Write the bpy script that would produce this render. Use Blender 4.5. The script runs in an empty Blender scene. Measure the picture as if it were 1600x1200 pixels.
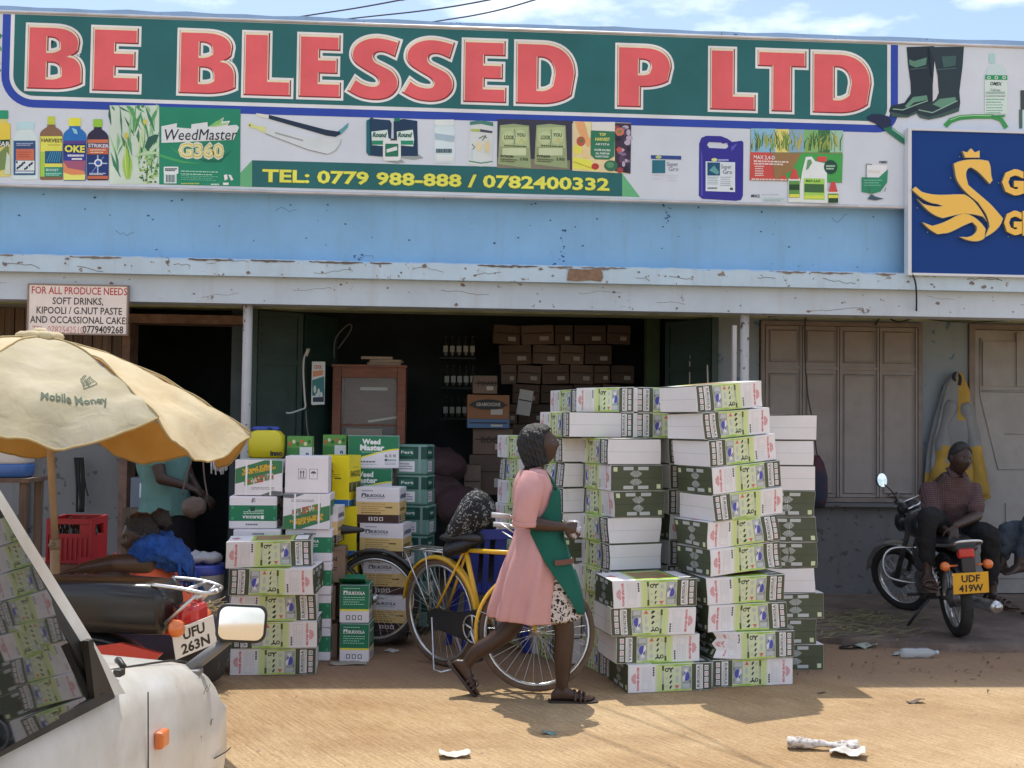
import bpy,bmesh,math,random
from mathutils import Vector,Matrix,Euler
PI=math.pi
R_=math.radians
scene=bpy.context.scene
COL=scene.collection
random.seed(7)

# ------------------------------------------------------------------ camera
FPX,CAMH=1770.0,1.6
YAW,PITCH,ROLL=R_(3.68),R_(1.94),0.0125
_fw=Vector((math.sin(YAW)*math.cos(PITCH),math.cos(YAW)*math.cos(PITCH),math.sin(PITCH)))
_r0=Vector((math.cos(YAW),-math.sin(YAW),0))
_u0=_r0.cross(_fw)
_R=_r0*math.cos(ROLL)+_u0*math.sin(ROLL)
_U=_u0*math.cos(ROLL)-_r0*math.sin(ROLL)
cam_data=bpy.data.cameras.new('camera')
cam=bpy.data.objects.new('camera',cam_data)
COL.objects.link(cam)
cam_data.sensor_width=36.0
cam_data.lens=36.0*FPX/1600.0
cam_data.clip_start=0.05
cam_data.clip_end=2000
m3=Matrix((_R,_U,-_fw)).transposed()
cam.matrix_world=Matrix.Translation((0,0,CAMH)) @ m3.to_4x4()
scene.camera=cam

# ------------------------------------------------------------------ light
SUN_EL,SUN_AZ=R_(65.5),R_(-7)          # the sun stands behind the shop, a little to the left
sd=bpy.data.lights.new('sun','SUN')
sd.energy=3.4
sd.angle=R_(0.53)
sd.color=(1.0,0.95,0.86)
sun=bpy.data.objects.new('sun',sd)
COL.objects.link(sun)
sdir=Vector((math.sin(SUN_AZ)*math.cos(SUN_EL),math.cos(SUN_AZ)*math.cos(SUN_EL),math.sin(SUN_EL)))
sun.rotation_euler=sdir.to_track_quat('Z','Y').to_euler()
sun.location=(0,0,20)

world=bpy.data.worlds.new('World')
scene.world=world
world.use_nodes=True
wn,wl=world.node_tree.nodes,world.node_tree.links
wn.clear()
w_out=wn.new('ShaderNodeOutputWorld')
w_bg=wn.new('ShaderNodeBackground')
w_sky=wn.new('ShaderNodeTexSky')
w_sky.sky_type='NISHITA'
w_sky.sun_disc=False
w_sky.sun_elevation=SUN_EL
w_sky.sun_rotation=SUN_AZ
w_sky.air_density=1.0
w_sky.dust_density=1.2
w_tc=wn.new('ShaderNodeTexCoord')
w_map=wn.new('ShaderNodeMapping')
w_map.inputs['Scale'].default_value=(1.5,1.5,4.5)
w_map.inputs['Location'].default_value=(0.35,0.2,0.1)
w_noise=wn.new('ShaderNodeTexNoise')
w_noise.inputs['Scale'].default_value=2.3
w_noise.inputs['Detail'].default_value=9
w_noise.inputs['Roughness'].default_value=0.55
w_ramp=wn.new('ShaderNodeValToRGB')
w_ramp.color_ramp.elements[0].position=0.47
w_ramp.color_ramp.elements[0].color=(0.0,0.0,0.0,1)
w_ramp.color_ramp.elements[1].position=0.66
w_mix=wn.new('ShaderNodeMix')
w_mix.data_type='RGBA'
w_mix.inputs[7].default_value=(10.5,10.6,11.0,1)
w_bg.inputs['Strength'].default_value=0.15
wl.new(w_tc.outputs['Generated'],w_map.inputs['Vector'])
wl.new(w_map.outputs['Vector'],w_noise.inputs['Vector'])
wl.new(w_noise.outputs['Fac'],w_ramp.inputs['Fac'])
wl.new(w_ramp.outputs['Color'],w_mix.inputs[0])
wl.new(w_sky.outputs['Color'],w_mix.inputs[6])
wl.new(w_mix.outputs[2],w_bg.inputs['Color'])
wl.new(w_bg.outputs['Background'],w_out.inputs['Surface'])

scene.view_settings.view_transform='Standard'
scene.view_settings.look='None'
scene.view_settings.exposure=0.35
scene.view_settings.gamma=1.0
scene.cycles.max_bounces=7
scene.cycles.diffuse_bounces=4
scene.cycles.glossy_bounces=3
scene.cycles.transparent_max_bounces=8
scene.cycles.use_denoising=True
scene.cycles.caustics_reflective=False
scene.cycles.caustics_refractive=False

# ------------------------------------------------------------------ pixel helpers (photo pixels, 1600 x 1200)
def ray(x,y):
 return _fw*FPX+_R*(x-800)+_U*(600-y)
def atY(x,y,Y):
 d=ray(x,y);p=d*(Y/d.y);p.z+=CAMH;return p
def atZ(x,y,Z=0.0):
 d=ray(x,y);p=d*((Z-CAMH)/d.z);p.z=Z;return p
def atX(x,y,X):
 d=ray(x,y);p=d*(X/d.x);p.z+=CAMH;return p
def proj(p):
 q=Vector(p)-Vector((0,0,CAMH));k=q.dot(_fw)
 return (800+FPX*q.dot(_R)/k,600-FPX*q.dot(_U)/k)

# ------------------------------------------------------------------ materials
MATS={}
def mat(name,col,rough=0.7,metal=0.0,var=0.0,vscale=6.0,col2=None,mix=0.5,bump=0.0,bscale=40.0,
  spec=None,trans=0.0,alpha=1.0,coat=0.0,stretch=None,detail=6.0):
 if name in MATS:return MATS[name]
 m=bpy.data.materials.new(name);m.use_nodes=True
 nt=m.node_tree;b=nt.nodes['Principled BSDF']
 c=(col[0],col[1],col[2],1)
 b.inputs['Base Color'].default_value=c
 b.inputs['Roughness'].default_value=rough
 b.inputs['Metallic'].default_value=metal
 if spec is not None:b.inputs['Specular IOR Level'].default_value=spec
 if trans:b.inputs['Transmission Weight'].default_value=trans
 if coat:b.inputs['Coat Weight'].default_value=coat;b.inputs['Coat Roughness'].default_value=0.08
 if alpha<1:b.inputs['Alpha'].default_value=alpha
 tc=nt.nodes.new('ShaderNodeTexCoord')
 vec=tc.outputs['Object']
 if stretch:
  mp=nt.nodes.new('ShaderNodeMapping');mp.inputs['Scale'].default_value=stretch
  nt.links.new(vec,mp.inputs['Vector']);vec=mp.outputs['Vector']
 if var or col2:
  n=nt.nodes.new('ShaderNodeTexNoise');n.inputs['Scale'].default_value=vscale
  n.inputs['Detail'].default_value=detail;n.inputs['Roughness'].default_value=0.6
  nt.links.new(vec,n.inputs['Vector'])
  r=nt.nodes.new('ShaderNodeValToRGB')
  e=r.color_ramp.elements
  if col2:
   e[0].position=max(0.0,mix-0.1);e[1].position=min(1.0,mix+0.1)
   e[0].color=c;e[1].color=(*col2,1)
   if var:
    lo=r.color_ramp.elements.new(max(0.0,mix-0.25));lo.color=tuple(x*(1-var) for x in col)+(1,)
  else:
   e[0].position=0.3;e[1].position=0.7
   e[0].color=tuple(x*(1-var) for x in col)+(1,)
   e[1].color=tuple(min(1,x*(1+var)) for x in col)+(1,)
  nt.links.new(n.outputs['Fac'],r.inputs['Fac'])
  nt.links.new(r.outputs['Color'],b.inputs['Base Color'])
 if bump:
  n2=nt.nodes.new('ShaderNodeTexNoise');n2.inputs['Scale'].default_value=bscale
  n2.inputs['Detail'].default_value=4
  nt.links.new(vec,n2.inputs['Vector'])
  bp=nt.nodes.new('ShaderNodeBump');bp.inputs['Strength'].default_value=bump
  bp.inputs['Distance'].default_value=0.02
  nt.links.new(n2.outputs['Fac'],bp.inputs['Height'])
  nt.links.new(bp.outputs['Normal'],b.inputs['Normal'])
 MATS[name]=m
 return m
def srgb(r,g,b):
 f=lambda c:(c/255/12.92 if c/255 <= 0.04045 else ((c/255+0.055)/1.055)**2.4)
 return (f(r),f(g),f(b))

# ------------------------------------------------------------------ text
_TX={}
def text_geo(s,bold=0.0):
 k=(s,bold)
 if k in _TX:return _TX[k]
 cu=bpy.data.curves.new('lettering','FONT')
 cu.body=s;cu.size=1.0;cu.offset=bold;cu.resolution_u=2;cu.fill_mode='FRONT'
 ob=bpy.data.objects.new('lettering',cu)
 me=bpy.data.meshes.new_from_object(ob)
 vs=[(v.co.x,v.co.y) for v in me.vertices]
 fs=[tuple(p.vertices) for p in me.polygons]
 bpy.data.objects.remove(ob);bpy.data.curves.remove(cu);bpy.data.meshes.remove(me)
 x0=min(v[0] for v in vs);x1=max(v[0] for v in vs);y0=min(v[1] for v in vs);y1=max(v[1] for v in vs)
 _TX[k]=(vs,fs,x0,x1,y0,y1)
 return _TX[k]
_CG={}
def curve_geo(loops,offset=0.0):
 """fill closed 2-D loops (holes by nesting), grown or shrunk by offset"""
 cu=bpy.data.curves.new('outline','CURVE');cu.dimensions='2D';cu.fill_mode='FRONT';cu.offset=offset
 for lp in loops:
  sp=cu.splines.new('POLY');sp.points.add(len(lp)-1);sp.use_cyclic_u=True
  for q,p in zip(sp.points,lp):q.co=(p[0],p[1],0,1)
 ob=bpy.data.objects.new('outline',cu)
 me=bpy.data.meshes.new_from_object(ob)
 vs=[(v.co.x,v.co.y) for v in me.vertices];fs=[tuple(p.vertices) for p in me.polygons]
 bpy.data.objects.remove(ob);bpy.data.curves.remove(cu);bpy.data.meshes.remove(me)
 return vs,fs
def bez(p0,p1,p2,p3,n=8):
 out=[]
 for i in range(n+1):
  t=i/n;a=(1-t)**3;b=3*(1-t)**2*t;c=3*(1-t)*t*t;d=t**3
  out.append(tuple(a*w+b*x+c*y+d*z for w,x,y,z in zip(p0,p1,p2,p3)))
 return out
def catmull(pts,n=6):
 P=[Vector(p) for p in pts];out=[]
 for i in range(len(P)-1):
  p0=P[max(i-1,0)];p1=P[i];p2=P[i+1];p3=P[min(i+2,len(P)-1)]
  for k in range(n):
   t=k/n
   out.append(0.5*((2*p1)+(p2-p0)*t+(2*p0-5*p1+4*p2-p3)*t*t+(3*p1-p0-3*p2+p3)*t**3))
 out.append(P[-1]);return out

# ------------------------------------------------------------------ mesh builder
class MB:
 def __init__(s):
  s.v=[];s.f=[];s.m=[];s.sm=[];s.M=None
 def add(s,vs,fs,m=0,smooth=False):
  o=len(s.v)
  if s.M is not None:vs=[s.M @ Vector(v) for v in vs]
  s.v.extend([tuple(v) for v in vs])
  for f in fs:
   s.f.append(tuple(i+o for i in f));s.m.append(m);s.sm.append(smooth)
  return s
 def box(s,c,d,m=0,rz=0.0,rot=None,bevel=0.0):
  x,y,z=d[0]/2,d[1]/2,d[2]/2
  Mx=rot.to_4x4() if rot is not None else Matrix.Rotation(rz,4,'Z')
  Mx=Matrix.Translation(Vector(c)) @ Mx
  if bevel>0:
   bm=bmesh.new();bmesh.ops.create_cube(bm,size=1.0)
   for v in bm.verts:v.co=Vector((v.co.x*d[0],v.co.y*d[1],v.co.z*d[2]))
   bmesh.ops.bevel(bm,geom=bm.edges[:],offset=bevel,segments=2,affect='EDGES',profile=0.5)
   bm.verts.index_update()
   vs=[Mx @ v.co for v in bm.verts];fs=[[v.index for v in f.verts] for f in bm.faces];bm.free()
   return s.add(vs,fs,m)
  vs=[Mx @ Vector(p) for p in ((-x,-y,-z),(x,-y,-z),(x,y,-z),(-x,y,-z),(-x,-y,z),(x,-y,z),(x,y,z),(-x,y,z))]
  return s.add(vs,[(3,2,1,0),(4,5,6,7),(0,1,5,4),(1,2,6,5),(2,3,7,6),(3,0,4,7)],m)
 def b2(s,a,b,m=0):
  return s.box([(p+q)/2 for p,q in zip(a,b)],[abs(q-p) for p,q in zip(a,b)],m)
 def tube(s,pts,r,m=0,n=8,cap=True,closed=False,smooth=True):
  P=[Vector(p) for p in pts];k=len(P)
  rr=r if isinstance(r,(list,tuple)) else [r]*k
  vs=[];up=None
  for i in range(k):
   if closed:t=P[(i+1) % k]-P[i-1]
   else:t=P[min(i+1,k-1)]-P[max(i-1,0)]
   if t.length<1e-9:t=Vector((0,0,1))
   t.normalize()
   if up is None:
    up=Vector((0,0,1)) if abs(t.z)<0.9 else Vector((1,0,0))
   a=t.cross(up)
   if a.length<1e-6:a=t.cross(Vector((0.3,1,0.1)))
   a.normalize();b=a.cross(t).normalized();up=b
   for j in range(n):
    q=2*PI*j/n
    vs.append(P[i]+(a*math.cos(q)+b*math.sin(q))*rr[i])
  fs=[]
  for i in range(k if closed else k-1):
   i2=(i+1) % k
   for j in range(n):
    j2=(j+1) % n
    fs.append((i*n+j,i*n+j2,i2*n+j2,i2*n+j))
  if cap and not closed:
   fs.append(tuple(range(n-1,-1,-1)));fs.append(tuple((k-1)*n+j for j in range(n)))
  return s.add(vs,fs,m,smooth)
 def loft(s,rings,m=0,cap=True,smooth=True,closed=True):
  n=len(rings[0]);vs=[p for r in rings for p in r];fs=[]
  for i in range(len(rings)-1):
   for j in range(n if closed else n-1):
    j2=(j+1) % n
    fs.append((i*n+j,i*n+j2,(i+1)*n+j2,(i+1)*n+j))
  if cap:
   fs.append(tuple(range(n-1,-1,-1)));fs.append(tuple((len(rings)-1)*n+j for j in range(n)))
  return s.add(vs,fs,m,smooth)
 def lathe(s,prof,c=(0,0,0),axis='Z',m=0,n=20,smooth=True,cap=True):
  c=Vector(c);rings=[]
  for r,h in prof:
   ring=[]
   for j in range(n):
    q=2*PI*j/n;a,b=r*math.cos(q),r*math.sin(q)
    ring.append(c+Vector({'Z':(a,b,h),'Y':(a,h,-b),'X':(h,a,b)}[axis]))
   rings.append(ring)
  return s.loft(rings,m,cap,smooth)
 def sphere(s,c,r,m=0,n=12,k=8):
  c=Vector(c);rx,ry,rz=(r,r,r) if not isinstance(r,(tuple,list)) else r
  rings=[]
  for i in range(1,k):
   t=-PI/2+PI*i/k
   rings.append([c+Vector((rx*math.cos(t)*math.cos(2*PI*j/n),ry*math.cos(t)*math.sin(2*PI*j/n),rz*math.sin(t))) for j in range(n)])
  return s.loft(rings,m,True,True)
 def poly(s,pts,m=0):
  return s.add(pts,[tuple(range(len(pts)))],m)
 def prism(s,out,o,u,v,d,m=0,smooth=False):
  """2-D outline extruded: o + x u + y v, thickness vector d"""
  o,u,v,d=Vector(o),Vector(u),Vector(v),Vector(d);n=len(out)
  vs,fs=curve_geo([out])
  A=[o+u*x+v*y for x,y in vs];B=[p+d for p in A]
  s.add(A,[tuple(reversed(f)) for f in fs],m);s.add(B,fs,m)
  E=[o+u*x+v*y for x,y in out];E2=[p+d for p in E]
  s.add(E+E2,[(i,(i+1) % n,n+(i+1) % n,n+i) for i in range(n)],m,smooth)
  return s
 def flat(s,loops,o,u,v,m=0,offset=0.0):
  o,u,v=Vector(o),Vector(u),Vector(v)
  vs,fs=curve_geo(loops,offset)
  return s.add([o+u*x+v*y for x,y in vs],fs,m)
 def text(s,t,o,u,v,h,m=0,w=None,bold=0.0,align='L',cap=0.73):
  """text with capital height h along v from o, along u; w = forced width"""
  o,u,v=Vector(o),Vector(u).normalized(),Vector(v).normalized()
  vs,fs,x0,x1,y0,y1=text_geo(t,bold)
  k=h/cap
  kx=(w/(x1-x0)) if w else k
  wd=(x1-x0)*kx
  sh=0 if align=='L' else (-wd/2 if align=='C' else -wd)
  return s.add([o+u*((x-x0)*kx+sh)+v*(y*k) for x,y in vs],fs,m)
 def build(s,name,mats,parent=None,loc=None,recalc=True,autosmooth=None):
  me=bpy.data.meshes.new(name)
  me.from_pydata(s.v,[],s.f)
  if not isinstance(mats,(list,tuple)):mats=[mats]
  for m in mats:me.materials.append(m)
  me.polygons.foreach_set('material_index',s.m)
  me.polygons.foreach_set('use_smooth',s.sm)
  me.update()
  if recalc:
   bm=bmesh.new();bm.from_mesh(me);bmesh.ops.recalc_face_normals(bm,faces=bm.faces[:]);bm.to_mesh(me);bm.free()
  ob=bpy.data.objects.new(name,me);COL.objects.link(ob)
  if loc is not None:ob.location=loc
  if parent is not None:
   ob.parent=parent
  return ob

def tag(o,label=None,cat=None,group=None,kind=None):
 if label:o['label']=label
 if cat:o['category']=cat
 if group:o['group']=group
 if kind:o['kind']=kind
 return o
def thing(name,label,cat,loc=(0,0,0),rz=0.0,group=None):
 o=bpy.data.objects.new(name,None);COL.objects.link(o)
 o.location=loc;o.rotation_euler=(0,0,rz);o.empty_display_size=0.1
 return tag(o,label,cat,group)
def dup(o,loc=None,rot=None,label=None,group=None,parent=None):
 c=o.copy();COL.objects.link(c)
 if parent is not None:c.parent=parent
 if loc is not None:c.location=loc
 if rot is not None:c.rotation_euler=rot
 if label:c['label']=label
 if group:c['group']=group
 for ch in list(o.children):dup(ch,parent=c)
 return c
def thin(mb_pts,t):return mb_pts

# ================================================================== SETTING
YF=9.15           # face of the parapet
YW=10.35          # face of the shop wall
def node_ground():
 m=bpy.data.materials.new('dusty_concrete');m.use_nodes=True
 nt=m.node_tree;N=nt.nodes;L=nt.links;b=N['Principled BSDF']
 b.inputs['Roughness'].default_value=0.92;b.inputs['Specular IOR Level'].default_value=0.2
 tc=N.new('ShaderNodeTexCoord')
 mp=N.new('ShaderNodeMapping');mp.inputs['Rotation'].default_value=(0,0,R_(62));L.new(tc.outputs['Object'],mp.inputs['Vector'])
 mp2=N.new('ShaderNodeMapping');mp2.inputs['Scale'].default_value=(1,14,1);L.new(mp.outputs['Vector'],mp2.inputs['Vector'])
 comb=N.new('ShaderNodeTexNoise');comb.inputs['Scale'].default_value=4.5;comb.inputs['Detail'].default_value=6;comb.inputs['Roughness'].default_value=0.65
 L.new(mp2.outputs['Vector'],comb.inputs['Vector'])
 wv=N.new('ShaderNodeTexWave');wv.bands_direction='Y';wv.inputs['Scale'].default_value=11;wv.inputs['Distortion'].default_value=2.5;wv.inputs['Detail'].default_value=3;wv.inputs['Detail Scale'].default_value=2.0
 L.new(mp.outputs['Vector'],wv.inputs['Vector'])
 big=N.new('ShaderNodeTexNoise');big.inputs['Scale'].default_value=0.9;big.inputs['Detail'].default_value=7;big.inputs['Roughness'].default_value=0.62;L.new(tc.outputs['Object'],big.inputs['Vector'])
 fine=N.new('ShaderNodeTexNoise');fine.inputs['Scale'].default_value=55;fine.inputs['Detail'].default_value=5;L.new(tc.outputs['Object'],fine.inputs['Vector'])
 r=N.new('ShaderNodeValToRGB');e=r.color_ramp.elements
 e[0].position=0.32;e[0].color=(0.43,0.295,0.16,1);e[1].position=0.68;e[1].color=(0.55,0.425,0.265,1)
 L.new(big.outputs['Fac'],r.inputs['Fac'])
 r2=N.new('ShaderNodeValToRGB');r2.color_ramp.elements[0].position=0.3;r2.color_ramp.elements[0].color=(0.62,0.55,0.5,1);r2.color_ramp.elements[1].position=0.62;r2.color_ramp.elements[1].color=(1.05,1.04,1.02,1)
 L.new(comb.outputs['Fac'],r2.inputs['Fac'])
 mx=N.new('ShaderNodeMix');mx.data_type='RGBA';mx.blend_type='MULTIPLY';mx.inputs[0].default_value=0.75
 L.new(r.outputs['Color'],mx.inputs[6]);L.new(r2.outputs['Color'],mx.inputs[7])
 r3=N.new('ShaderNodeValToRGB');r3.color_ramp.elements[0].position=0.35;r3.color_ramp.elements[0].color=(0.8,0.74,0.68,1);r3.color_ramp.elements[1].position=0.6;r3.color_ramp.elements[1].color=(1.04,1.04,1.04,1)
 L.new(fine.outputs['Fac'],r3.inputs['Fac'])
 mx2=N.new('ShaderNodeMix');mx2.data_type='RGBA';mx2.blend_type='MULTIPLY';mx2.inputs[0].default_value=0.7
 L.new(mx.outputs[2],mx2.inputs[6]);L.new(r3.outputs['Color'],mx2.inputs[7])
 pat=N.new('ShaderNodeTexNoise');pat.inputs['Scale'].default_value=0.42;pat.inputs['Detail'].default_value=9;pat.inputs['Roughness'].default_value=0.7;pat.inputs['Distortion'].default_value=0.8;L.new(tc.outputs['Object'],pat.inputs['Vector'])
 rp=N.new('ShaderNodeValToRGB');rp.color_ramp.elements[0].position=0.36;rp.color_ramp.elements[0].color=(0.74,0.66,0.60,1);rp.color_ramp.elements[1].position=0.56;rp.color_ramp.elements[1].color=(1.03,1.03,1.02,1);L.new(pat.outputs['Fac'],rp.inputs['Fac'])
 mxp=N.new('ShaderNodeMix');mxp.data_type='RGBA';mxp.blend_type='MULTIPLY';mxp.inputs[0].default_value=0.85;L.new(mx2.outputs[2],mxp.inputs[6]);L.new(rp.outputs['Color'],mxp.inputs[7]);mx2=mxp
 # red earth in front of the shops
 sep=N.new('ShaderNodeSeparateXYZ');L.new(tc.outputs['Object'],sep.inputs[0])
 ad=N.new('ShaderNodeMath');ad.operation='MULTIPLY_ADD';ad.inputs[1].default_value=1.6;L.new(big.outputs['Fac'],ad.inputs[0]);L.new(sep.outputs['Y'],ad.inputs[2])
 mr=N.new('ShaderNodeMapRange');mr.inputs['From Min'].default_value=7.6;mr.inputs['From Max'].default_value=8.1;L.new(ad.outputs[0],mr.inputs['Value'])
 mx3=N.new('ShaderNodeMix');mx3.data_type='RGBA';mx3.inputs[7].default_value=(0.27,0.165,0.115,1)
 mm=N.new('ShaderNodeMath');mm.operation='MULTIPLY';mm.inputs[1].default_value=0.72;L.new(mr.outputs[0],mm.inputs[0])
 L.new(mm.outputs[0],mx3.inputs[0]);L.new(mx2.outputs[2],mx3.inputs[6]);L.new(mx3.outputs[2],b.inputs['Base Color'])
 hs=N.new('ShaderNodeMath');hs.operation='ADD';L.new(comb.outputs['Fac'],hs.inputs[0]);
 w2=N.new('ShaderNodeMath');w2.operation='MULTIPLY';w2.inputs[1].default_value=0.35;L.new(wv.outputs['Fac'],w2.inputs[0]);L.new(w2.outputs[0],hs.inputs[1])
 h2=N.new('ShaderNodeMath');h2.operation='ADD';L.new(hs.outputs[0],h2.inputs[0]);L.new(fine.outputs['Fac'],h2.inputs[1])
 bp=N.new('ShaderNodeBump');bp.inputs['Strength'].default_value=0.55;bp.inputs['Distance'].default_value=0.012
 L.new(h2.outputs[0],bp.inputs['Height']);L.new(bp.outputs['Normal'],b.inputs['Normal'])
 return m
g=MB();g.poly([(-400,-300,0),(400,-300,0),(400,500,0),(-400,500,0)])
tag(g.build('ground',node_ground()),kind='structure')

M_ver=mat('veranda_cement',(0.20,0.15,0.125),0.95,var=0.35,vscale=3.5,bump=0.5,bscale=14)
# raised strip of old cement in front of the closed shops, with a broken edge
edge=[]
for i in range(41):
 x=2.55+i*0.14
 edge.append((x,8.2-(x-2.9)*0.21+random.uniform(-0.035,0.035)+0.05*math.sin(x*3)))
g=MB();g.prism(edge+[(8.15,YW+0.1),(2.55,YW+0.1)],(0,0,-0.02),(1,0,0),(0,1,0),(0,0,0.07))
tag(g.build('pavement',M_ver),kind='structure')
g=MB();g.b2((-6,8.75,-0.03),(2.55,13.8,0.055))
tag(g.build('shop_floor',mat('shop_cement',(0.13,0.105,0.09),0.9,var=0.3,vscale=3,bump=0.3)),kind='structure')

# ---- painted plaster with flaked spots and streaks
def node_plaster(name,base,under,flake=0.68,dirt=0.35,dirtcol=(0.16,0.13,0.11),scale=2.2,streak=True,bump=0.25):
 m=bpy.data.materials.new(name);m.use_nodes=True
 nt=m.node_tree;N=nt.nodes;L=nt.links;b=N['Principled BSDF'];b.inputs['Roughness'].default_value=0.8
 b.inputs['Specular IOR Level'].default_value=0.25
 tc=N.new('ShaderNodeTexCoord')
 n1=N.new('ShaderNodeTexNoise');n1.inputs['Scale'].default_value=scale;n1.inputs['Detail'].default_value=8;n1.inputs['Roughness'].default_value=0.68;L.new(tc.outputs['Object'],n1.inputs['Vector'])
 r1=N.new('ShaderNodeValToRGB');r1.color_ramp.elements[0].position=0.3;r1.color_ramp.elements[1].position=0.7
 r1.color_ramp.elements[0].color=tuple(x*0.9 for x in base)+(1,);r1.color_ramp.elements[1].color=tuple(min(1,x*1.06) for x in base)+(1,)
 L.new(n1.outputs['Fac'],r1.inputs['Fac'])
 mp=N.new('ShaderNodeMapping');mp.inputs['Scale'].default_value=(7,7,0.7 if streak else 7);L.new(tc.outputs['Object'],mp.inputs['Vector'])
 n2=N.new('ShaderNodeTexNoise');n2.inputs['Scale'].default_value=1.0;n2.inputs['Detail'].default_value=7;n2.inputs['Roughness'].default_value=0.7;L.new(mp.outputs['Vector'],n2.inputs['Vector'])
 r2=N.new('ShaderNodeValToRGB');r2.color_ramp.elements[0].position=0.52;r2.color_ramp.elements[0].color=(0,0,0,1);r2.color_ramp.elements[1].position=0.85;r2.color_ramp.elements[1].color=(dirt,)*3+(1,)
 L.new(n2.outputs['Fac'],r2.inputs['Fac'])
 mx=N.new('ShaderNodeMix');mx.data_type='RGBA';mx.inputs[7].default_value=(*dirtcol,1)
 L.new(r2.outputs['Color'],mx.inputs[0]);L.new(r1.outputs['Color'],mx.inputs[6])
 n3=N.new('ShaderNodeTexNoise');n3.inputs['Scale'].default_value=scale*5;n3.inputs['Detail'].default_value=5;n3.inputs['Roughness'].default_value=0.6;L.new(tc.outputs['Object'],n3.inputs['Vector'])
 r3=N.new('ShaderNodeValToRGB');r3.color_ramp.interpolation='LINEAR';r3.color_ramp.elements[0].position=flake;r3.color_ramp.elements[0].color=(0,0,0,1);r3.color_ramp.elements[1].position=flake+0.02
 L.new(n3.outputs['Fac'],r3.inputs['Fac'])
 mx2=N.new('ShaderNodeMix');mx2.data_type='RGBA';mx2.inputs[7].default_value=(*under,1)
 L.new(r3.outputs['Color'],mx2.inputs[0]);L.new(mx.outputs[2],mx2.inputs[6]);L.new(mx2.outputs[2],b.inputs['Base Color'])
 bp=N.new('ShaderNodeBump');bp.inputs['Strength'].default_value=bump;bp.inputs['Distance'].default_value=0.01
 L.new(n3.outputs['Fac'],bp.inputs['Height']);L.new(bp.outputs['Normal'],b.inputs['Normal'])
 return m
M_blue=node_plaster('blue_paint',(0.265,0.50,0.765),(0.07,0.15,0.28),flake=0.745,dirt=0.7,dirtcol=(0.24,0.38,0.50),scale=1.6)
M_cap=node_plaster('old_blue_coping',(0.30,0.44,0.62),(0.06,0.13,0.22),flake=0.66,dirt=0.5,dirtcol=(0.25,0.25,0.26),scale=3)
M_slab=node_plaster('peeling_pale_blue',(0.55,0.68,0.78),(0.28,0.24,0.21),flake=0.63,dirt=0.7,dirtcol=(0.42,0.40,0.40),scale=2.6)
M_beam=node_plaster('grey_blue_beam',(0.56,0.63,0.70),(0.24,0.21,0.20),flake=0.66,dirt=0.6,dirtcol=(0.45,0.43,0.43),scale=2.0)
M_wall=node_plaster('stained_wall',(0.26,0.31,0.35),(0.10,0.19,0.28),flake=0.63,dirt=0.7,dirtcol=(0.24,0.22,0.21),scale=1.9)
M_cement=node_plaster('raw_cement',(0.15,0.15,0.155),(0.09,0.085,0.085),flake=0.6,dirt=0.6,dirtcol=(0.10,0.09,0.085),scale=2.4)
M_leftwall=node_plaster('dirty_grey_plaster',(0.24,0.245,0.25),(0.13,0.125,0.12),flake=0.62,dirt=0.7,dirtcol=(0.16,0.15,0.14),scale=2.4)
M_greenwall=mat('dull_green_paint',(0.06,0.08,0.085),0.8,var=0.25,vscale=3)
M_green=mat('bottle_green_paint',(0.018,0.05,0.042),0.5,var=0.25,vscale=5)
M_soffit=mat('soffit_green',(0.36,0.40,0.25),0.9,var=0.3,vscale=4)
M_brick=mat('broken_plaster',(0.27,0.17,0.11),0.95,var=0.3,vscale=20,bump=0.5)
M_black=mat('black_rubber',(0.02,0.02,0.022),0.6)
M_dark=mat('plain_near_black',(0.03,0.03,0.032),0.9)  # even near-black for the car's interior and wheel wells
M_brownwood=mat('brown_planks',(0.14,0.095,0.07),0.85,var=0.4,vscale=3,stretch=(8,8,0.6))

B=thing('shop_building','flat-roofed blue shop building with pale peeling canopy, open shop front and shut metal hatch','building',(0,YF,0))
def part(mb,name,m,parent=None):
 mb_o=mb.build(name,m,parent or B)
 if (parent or B) is B:mb_o.location=(0,-YF,0)
 return mb_o
XL,XR=-6.2,7.6
rng=random.Random(3)
def chip_poly(r):
 k=rng.randint(6,9);return [(r*rng.uniform(0.5,1.2)*math.cos(2*PI*i/k),0.75*r*rng.uniform(0.5,1.2)*math.sin(2*PI*i/k)) for i in range(k)]
M_oldblue=mat('old_blue',(0.05,0.10,0.24),0.9);M_crack=mat('crack_dark',(0.15,0.125,0.11),0.95);M_chip=mat('chip_brown',(0.22,0.175,0.15),0.95)
g=MB();g.b2((XL,YF,2.86),(XR,YF+0.22,4.74))
def cluster(cx,cz,n,sx,sz):
 for k in range(n):
  g.flat([chip_poly(rng.uniform(0.003,0.013))],(rng.gauss(cx,sx),YF-0.0014-0.0002*rng.random(),rng.gauss(cz,sz)),(1,0,0),(0,0,1),1)
for px,py,n_,sx,sz in ((880,365,7,0.008,0.03),(880,395,12,0.012,0.05),(1043,335,14,0.02,0.05),(865,410,5,0.01,0.03),(560,400,6,0.04,0.02)):
 p=atY(px,py,YF);cluster(p.x,p.z,n_,sx,sz)
for k in range(60):cluster(rng.uniform(-3.7,3.9),rng.uniform(2.9,3.42),1,0.1,0.02)
def thin_line(g,x,z,y,n,dx,dz,zmin,zmax,r,m):
 pts=[(x,y,z)]
 for q in range(n):
  x+=rng.uniform(dx*0.3,dx);z=min(zmax,max(zmin,z+rng.uniform(-dz,dz)));pts.append((x,y,z))
 g.tube(pts,r,m,n=4)
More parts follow.
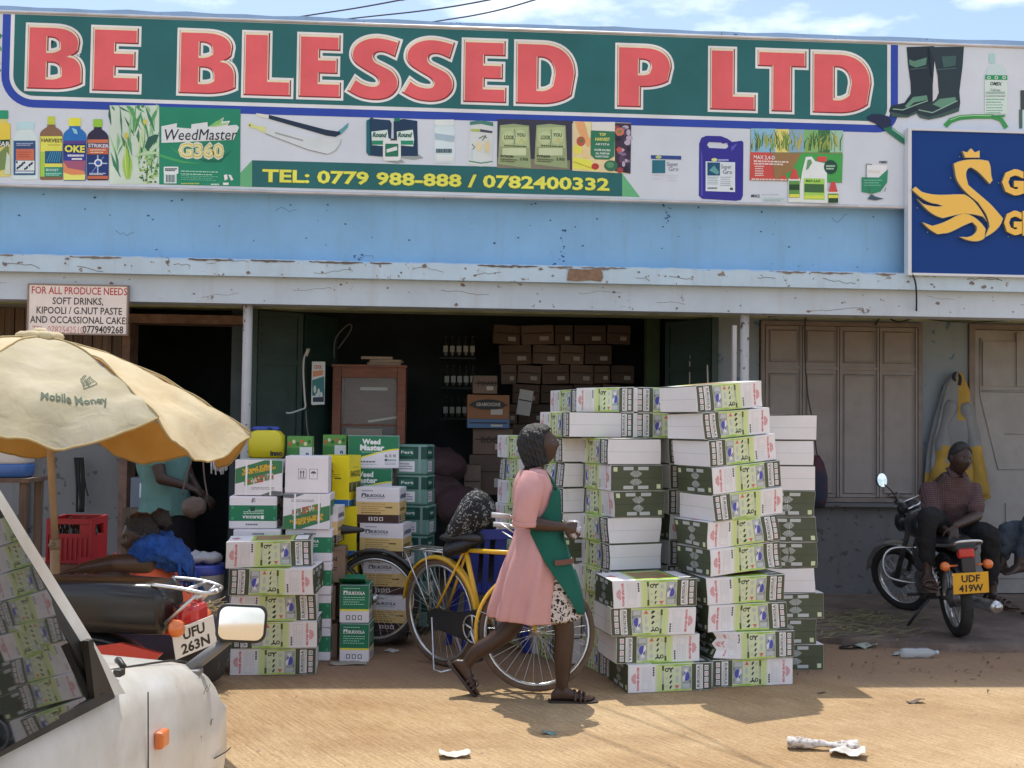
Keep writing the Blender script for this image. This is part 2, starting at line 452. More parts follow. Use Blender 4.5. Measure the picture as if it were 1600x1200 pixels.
for px,py in ((560,408),(1300,340),(430,330),(180,360)):
 p=atY(px,py,YF);thin_line(g,p.x,p.z,YF,6,0.035,0.03,2.9,3.4,0.0016,1)
part(g,'upper_wall',[M_blue,M_oldblue])
g=MB()
n=60
rings=[]
for i in range(n+1):
 x=XL+(XR-XL)*i/n
 j=lambda:random.uniform(-0.008,0.008)
 rings.append([(x,YF-0.05+j(),4.742),(x,YF+0.26,4.742),(x,YF+0.26,4.85),(x,YF-0.045+j(),4.845+j())])
g.loft(rings,smooth=False);part(g,'parapet_cap',M_cap)
# canopy slab: chipped front edge
rings=[]
n=180
for i in range(n+1):
 x=XL+(XR-XL)*i/n
 c=random.uniform(0,0.022) if random.random()<0.5 else random.uniform(0.005,0.012)
 c2=random.uniform(0,0.012)
 rings.append([(x,YF-0.15,2.725),(x,YW+0.15,2.725),(x,YW+0.15,2.868),(x,YF-0.12+c*1.8,2.868),(x,YF-0.15+c2*0.4,2.862-c)])
g=MB();g.loft(rings,smooth=False)
x=XL+0.2
while x<XR-0.6:# ragged peeled strip under the top edge
 ln=rng.uniform(0.08,0.5)
 if rng.random()<0.62:
  n_=max(3,int(ln/0.03));top=[(x+ln*i/n_,2.853+rng.uniform(-0.004,0.004)) for i in range(n_+1)];bot=[(x+ln*i/n_,2.846-rng.uniform(0.0,0.016)*math.sin(PI*i/n_)) for i in range(n_+1)]
  g.flat([top+bot[::-1]],(0,YF-0.1535,0),(1,0,0),(0,0,1),1 if rng.random()<0.6 else 2)
 x+=ln+rng.uniform(0.02,0.2)
for k in range(22):thin_line(g,XL+0.4+k*0.6+rng.uniform(-0.25,0.25),rng.uniform(2.76,2.84),YF-0.151,rng.randint(4,9),0.05,0.015,2.735,2.855,0.001+rng.random()*0.0012,1)
for k in range(36):g.flat([chip_poly(rng.uniform(0.005,0.024))],(rng.uniform(-3.8,5.4),YF-0.1525-0.0004*rng.random(),rng.uniform(2.75,2.845)),(1,0,0),(0,0,1),2)
part(g,'canopy_slab',[M_slab,M_crack,M_chip])
# a broken-out brown patch and thin cracks on the slab edge
g=MB()
p0=atY(886,421,YF-0.155);p1=atY(942,440,YF-0.155)
out=[(0,0.005),(0.09,0),(0.2,0.01),(0.285,0.0),(0.30,0.03),(0.295,0.075),(0.28,0.098),(0.12,0.094),(0.02,0.1),(0.008,0.06)]
g.prism([(a*(p1.x-p0.x)/0.3,b) for a,b in out],(p0.x,YF-0.148,p1.z),(1,0,0),(0,0,1),(0,-0.012,0));part(g,'broken_patch',M_brick)
g=MB();g.b2((XL,YF-0.07,2.515),(XR,YF+0.16,2.7248))
for k in range(14):thin_line(g,XL+0.5+k*0.95+rng.uniform(-0.3,0.3),rng.uniform(2.53,2.7),YF-0.071,rng.randint(4,8),0.07,0.012,2.52,2.715,0.0009+rng.random()*0.0008,1)
for k in range(34):g.flat([chip_poly(rng.uniform(0.005,0.022))],(rng.uniform(-3.8,5.4),YF-0.0712-0.0004*rng.random(),rng.uniform(2.53,2.7)),(1,0,0),(0,0,1),2)
part(g,'canopy_beam',[M_beam,M_crack,M_chip])
g=MB();g.b2((XL,YF+0.161,2.69),(XR,YW+0.1,2.7246));part(g,'soffit',M_soffit)
# roof over the shop room
g=MB();g.b2((XL,YF+0.3,4.3),(XR,14.6,4.42));part(g,'flat_roof',M_cement)
def PX(px,Y,py=600):return atY(px,py,Y).x
# posts
for k,px in enumerate((386,1163)):
 g=MB();x=PX(px,YF+0.03,560)
 g.tube([(x,YF+0.03,0),(x,YF+0.03,2.5148)],0.038,n=16)
 if k:g.b2((x-0.105,YF+0.0,0.9),(x-0.072,YF+0.04,2.42))
 part(g,'post',node_plaster('post_paint.%d' % k,(0.52,0.50,0.49),(0.16,0.10,0.07),flake=0.62,dirt=0.5,dirtcol=(0.2,0.14,0.1),scale=3))
# shop room (dark inside)
xo0,xo1=PX(392,YW),PX(1122,YW)
XS0,XS1=xo0-0.02,PX(1190,YW)-0.2
g=MB()
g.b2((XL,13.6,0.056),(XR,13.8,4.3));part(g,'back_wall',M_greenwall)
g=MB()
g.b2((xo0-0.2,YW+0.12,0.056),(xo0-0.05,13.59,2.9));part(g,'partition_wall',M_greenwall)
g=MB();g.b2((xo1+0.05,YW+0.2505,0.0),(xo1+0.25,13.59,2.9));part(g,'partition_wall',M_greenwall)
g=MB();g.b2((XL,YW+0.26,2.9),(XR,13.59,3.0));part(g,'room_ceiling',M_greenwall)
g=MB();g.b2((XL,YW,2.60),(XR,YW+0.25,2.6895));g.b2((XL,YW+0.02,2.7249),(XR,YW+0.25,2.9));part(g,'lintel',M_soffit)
# walls: left piece, middle pillar, right pieces
xd0,xd1=PX(203,YW),PX(384,YW)
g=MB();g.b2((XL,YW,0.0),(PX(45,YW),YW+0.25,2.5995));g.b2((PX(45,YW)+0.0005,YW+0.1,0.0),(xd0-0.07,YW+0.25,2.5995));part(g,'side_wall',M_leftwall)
g=MB()
w0=PX(-40,YW-0.02);w1=PX(190,YW-0.02);k=15
for i in range(k):
 a=w0+(w1-w0)*i/k;b_=w0+(w1-w0)*(i+1)/k-0.008
 g.b2((a,YW-0.03-0.01*(i % 2),1.55),(b_,YW-0.0005,2.56))
part(g,'plank_shutter',M_brownwood)
g=MB();g.b2((xd0-0.07,YW-0.03,0),(xd0,YW+0.25,2.45));g.b2((xd1,YW-0.03,0),(xo0-0.051,YW+0.11,2.5));g.b2((xd0-0.07,YW-0.03,2.4505),(xd1-0.0005,YW+0.25,2.53));part(g,'door_frame',mat('rusty_frame',(0.20,0.12,0.09),0.8,var=0.4,vscale=8))
xs0,xs1=PX(1186,YW),PX(1440,YW)
xe0=PX(1512,YW)
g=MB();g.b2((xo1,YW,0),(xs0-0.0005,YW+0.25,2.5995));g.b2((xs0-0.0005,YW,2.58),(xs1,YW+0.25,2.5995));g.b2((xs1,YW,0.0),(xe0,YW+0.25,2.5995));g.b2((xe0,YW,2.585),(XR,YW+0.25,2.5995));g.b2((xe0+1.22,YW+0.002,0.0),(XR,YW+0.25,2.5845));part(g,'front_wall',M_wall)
for x_ in (XL,XR-0.2):
 g=MB();g.b2((x_,YW+0.2505,0),(x_+0.2,13.6,4.3));part(g,'end_wall',M_cement)
g=MB();g.b2((xs0,YW-0.004,0),(xs1+0.003,YW+0.24,0.86));part(g,'plinth_wall',M_cement)
g=MB();g.b2((xs0-0.05,YW-0.1,0.8605),(xs1-0.02,YW+0.2,0.895));part(g,'hatch_sill',M_cement)
# closed steel hatch of four leaves with pressed panels
M_steel=mat('taupe_steel',(0.285,0.255,0.24),0.6,var=0.14,vscale=2.5,col2=(0.235,0.20,0.185),mix=0.62,bump=0.08,bscale=9)
M_steel2=mat('taupe_steel_edge',(0.205,0.17,0.155),0.6,var=0.2,vscale=6)
H=None
zt,zb=2.575,0.9
g=MB();fr=0.045
g.b2((xs0+0.01,YW-0.035,zb),(xs0+fr,YW+0.05,zt));g.b2((xs1-fr,YW-0.035,zb),(xs1-0.005,YW+0.05,zt));g.b2((xs0+fr+0.0005,YW-0.035,zt-0.04),(xs1-fr-0.0005,YW+0.05,zt));g.b2((xs0+fr+0.0005,YW-0.035,zb),(xs1-fr-0.0005,YW+0.05,zb+0.04))
hatch=part(g,'metal_hatch',M_steel2)
cuts=[PX(v,YW) for v in (1190,1252,1310,1372,1434)]
cuts[0]=xs0+fr+0.004;cuts[-1]=xs1-fr-0.004
for i in range(4):
 a,b_=cuts[i]+0.004,cuts[i+1]-0.004
 g=MB()
 g.b2((a,YW-0.012,zb+0.044),(b_,YW+0.03,zt-0.044))
 zm=2.14
 for (z0,z1) in ((zb+0.044,zm-0.02),(zm+0.02,zt-0.05)):
  # raised pressed panel with sloped rims
  o=0.03;t=0.016
  x0,x1=a+0.035,b_-0.035
  vs=[(x0,YW-0.0125,z0+0.03),(x1,YW-0.0125,z0+0.03),(x1,YW-0.0125,z1-0.03),(x0,YW-0.0125,z1-0.03),(x0+0.012,YW-0.028,z0+0.042),(x1-0.012,YW-0.028,z0+0.042),(x1-0.012,YW-0.028,z1-0.042),(x0+0.012,YW-0.028,z1-0.042),
    (x0+0.03,YW-0.02,z0+0.06),(x1-0.03,YW-0.02,z0+0.06),(x1-0.03,YW-0.02,z1-0.06),(x0+0.03,YW-0.02,z1-0.06)]
  g.add(vs,[(0,1,5,4),(1,2,6,5),(2,3,7,6),(3,0,4,7),(4,5,9,8),(5,6,10,9),(6,7,11,10),(7,4,8,11),(8,9,10,11)])
 g.b2((a,YW-0.032,zb+0.046),(a+0.016,YW-0.0125,zt-0.046));g.b2((b_-0.016,YW-0.032,zb+0.046),(b_,YW-0.0125,zt-0.046))
 g.b2((a+0.0165,YW-0.03,zm-0.012),(b_-0.0165,YW-0.0125,zm+0.012))
 g.build('hatch_leaf',M_steel,hatch)
g=MB();xx=(cuts[3]+cuts[4])/2-0.05
g.b2((xx-0.05,YW-0.07,zb+0.06),(xx+0.1,YW-0.036,zb+0.075));g.b2((xx+0.02,YW-0.075,zb+0.03),(xx+0.035,YW-0.036,zb+0.1));g.build('bolt',M_steel2,hatch)
# steel door at the right edge with a pressed octagon
g=MB();g.b2((xe0+0.005,YW-0.03,0.055),(xe0+0.06,YW+0.1,2.58));g.b2((xe0+0.0605,YW-0.03,2.53),(xe0+1.215,YW+0.1,2.58));sdoor=part(g,'steel_door',M_steel2)
M_steel3=mat('grey_beige_steel',(0.33,0.32,0.31),0.6,var=0.12,vscale=2.5,col2=(0.27,0.24,0.225),mix=0.62,bump=0.08,bscale=9)
g=MB();x0=xe0+0.062;x1=x0+1.15
g.b2((x0,YW,0.06),(x1,YW+0.05,2.525))
def rib(pts,r=0.011):g.tube([(a,YW-0.001,b) for a,b in pts],r,n=6)
rib([(x0+0.06,2.45),(x0+0.06,1.9),(x0+0.2,1.35),(x0+0.23,1.22),(x0+0.62,1.22),(x0+0.7,1.4),(x0+0.95,1.95)])
rib([(x0+0.66,1.22),(x0+0.6,1.1),(x0+0.6,0.45),(x0+0.7,0.3)]);rib([(x0+0.05,1.95),(x0+1.1,1.95)]);rib([(x0+0.3,1.55),(x0+0.62,1.55)],0.006)
g.b2((x0+0.08,YW-0.014,2.0),(x0+0.4,YW-0.0005,2.42));g.b2((x0+0.46,YW-0.014,2.0),(x0+0.8,YW-0.0005,2.42));g.b2((x0+0.4,YW-0.03,2.0),(x0+0.455,YW-0.0005,2.5))
g.b2((x0+0.3,YW-0.012,0.5),(x0+0.32,YW-0.0005,0.9));g.b2((x0+0.1,YW-0.012,0.2),(x0+0.5,YW-0.0005,0.42))
g.build('door_leaf',M_steel3,sdoor)
# green folding doors of the open shop, standing open
def leaf(xa,ya,xb,yb,z1=2.585):
 g=MB();a=Vector((xa,ya,0));b_=Vector((xb,yb,0));d=b_-a;ln=d.length;rz=math.atan2(d.y,d.x)
 g.M=Matrix.Translation((xa,ya,0)) @ Matrix.Rotation(rz,4,'Z')
 g.b2((0,-0.012,0.08),(ln,0.012,z1))
 for x in (0,ln-0.05):g.b2((x,-0.028,0.08),(x+0.05,-0.0125,z1))
 for z in (0.1,0.9,1.25,2.1,z1-0.05):g.b2((0.0505,-0.026,z),(ln-0.0505,-0.0125,z+0.05))
 for z in (2.2,2.28,2.36,2.44):g.b2((0.06,-0.02,z),(ln-0.06,-0.0125,z+0.03))
 return part(g,'folding_door',M_green)
xa=PX(396,YW);
leaf(xa,YW+0.02,PX(470,YW+0.28),YW+0.28);leaf(PX(473,YW+0.29),YW+0.29,PX(522,YW+0.75),YW+0.75)
leaf(PX(1042,YW+0.5),YW+0.5,PX(1118,YW+0.02),YW+0.02)
g=MB();g.b2((PX(1112,YW-0.05),YW-0.06,0.06),(PX(1121,YW-0.05),YW-0.001,2.59));part(g,'door_post',M_green)
g=MB();g.b2((PX(393,YW-0.05),YW-0.06,0.06),(PX(401,YW-0.05),YW-0.001,2.59));part(g,'door_post',M_green)
# right-hand green return wall with shelves inside the shop
g=MB();xg=PX(1010,11.9);g.b2((xg,11.9,0.06),(xg+0.14,12.05,2.88));part(g,'inner_pillar',mat('inner_green',(0.10,0.16,0.08),0.8,var=0.2))

# cables
M_cable=mat('black_cable',(0.015,0.015,0.016),0.5)
def wire(name,label,pts,r=0.006,n=6,group=None,m=None):
 if name=='power_cable':
  a,b,c,d=(Vector(q) for q in (pts[0],pts[1],pts[-2],pts[-1]));pts=[a+(a-b)*2.5]+list(pts)+[d+(d-c)*12]
 g=MB();g.tube(catmull(pts,n),r,n=6);return tag(g.build(name,m or M_cable),label,'cable',group)
def P(px,py,Y):return tuple(atY(px,py,Y))
wire('power_cable','thin overhead power line highest over the roof, leaving the frame first',[P(495,22,11),P(560,12,10.4),P(640,-3,9.6),P(720,-22,8.8)],0.007,group=None)
wire('power_cable','thin overhead power line between the two others above the roof edge',[P(585,25,11),P(650,18,10.4),P(720,8,9.7),P(800,-8,8.9),P(860,-25,8.4)],0.007)
wire('power_cable','thin overhead power line rising furthest right above the roof edge',[P(690,32,11),P(740,24,10.4),P(790,13,9.8),P(850,-5,9.0),P(900,-22,8.4)],0.007)
wire('hanging_cable','black cable hanging from the blue swan sign over the canopy edge',[P(1424,360,9.0),P(1421,400,8.96),P(1425,425,8.955),P(1431,445,8.955),P(1432,480,9.05),P(1430,492,9.2),P(1418,500,9.6),P(1400,502,10.2),P(1385,494,10.28),P(1378,490,10.3),P(1368,508,10.3)],0.007)
wire('hanging_cable','long black cable dangling down in front of the taupe hatch',[P(1262,492,10.28),P(1258,505,10.28),P(1258,560,10.27),P(1262,615,10.27),P(1268,650,10.27),P(1275,700,10.26),P(1278,722,10.25),P(1272,735,10.25)],0.006)
wire('wall_cable','upper of two black cables strung along the wall above the hatch',[P(1125,490,10.2),P(1180,488,10.29),P(1250,492,10.3),P(1310,490,10.3),P(1380,489,10.3),P(1440,494,10.3),P(1500,500,10.3),P(1560,496,10.3),P(1640,488,10.3)],0.008)
wire('wall_cable','lower sagging cable strung along the wall above the hatch',[P(1200,495,10.3),P(1290,490,10.29),P(1390,488,10.29),P(1460,500,10.29),P(1530,503,10.29),P(1640,495,10.29)],0.006)
wire('soffit_wire','black wires looping along the soffit over the shop opening',[P(396,480,9.6),P(470,474,9.5),P(560,482,9.6),P(650,474,9.5),P(760,480,9.6),P(830,474,9.5),P(930,484,9.6),P(1020,478,9.5),P(1100,488,9.6)],0.006)

# ================================================================== SIGNS
from mathutils.geometry import tessellate_polygon
INK=0.75
def ink(r,g,b,k=1.0):
 c=srgb(r,g,b)
 return mat('print_ink_%d_%d_%d' % (r,g,b),tuple(min(0.88,x/INK*k) for x in c),0.5,spec=0.3,var=0.11,vscale=2.2,detail=9,bump=0.12,bscale=2.5)
class Art:
 """flat printed artwork on the plane y = Y (facing -y); drawn from photo pixels"""
 def __init__(s,Y):s.Y=Y;s.mb=MB();s.mats=[];s.z=(0,0,1.0);s.c=0
 def at(s,ox,oy,k):s.z=(ox,oy,k);return s
 def p(s,x,y,l=0):
  q=atY(s.z[0]+x*s.z[2],s.z[1]+y*s.z[2],s.Y);q.y=s.Y-0.0012*l;return q
 def mi(s,c):
  m=ink(*c) if not isinstance(c,bpy.types.Material) else c
  if m not in s.mats:s.mats.append(m)
  return s.mats.index(m)
 def poly(s,loops,c,l=1):
  if not isinstance(loops[0][0],(tuple,list)):loops=[loops]
  s.c+=1;l=l+(s.c % 240)/260.0
  L3=[[s.p(x,y,l) for x,y in lp] for lp in loops]
  tr=tessellate_polygon([[Vector((q.x,q.z,0)) for q in lp] for lp in L3])
  s.mb.add([q for lp in L3 for q in lp],tr,s.mi(c));return s
 def rect(s,x0,y0,x1,y1,c,l=1,sk=0.0):
  return s.poly([(x0,y0),(x1,y0+sk),(x1,y1+sk),(x0,y1)],c,l)
 def ell(s,x,y,rx,ry,c,l=1,n=18):
  return s.poly([(x+rx*math.cos(2*PI*i/n),y+ry*math.sin(2*PI*i/n)) for i in range(n)],c,l)
 def rrect(s,x0,y0,x1,y1,r,c,l=1):
  pts=[]
  for cx,cy,a in ((x1-r,y0+r,-90),(x1-r,y1-r,0),(x0+r,y1-r,90),(x0+r,y0+r,180)):
   for i in range(5):
    q=R_(a+i*22.5);pts.append((cx+r*math.cos(q),cy+r*math.sin(q)))
  return s.poly(pts,c,l)
 def line(s,pts,w,c,l=1):
  L=[Vector(p) for p in pts];a,b=[],[]
  for i,q in enumerate(L):
   t=(L[min(i+1,len(L)-1)]-L[max(i-1,0)]).normalized();n=Vector((-t.y,t.x))
   ww=(w[i] if isinstance(w,(list,tuple)) else w)/2
   a.append(tuple(q+n*ww));b.append(tuple(q-n*ww))
  return s.poly(a+b[::-1],c,l)
 def txt(s,t,x,y,w,h,c,l=2,bold=0.0,slant=0.0,up=0.0):
  """baseline-left pixel x,y; width w, capital height h (zoom pixels)"""
  k=s.z[2]*s.Y/FPX
  vs,fs,x0,x1,y0,y1=text_geo(t,bold)
  s.c+=1;l=l+(s.c % 240)/260.0
  o=s.p(x,y,l);kx=w*k/(x1-x0);ky=h*k/0.73
  s.mb.add([(o.x+(a-x0)*kx+b*ky*slant,o.y,o.z+b*ky+(a-x0)*kx*up) for a,b in vs],fs,s.mi(c));return s
 def lines(s,x0,x1,ys,h,c,l=2,sk=0.0,seed=1):
  """small illegible printed text as short dashes"""
  r=random.Random(seed)
  for y in ys:
   x=x0;e=x1-(r.random()*0.25)*(x1-x0)
   while x<e:
    w=(x1-x0)*r.uniform(0.03,0.11);xx=min(x+w,e)
    dy=sk*(x-x0)
    s.rect(x,y+dy,xx,y+h+dy,c,l);x=xx+(x1-x0)*0.018
  return s
 def build(s,name,parent,base=(0,0,0)):
  o=s.mb.build(name,s.mats,parent,recalc=False)
  bm=bmesh.new();bm.from_mesh(o.data)
  for f in bm.faces:
   if f.normal.y>0:f.normal_flip()
  bm.to_mesh(o.data);bm.free()
  o.location=(-base[0],-base[1],-base[2]);return o

# ------------------------------------------------ heavy display capitals
def arcb(*p):return bez(*p)
def G_B():
 o=[(0,0),(0,1)]+bez((0.40,1),(0.66,1),(0.78,0.88),(0.78,0.745),9)+bez((0.78,0.65),(0.75,0.58),(0.70,0.555),(0.655,0.535),5)[1:]+bez((0.70,0.525),(0.80,0.47),(0.83,0.38),(0.83,0.28),6)+bez((0.83,0.10),(0.67,0),(0.44,0),(0.40,0),9)
 h1=[(0.30,0.60),(0.30,0.82)]+bez((0.345,0.82),(0.42,0.815),(0.475,0.78),(0.475,0.715),5)+bez((0.475,0.65),(0.43,0.61),(0.36,0.60),(0.345,0.60),5)
 h2=[(0.30,0.18),(0.30,0.42)]+bez((0.36,0.42),(0.45,0.42),(0.50,0.375),(0.50,0.30),5)+bez((0.50,0.225),(0.45,0.18),(0.37,0.18),(0.35,0.18),5)
 return [o,h1,h2],0.83
def G_E():
 return [[(0,0),(0,1),(0.66,1),(0.66,0.76),(0.33,0.76),(0.33,0.625),(0.62,0.625),(0.62,0.385),(0.33,0.385),(0.33,0.24),(0.68,0.24),(0.68,0)]],0.68
def G_L():
 return [[(0,0),(0,1),(0.35,1),(0.35,0.25),(0.66,0.25),(0.66,0)]],0.66
def G_T():
 return [[(0.235,0),(0.235,0.74),(0,0.74),(0,1),(0.80,1),(0.80,0.74),(0.565,0.74),(0.565,0)]],0.80
def G_D():
 o=[(0,0),(0,1)]+bez((0.40,1),(0.72,1),(0.90,0.80),(0.90,0.50),10)+bez((0.90,0.20),(0.72,0),(0.44,0),(0.40,0),10)[1:]
 h=[(0.33,0.24),(0.33,0.76)]+bez((0.40,0.76),(0.52,0.74),(0.58,0.64),(0.58,0.50),6)+bez((0.58,0.36),(0.52,0.26),(0.42,0.24),(0.40,0.24),6)[1:]
 return [o,h],0.90
def G_P():
 o=[(0,0),(0,1)]+bez((0.42,1),(0.68,1),(0.82,0.86),(0.82,0.665),9)+bez((0.82,0.47),(0.68,0.34),(0.45,0.33),(0.35,0.33),9)[1:]+[(0.35,0)]
 h=[(0.33,0.55),(0.33,0.78)]+bez((0.38,0.78),(0.47,0.78),(0.505,0.73),(0.505,0.665),5)+bez((0.505,0.60),(0.46,0.55),(0.38,0.55),(0.36,0.55),5)[1:]
 return [o,h],0.82
def G_S():
 key=[(283,190,1),(262,265,1),(215,246,0),(180,246,0),(163,263,0),(172,286,0),(212,306,0),(256,331,0),(280,372,0),(275,418,0),(242,454,0),(190,470,0),(130,468,0),(85,455,0),(42,432,1),(78,368,1),(112,390,0),(150,400,0),(178,397,0),(186,380,0),(170,359,0),(120,330,0),(76,300,0),(58,262,0),(70,217,0),(110,185,0),(165,171,0),(222,175,0)]
 n=len(key);seg=[];cur=[]
 for i in range(n+1):
  q=key[i % n];cur.append((q[0],q[1],0))
  if q[2] and len(cur)>1:seg.append(cur);cur=[(q[0],q[1],0)]
 out=[]
 for sgm in seg:
  pts=catmull(sgm,4) if len(sgm)>2 else [Vector(p) for p in sgm]
  out+=[(p.x,p.y) for p in pts[:-1]]
 return [[((x-42)/241*0.82,(472-y)/304*1.04-0.02) for x,y in out]],0.82

YS=YF-0.12
ART=Art(YS)
zt_s,zb_s=atY(650,42,YS).z,atY(600,303,YS).z
xl_s,xr_s=-4.25,7.4
SG=thing('shop_signboard','long printed signboard reading BE BLESSED P LTD in red letters on green, along the parapet','signboard',(0.6,YF,zb_s),group=None)
sb=(0.6,YF,zb_s)
def sgpart(g,name,m):
 o=g.build(name,m,SG);o.location=(-sb[0],-sb[1],-sb[2]);return o
g=MB();g.b2((xl_s,YS+0.0005,zb_s),(xr_s,YF-0.001,zt_s));sgpart(g,'panel',mat('panel_white',tuple(x/INK for x in srgb(190,197,206)),0.45,var=0.07,vscale=1.6,detail=9,bump=0.12,bscale=2.5))
g=MB()
rr=random.Random(4);pts=[]
x=xl_s
while x<xr_s:
 pts.append((x,YS-0.004,zb_s-0.006+rr.uniform(-0.003,0.003)));x+=0.35
g.tube(pts,0.013,n=6);g.tube([(xl_s,YS-0.004,zt_s+0.006),(xr_s,YS-0.004,zt_s+0.006)],0.012,n=6)
sgpart(g,'edge_trim',mat('aluminium_trim',(0.62,0.60,0.60),0.45,metal=0.3,var=0.25,vscale=3))
# green field with rounded bottom corners, white and blue borders
def field(l,d,c):
 a=ART;a.at(0,0,1)
 def XZ(px,py):q=atY(px,py,YS);return q
 xL=XZ(22,80).x-d;xR=XZ(1386,120).x+d;zB=XZ(700,169.5).z-d;zT=zt_s-0.012
 r=0.16+d
 pts=[(xL,zT)]+[(xL+r-r*math.cos(R_(t)),zB+r-r*math.sin(R_(t))) for t in range(0,91,10)]+[(xR-r*0.7+0.7*r*math.sin(R_(t)),zB+0.7*r-0.7*r*math.cos(R_(t))) for t in range(0,91,10)]+[(xR,zT)]
 a.mb.add([(x,YS-0.0012*l,z) for x,z in pts],tessellate_polygon([[Vector((x,z,0)) for x,z in pts]]),a.mi(c))
field(1,0.092,(42,68,158));field(2,0.03,(205,208,222));field(3,0.0,(38,96,98))
ART.build('printed_field',SG,sb)
# letters: glyph, left px, right px, top px, bottom px (outer edge of the red face)
LET=[('B',44,130,38,137),('E',146,218,43,138),('B',281,369,46,143),('L',382,455,50,149),('E',468,533,54,152),('S',544,624,58,158),('S',629,710,62,161),('E',725,791,65,161),('D',807,899,68,163),('P',965,1049,74,168),('L',1110,1180,80,174),('T',1184,1259,84,175),('D',1270,1361,84,178)]
zl0=sum(atY((a+b)/2,d,YS).z for _,a,b,c,d in LET)/len(LET);zl1=sum(atY((a+b)/2,c,YS).z for _,a,b,c,d in LET)/len(LET)
m_w,m_dk,m_cr,m_rd=ink(222,214,222),ink(120,44,52),ink(238,205,178),ink(208,92,96)
for ch,a,b,c,d in LET:
 loops,w=globals()['G_'+ch]()
 xa,xb=atY(a,(c+d)/2,YS).x,atY(b,(c+d)/2,YS).x;h=zl1-zl0
 L=[[(p[0]/w*(xb-xa),p[1]*h) for p in lp] for lp in loops]
 g=MB()
 for off,dx,dz,mi,l in ((0.022,0,0,0,4),(0.003,0.0,0,1,5),(-0.004,-0.003,0.006,2,6),(-0.011,-0.002,-0.005,3,7)):
  g.flat(L,(xa+dx,YS-0.0012*l,zl0+dz),(1,0,0),(0,0,1),mi,off)
 sgpart(g,'letter',[m_w,m_dk,m_cr,m_rd])
# telephone strip
T=Art(YS)
T.at(370,160,0.2)
T.poly([(122,450),(122,662),(-90,650),(-6,585)],(98,165,120),1)
T.at(0,0,1)
T.poly([(394,250.5),(394,292),(972,307),(972,266)],(38,96,98),2)
T.poly([(970,268),(970,307),(1000,308)],(98,170,120),1)
T.txt('TEL: 0779 988-888 / 0782400332',409,284,545,20,(96,120,50),4,bold=0.045)
T.txt('TEL: 0779 988-888 / 0782400332',410,283.5,543,19.5,(226,212,88),5,bold=0.03)
T.build('telephone_strip',SG,sb)
# product pictures
A=Art(YS)
W_=(212,212,216)
def bottle(x0,x1,yt,yb,cap,body,neck=0.42,capw=0.36,shoulder=0.30,l=2):
 w=x1-x0;h=yb-yt;cx=(x0+x1)/2;ch=h*0.13
 A.rrect(cx-w*capw/2,yt,cx+w*capw/2,yt+ch,w*0.05,cap,l+1)
 s=yt+ch;e=yt+h*shoulder
 pts=[(cx-w*neck*0.42,s),(cx+w*neck*0.42,s)]+bez((cx+w*neck*0.45,s+h*0.04),(cx+w*0.40,s+h*0.08),(x1,e-h*0.06),(x1,e),6)+[(x1,yb-h*0.02),(x1-w*0.05,yb),(x0+w*0.05,yb),(x0,yb-h*0.02)]+bez((x0,e),(x0,e-h*0.06),(cx-w*0.40,s+h*0.08),(cx-w*neck*0.45,s+h*0.04),6)
 A.poly(pts,body,l)
A.at(0,150,0.125)
bottle(-160,135,180,1010,(40,140,105),(198,190,110),neck=0.8,capw=0.8,shoulder=0.25)
A.rect(-150,340,130,560,(225,190,70),4);A.poly([(-150,560),(125,545),(125,600),(-150,690)],(20,60,40),5);A.txt('CLEAR',-130,625,245,60,(235,240,235),6,0.02);A.poly([(-100,960),(-20,720),(60,650),(110,560),(120,900)],(110,130,80),5);A.poly([(60,980),(90,700),(130,760),(128,980)],(185,200,185),6)
bottle(165,475,325,1045,(172,205,215),(196,212,226),neck=0.72,capw=0.7,shoulder=0.34)
A.rect(172,560,445,990,(40,86,128),4);A.rrect(200,580,430,655,10,(52,70,110),5);A.lines(210,425,(590,612),12,(160,175,205),6);A.rect(205,665,430,805,(190,105,80),6);A.lines(220,400,(700,730,760),8,(150,75,60),7)
A.rect(200,810,435,935,(205,222,235),6)
for k in range(16):A.ell(215+(k*61)%210,830+(k*37)%90,13,16,(30,60,85),7,6)
A.rect(195,945,430,968,(190,205,225),6)
bottle(500,785,255,1050,(178,192,70),(128,98,76),capw=0.33,shoulder=0.30)
A.rect(508,505,782,1010,(206,206,88),4);A.poly([(508,700),(560,700),(560,1010),(508,1010)],(150,190,70),5);A.txt('HARVEST',520,575,255,45,(80,70,60),5,0.03);A.rect(600,610,760,618,(150,145,60),5);A.rect(565,690,782,845,(30,80,120),5)
for k in range(6):A.line([(590+k*30,830),(640+k*25,700)],10,(70,140,175),6)
A.rect(560,890,782,1010,(40,130,110),5);A.txt('BOOST',580,940,150,30,(190,225,210),6,0.02);A.lines(575,780,(965,985),12,(150,205,185),6)
bottle(790,1082,275,1060,(222,216,70),(40,108,178),neck=0.55,capw=0.52,shoulder=0.30)
A.poly([(798,560),(1076,560),(1076,620),(798,620)],(84,64,130),4);A.rect(795,600,1076,720,(40,50,110),5);A.txt('OKE',810,700,245,85,(230,220,80),6,0.04);A.rect(795,720,1076,810,(44,60,140),4);A.lines(850,1060,(735,),25,(210,210,240),6);A.rect(900,780,1030,800,(215,215,240),6)
A.poly([(795,810),(1076,810),(1060,960),(795,1000)],(150,84,110),4);A.poly([(795,820),(850,900),(1060,940),(1070,1000),(795,1050)],(205,130,90),5);A.poly([(795,960),(900,990),(1070,985),(1065,1052),(800,1052)],(214,212,110),6)
A.poly([(900,400),(960,420),(975,480),(930,470)],(140,190,225),4)
bottle(1088,1360,290,1055,(140,188,60),(46,44,66),capw=0.42,shoulder=0.32)
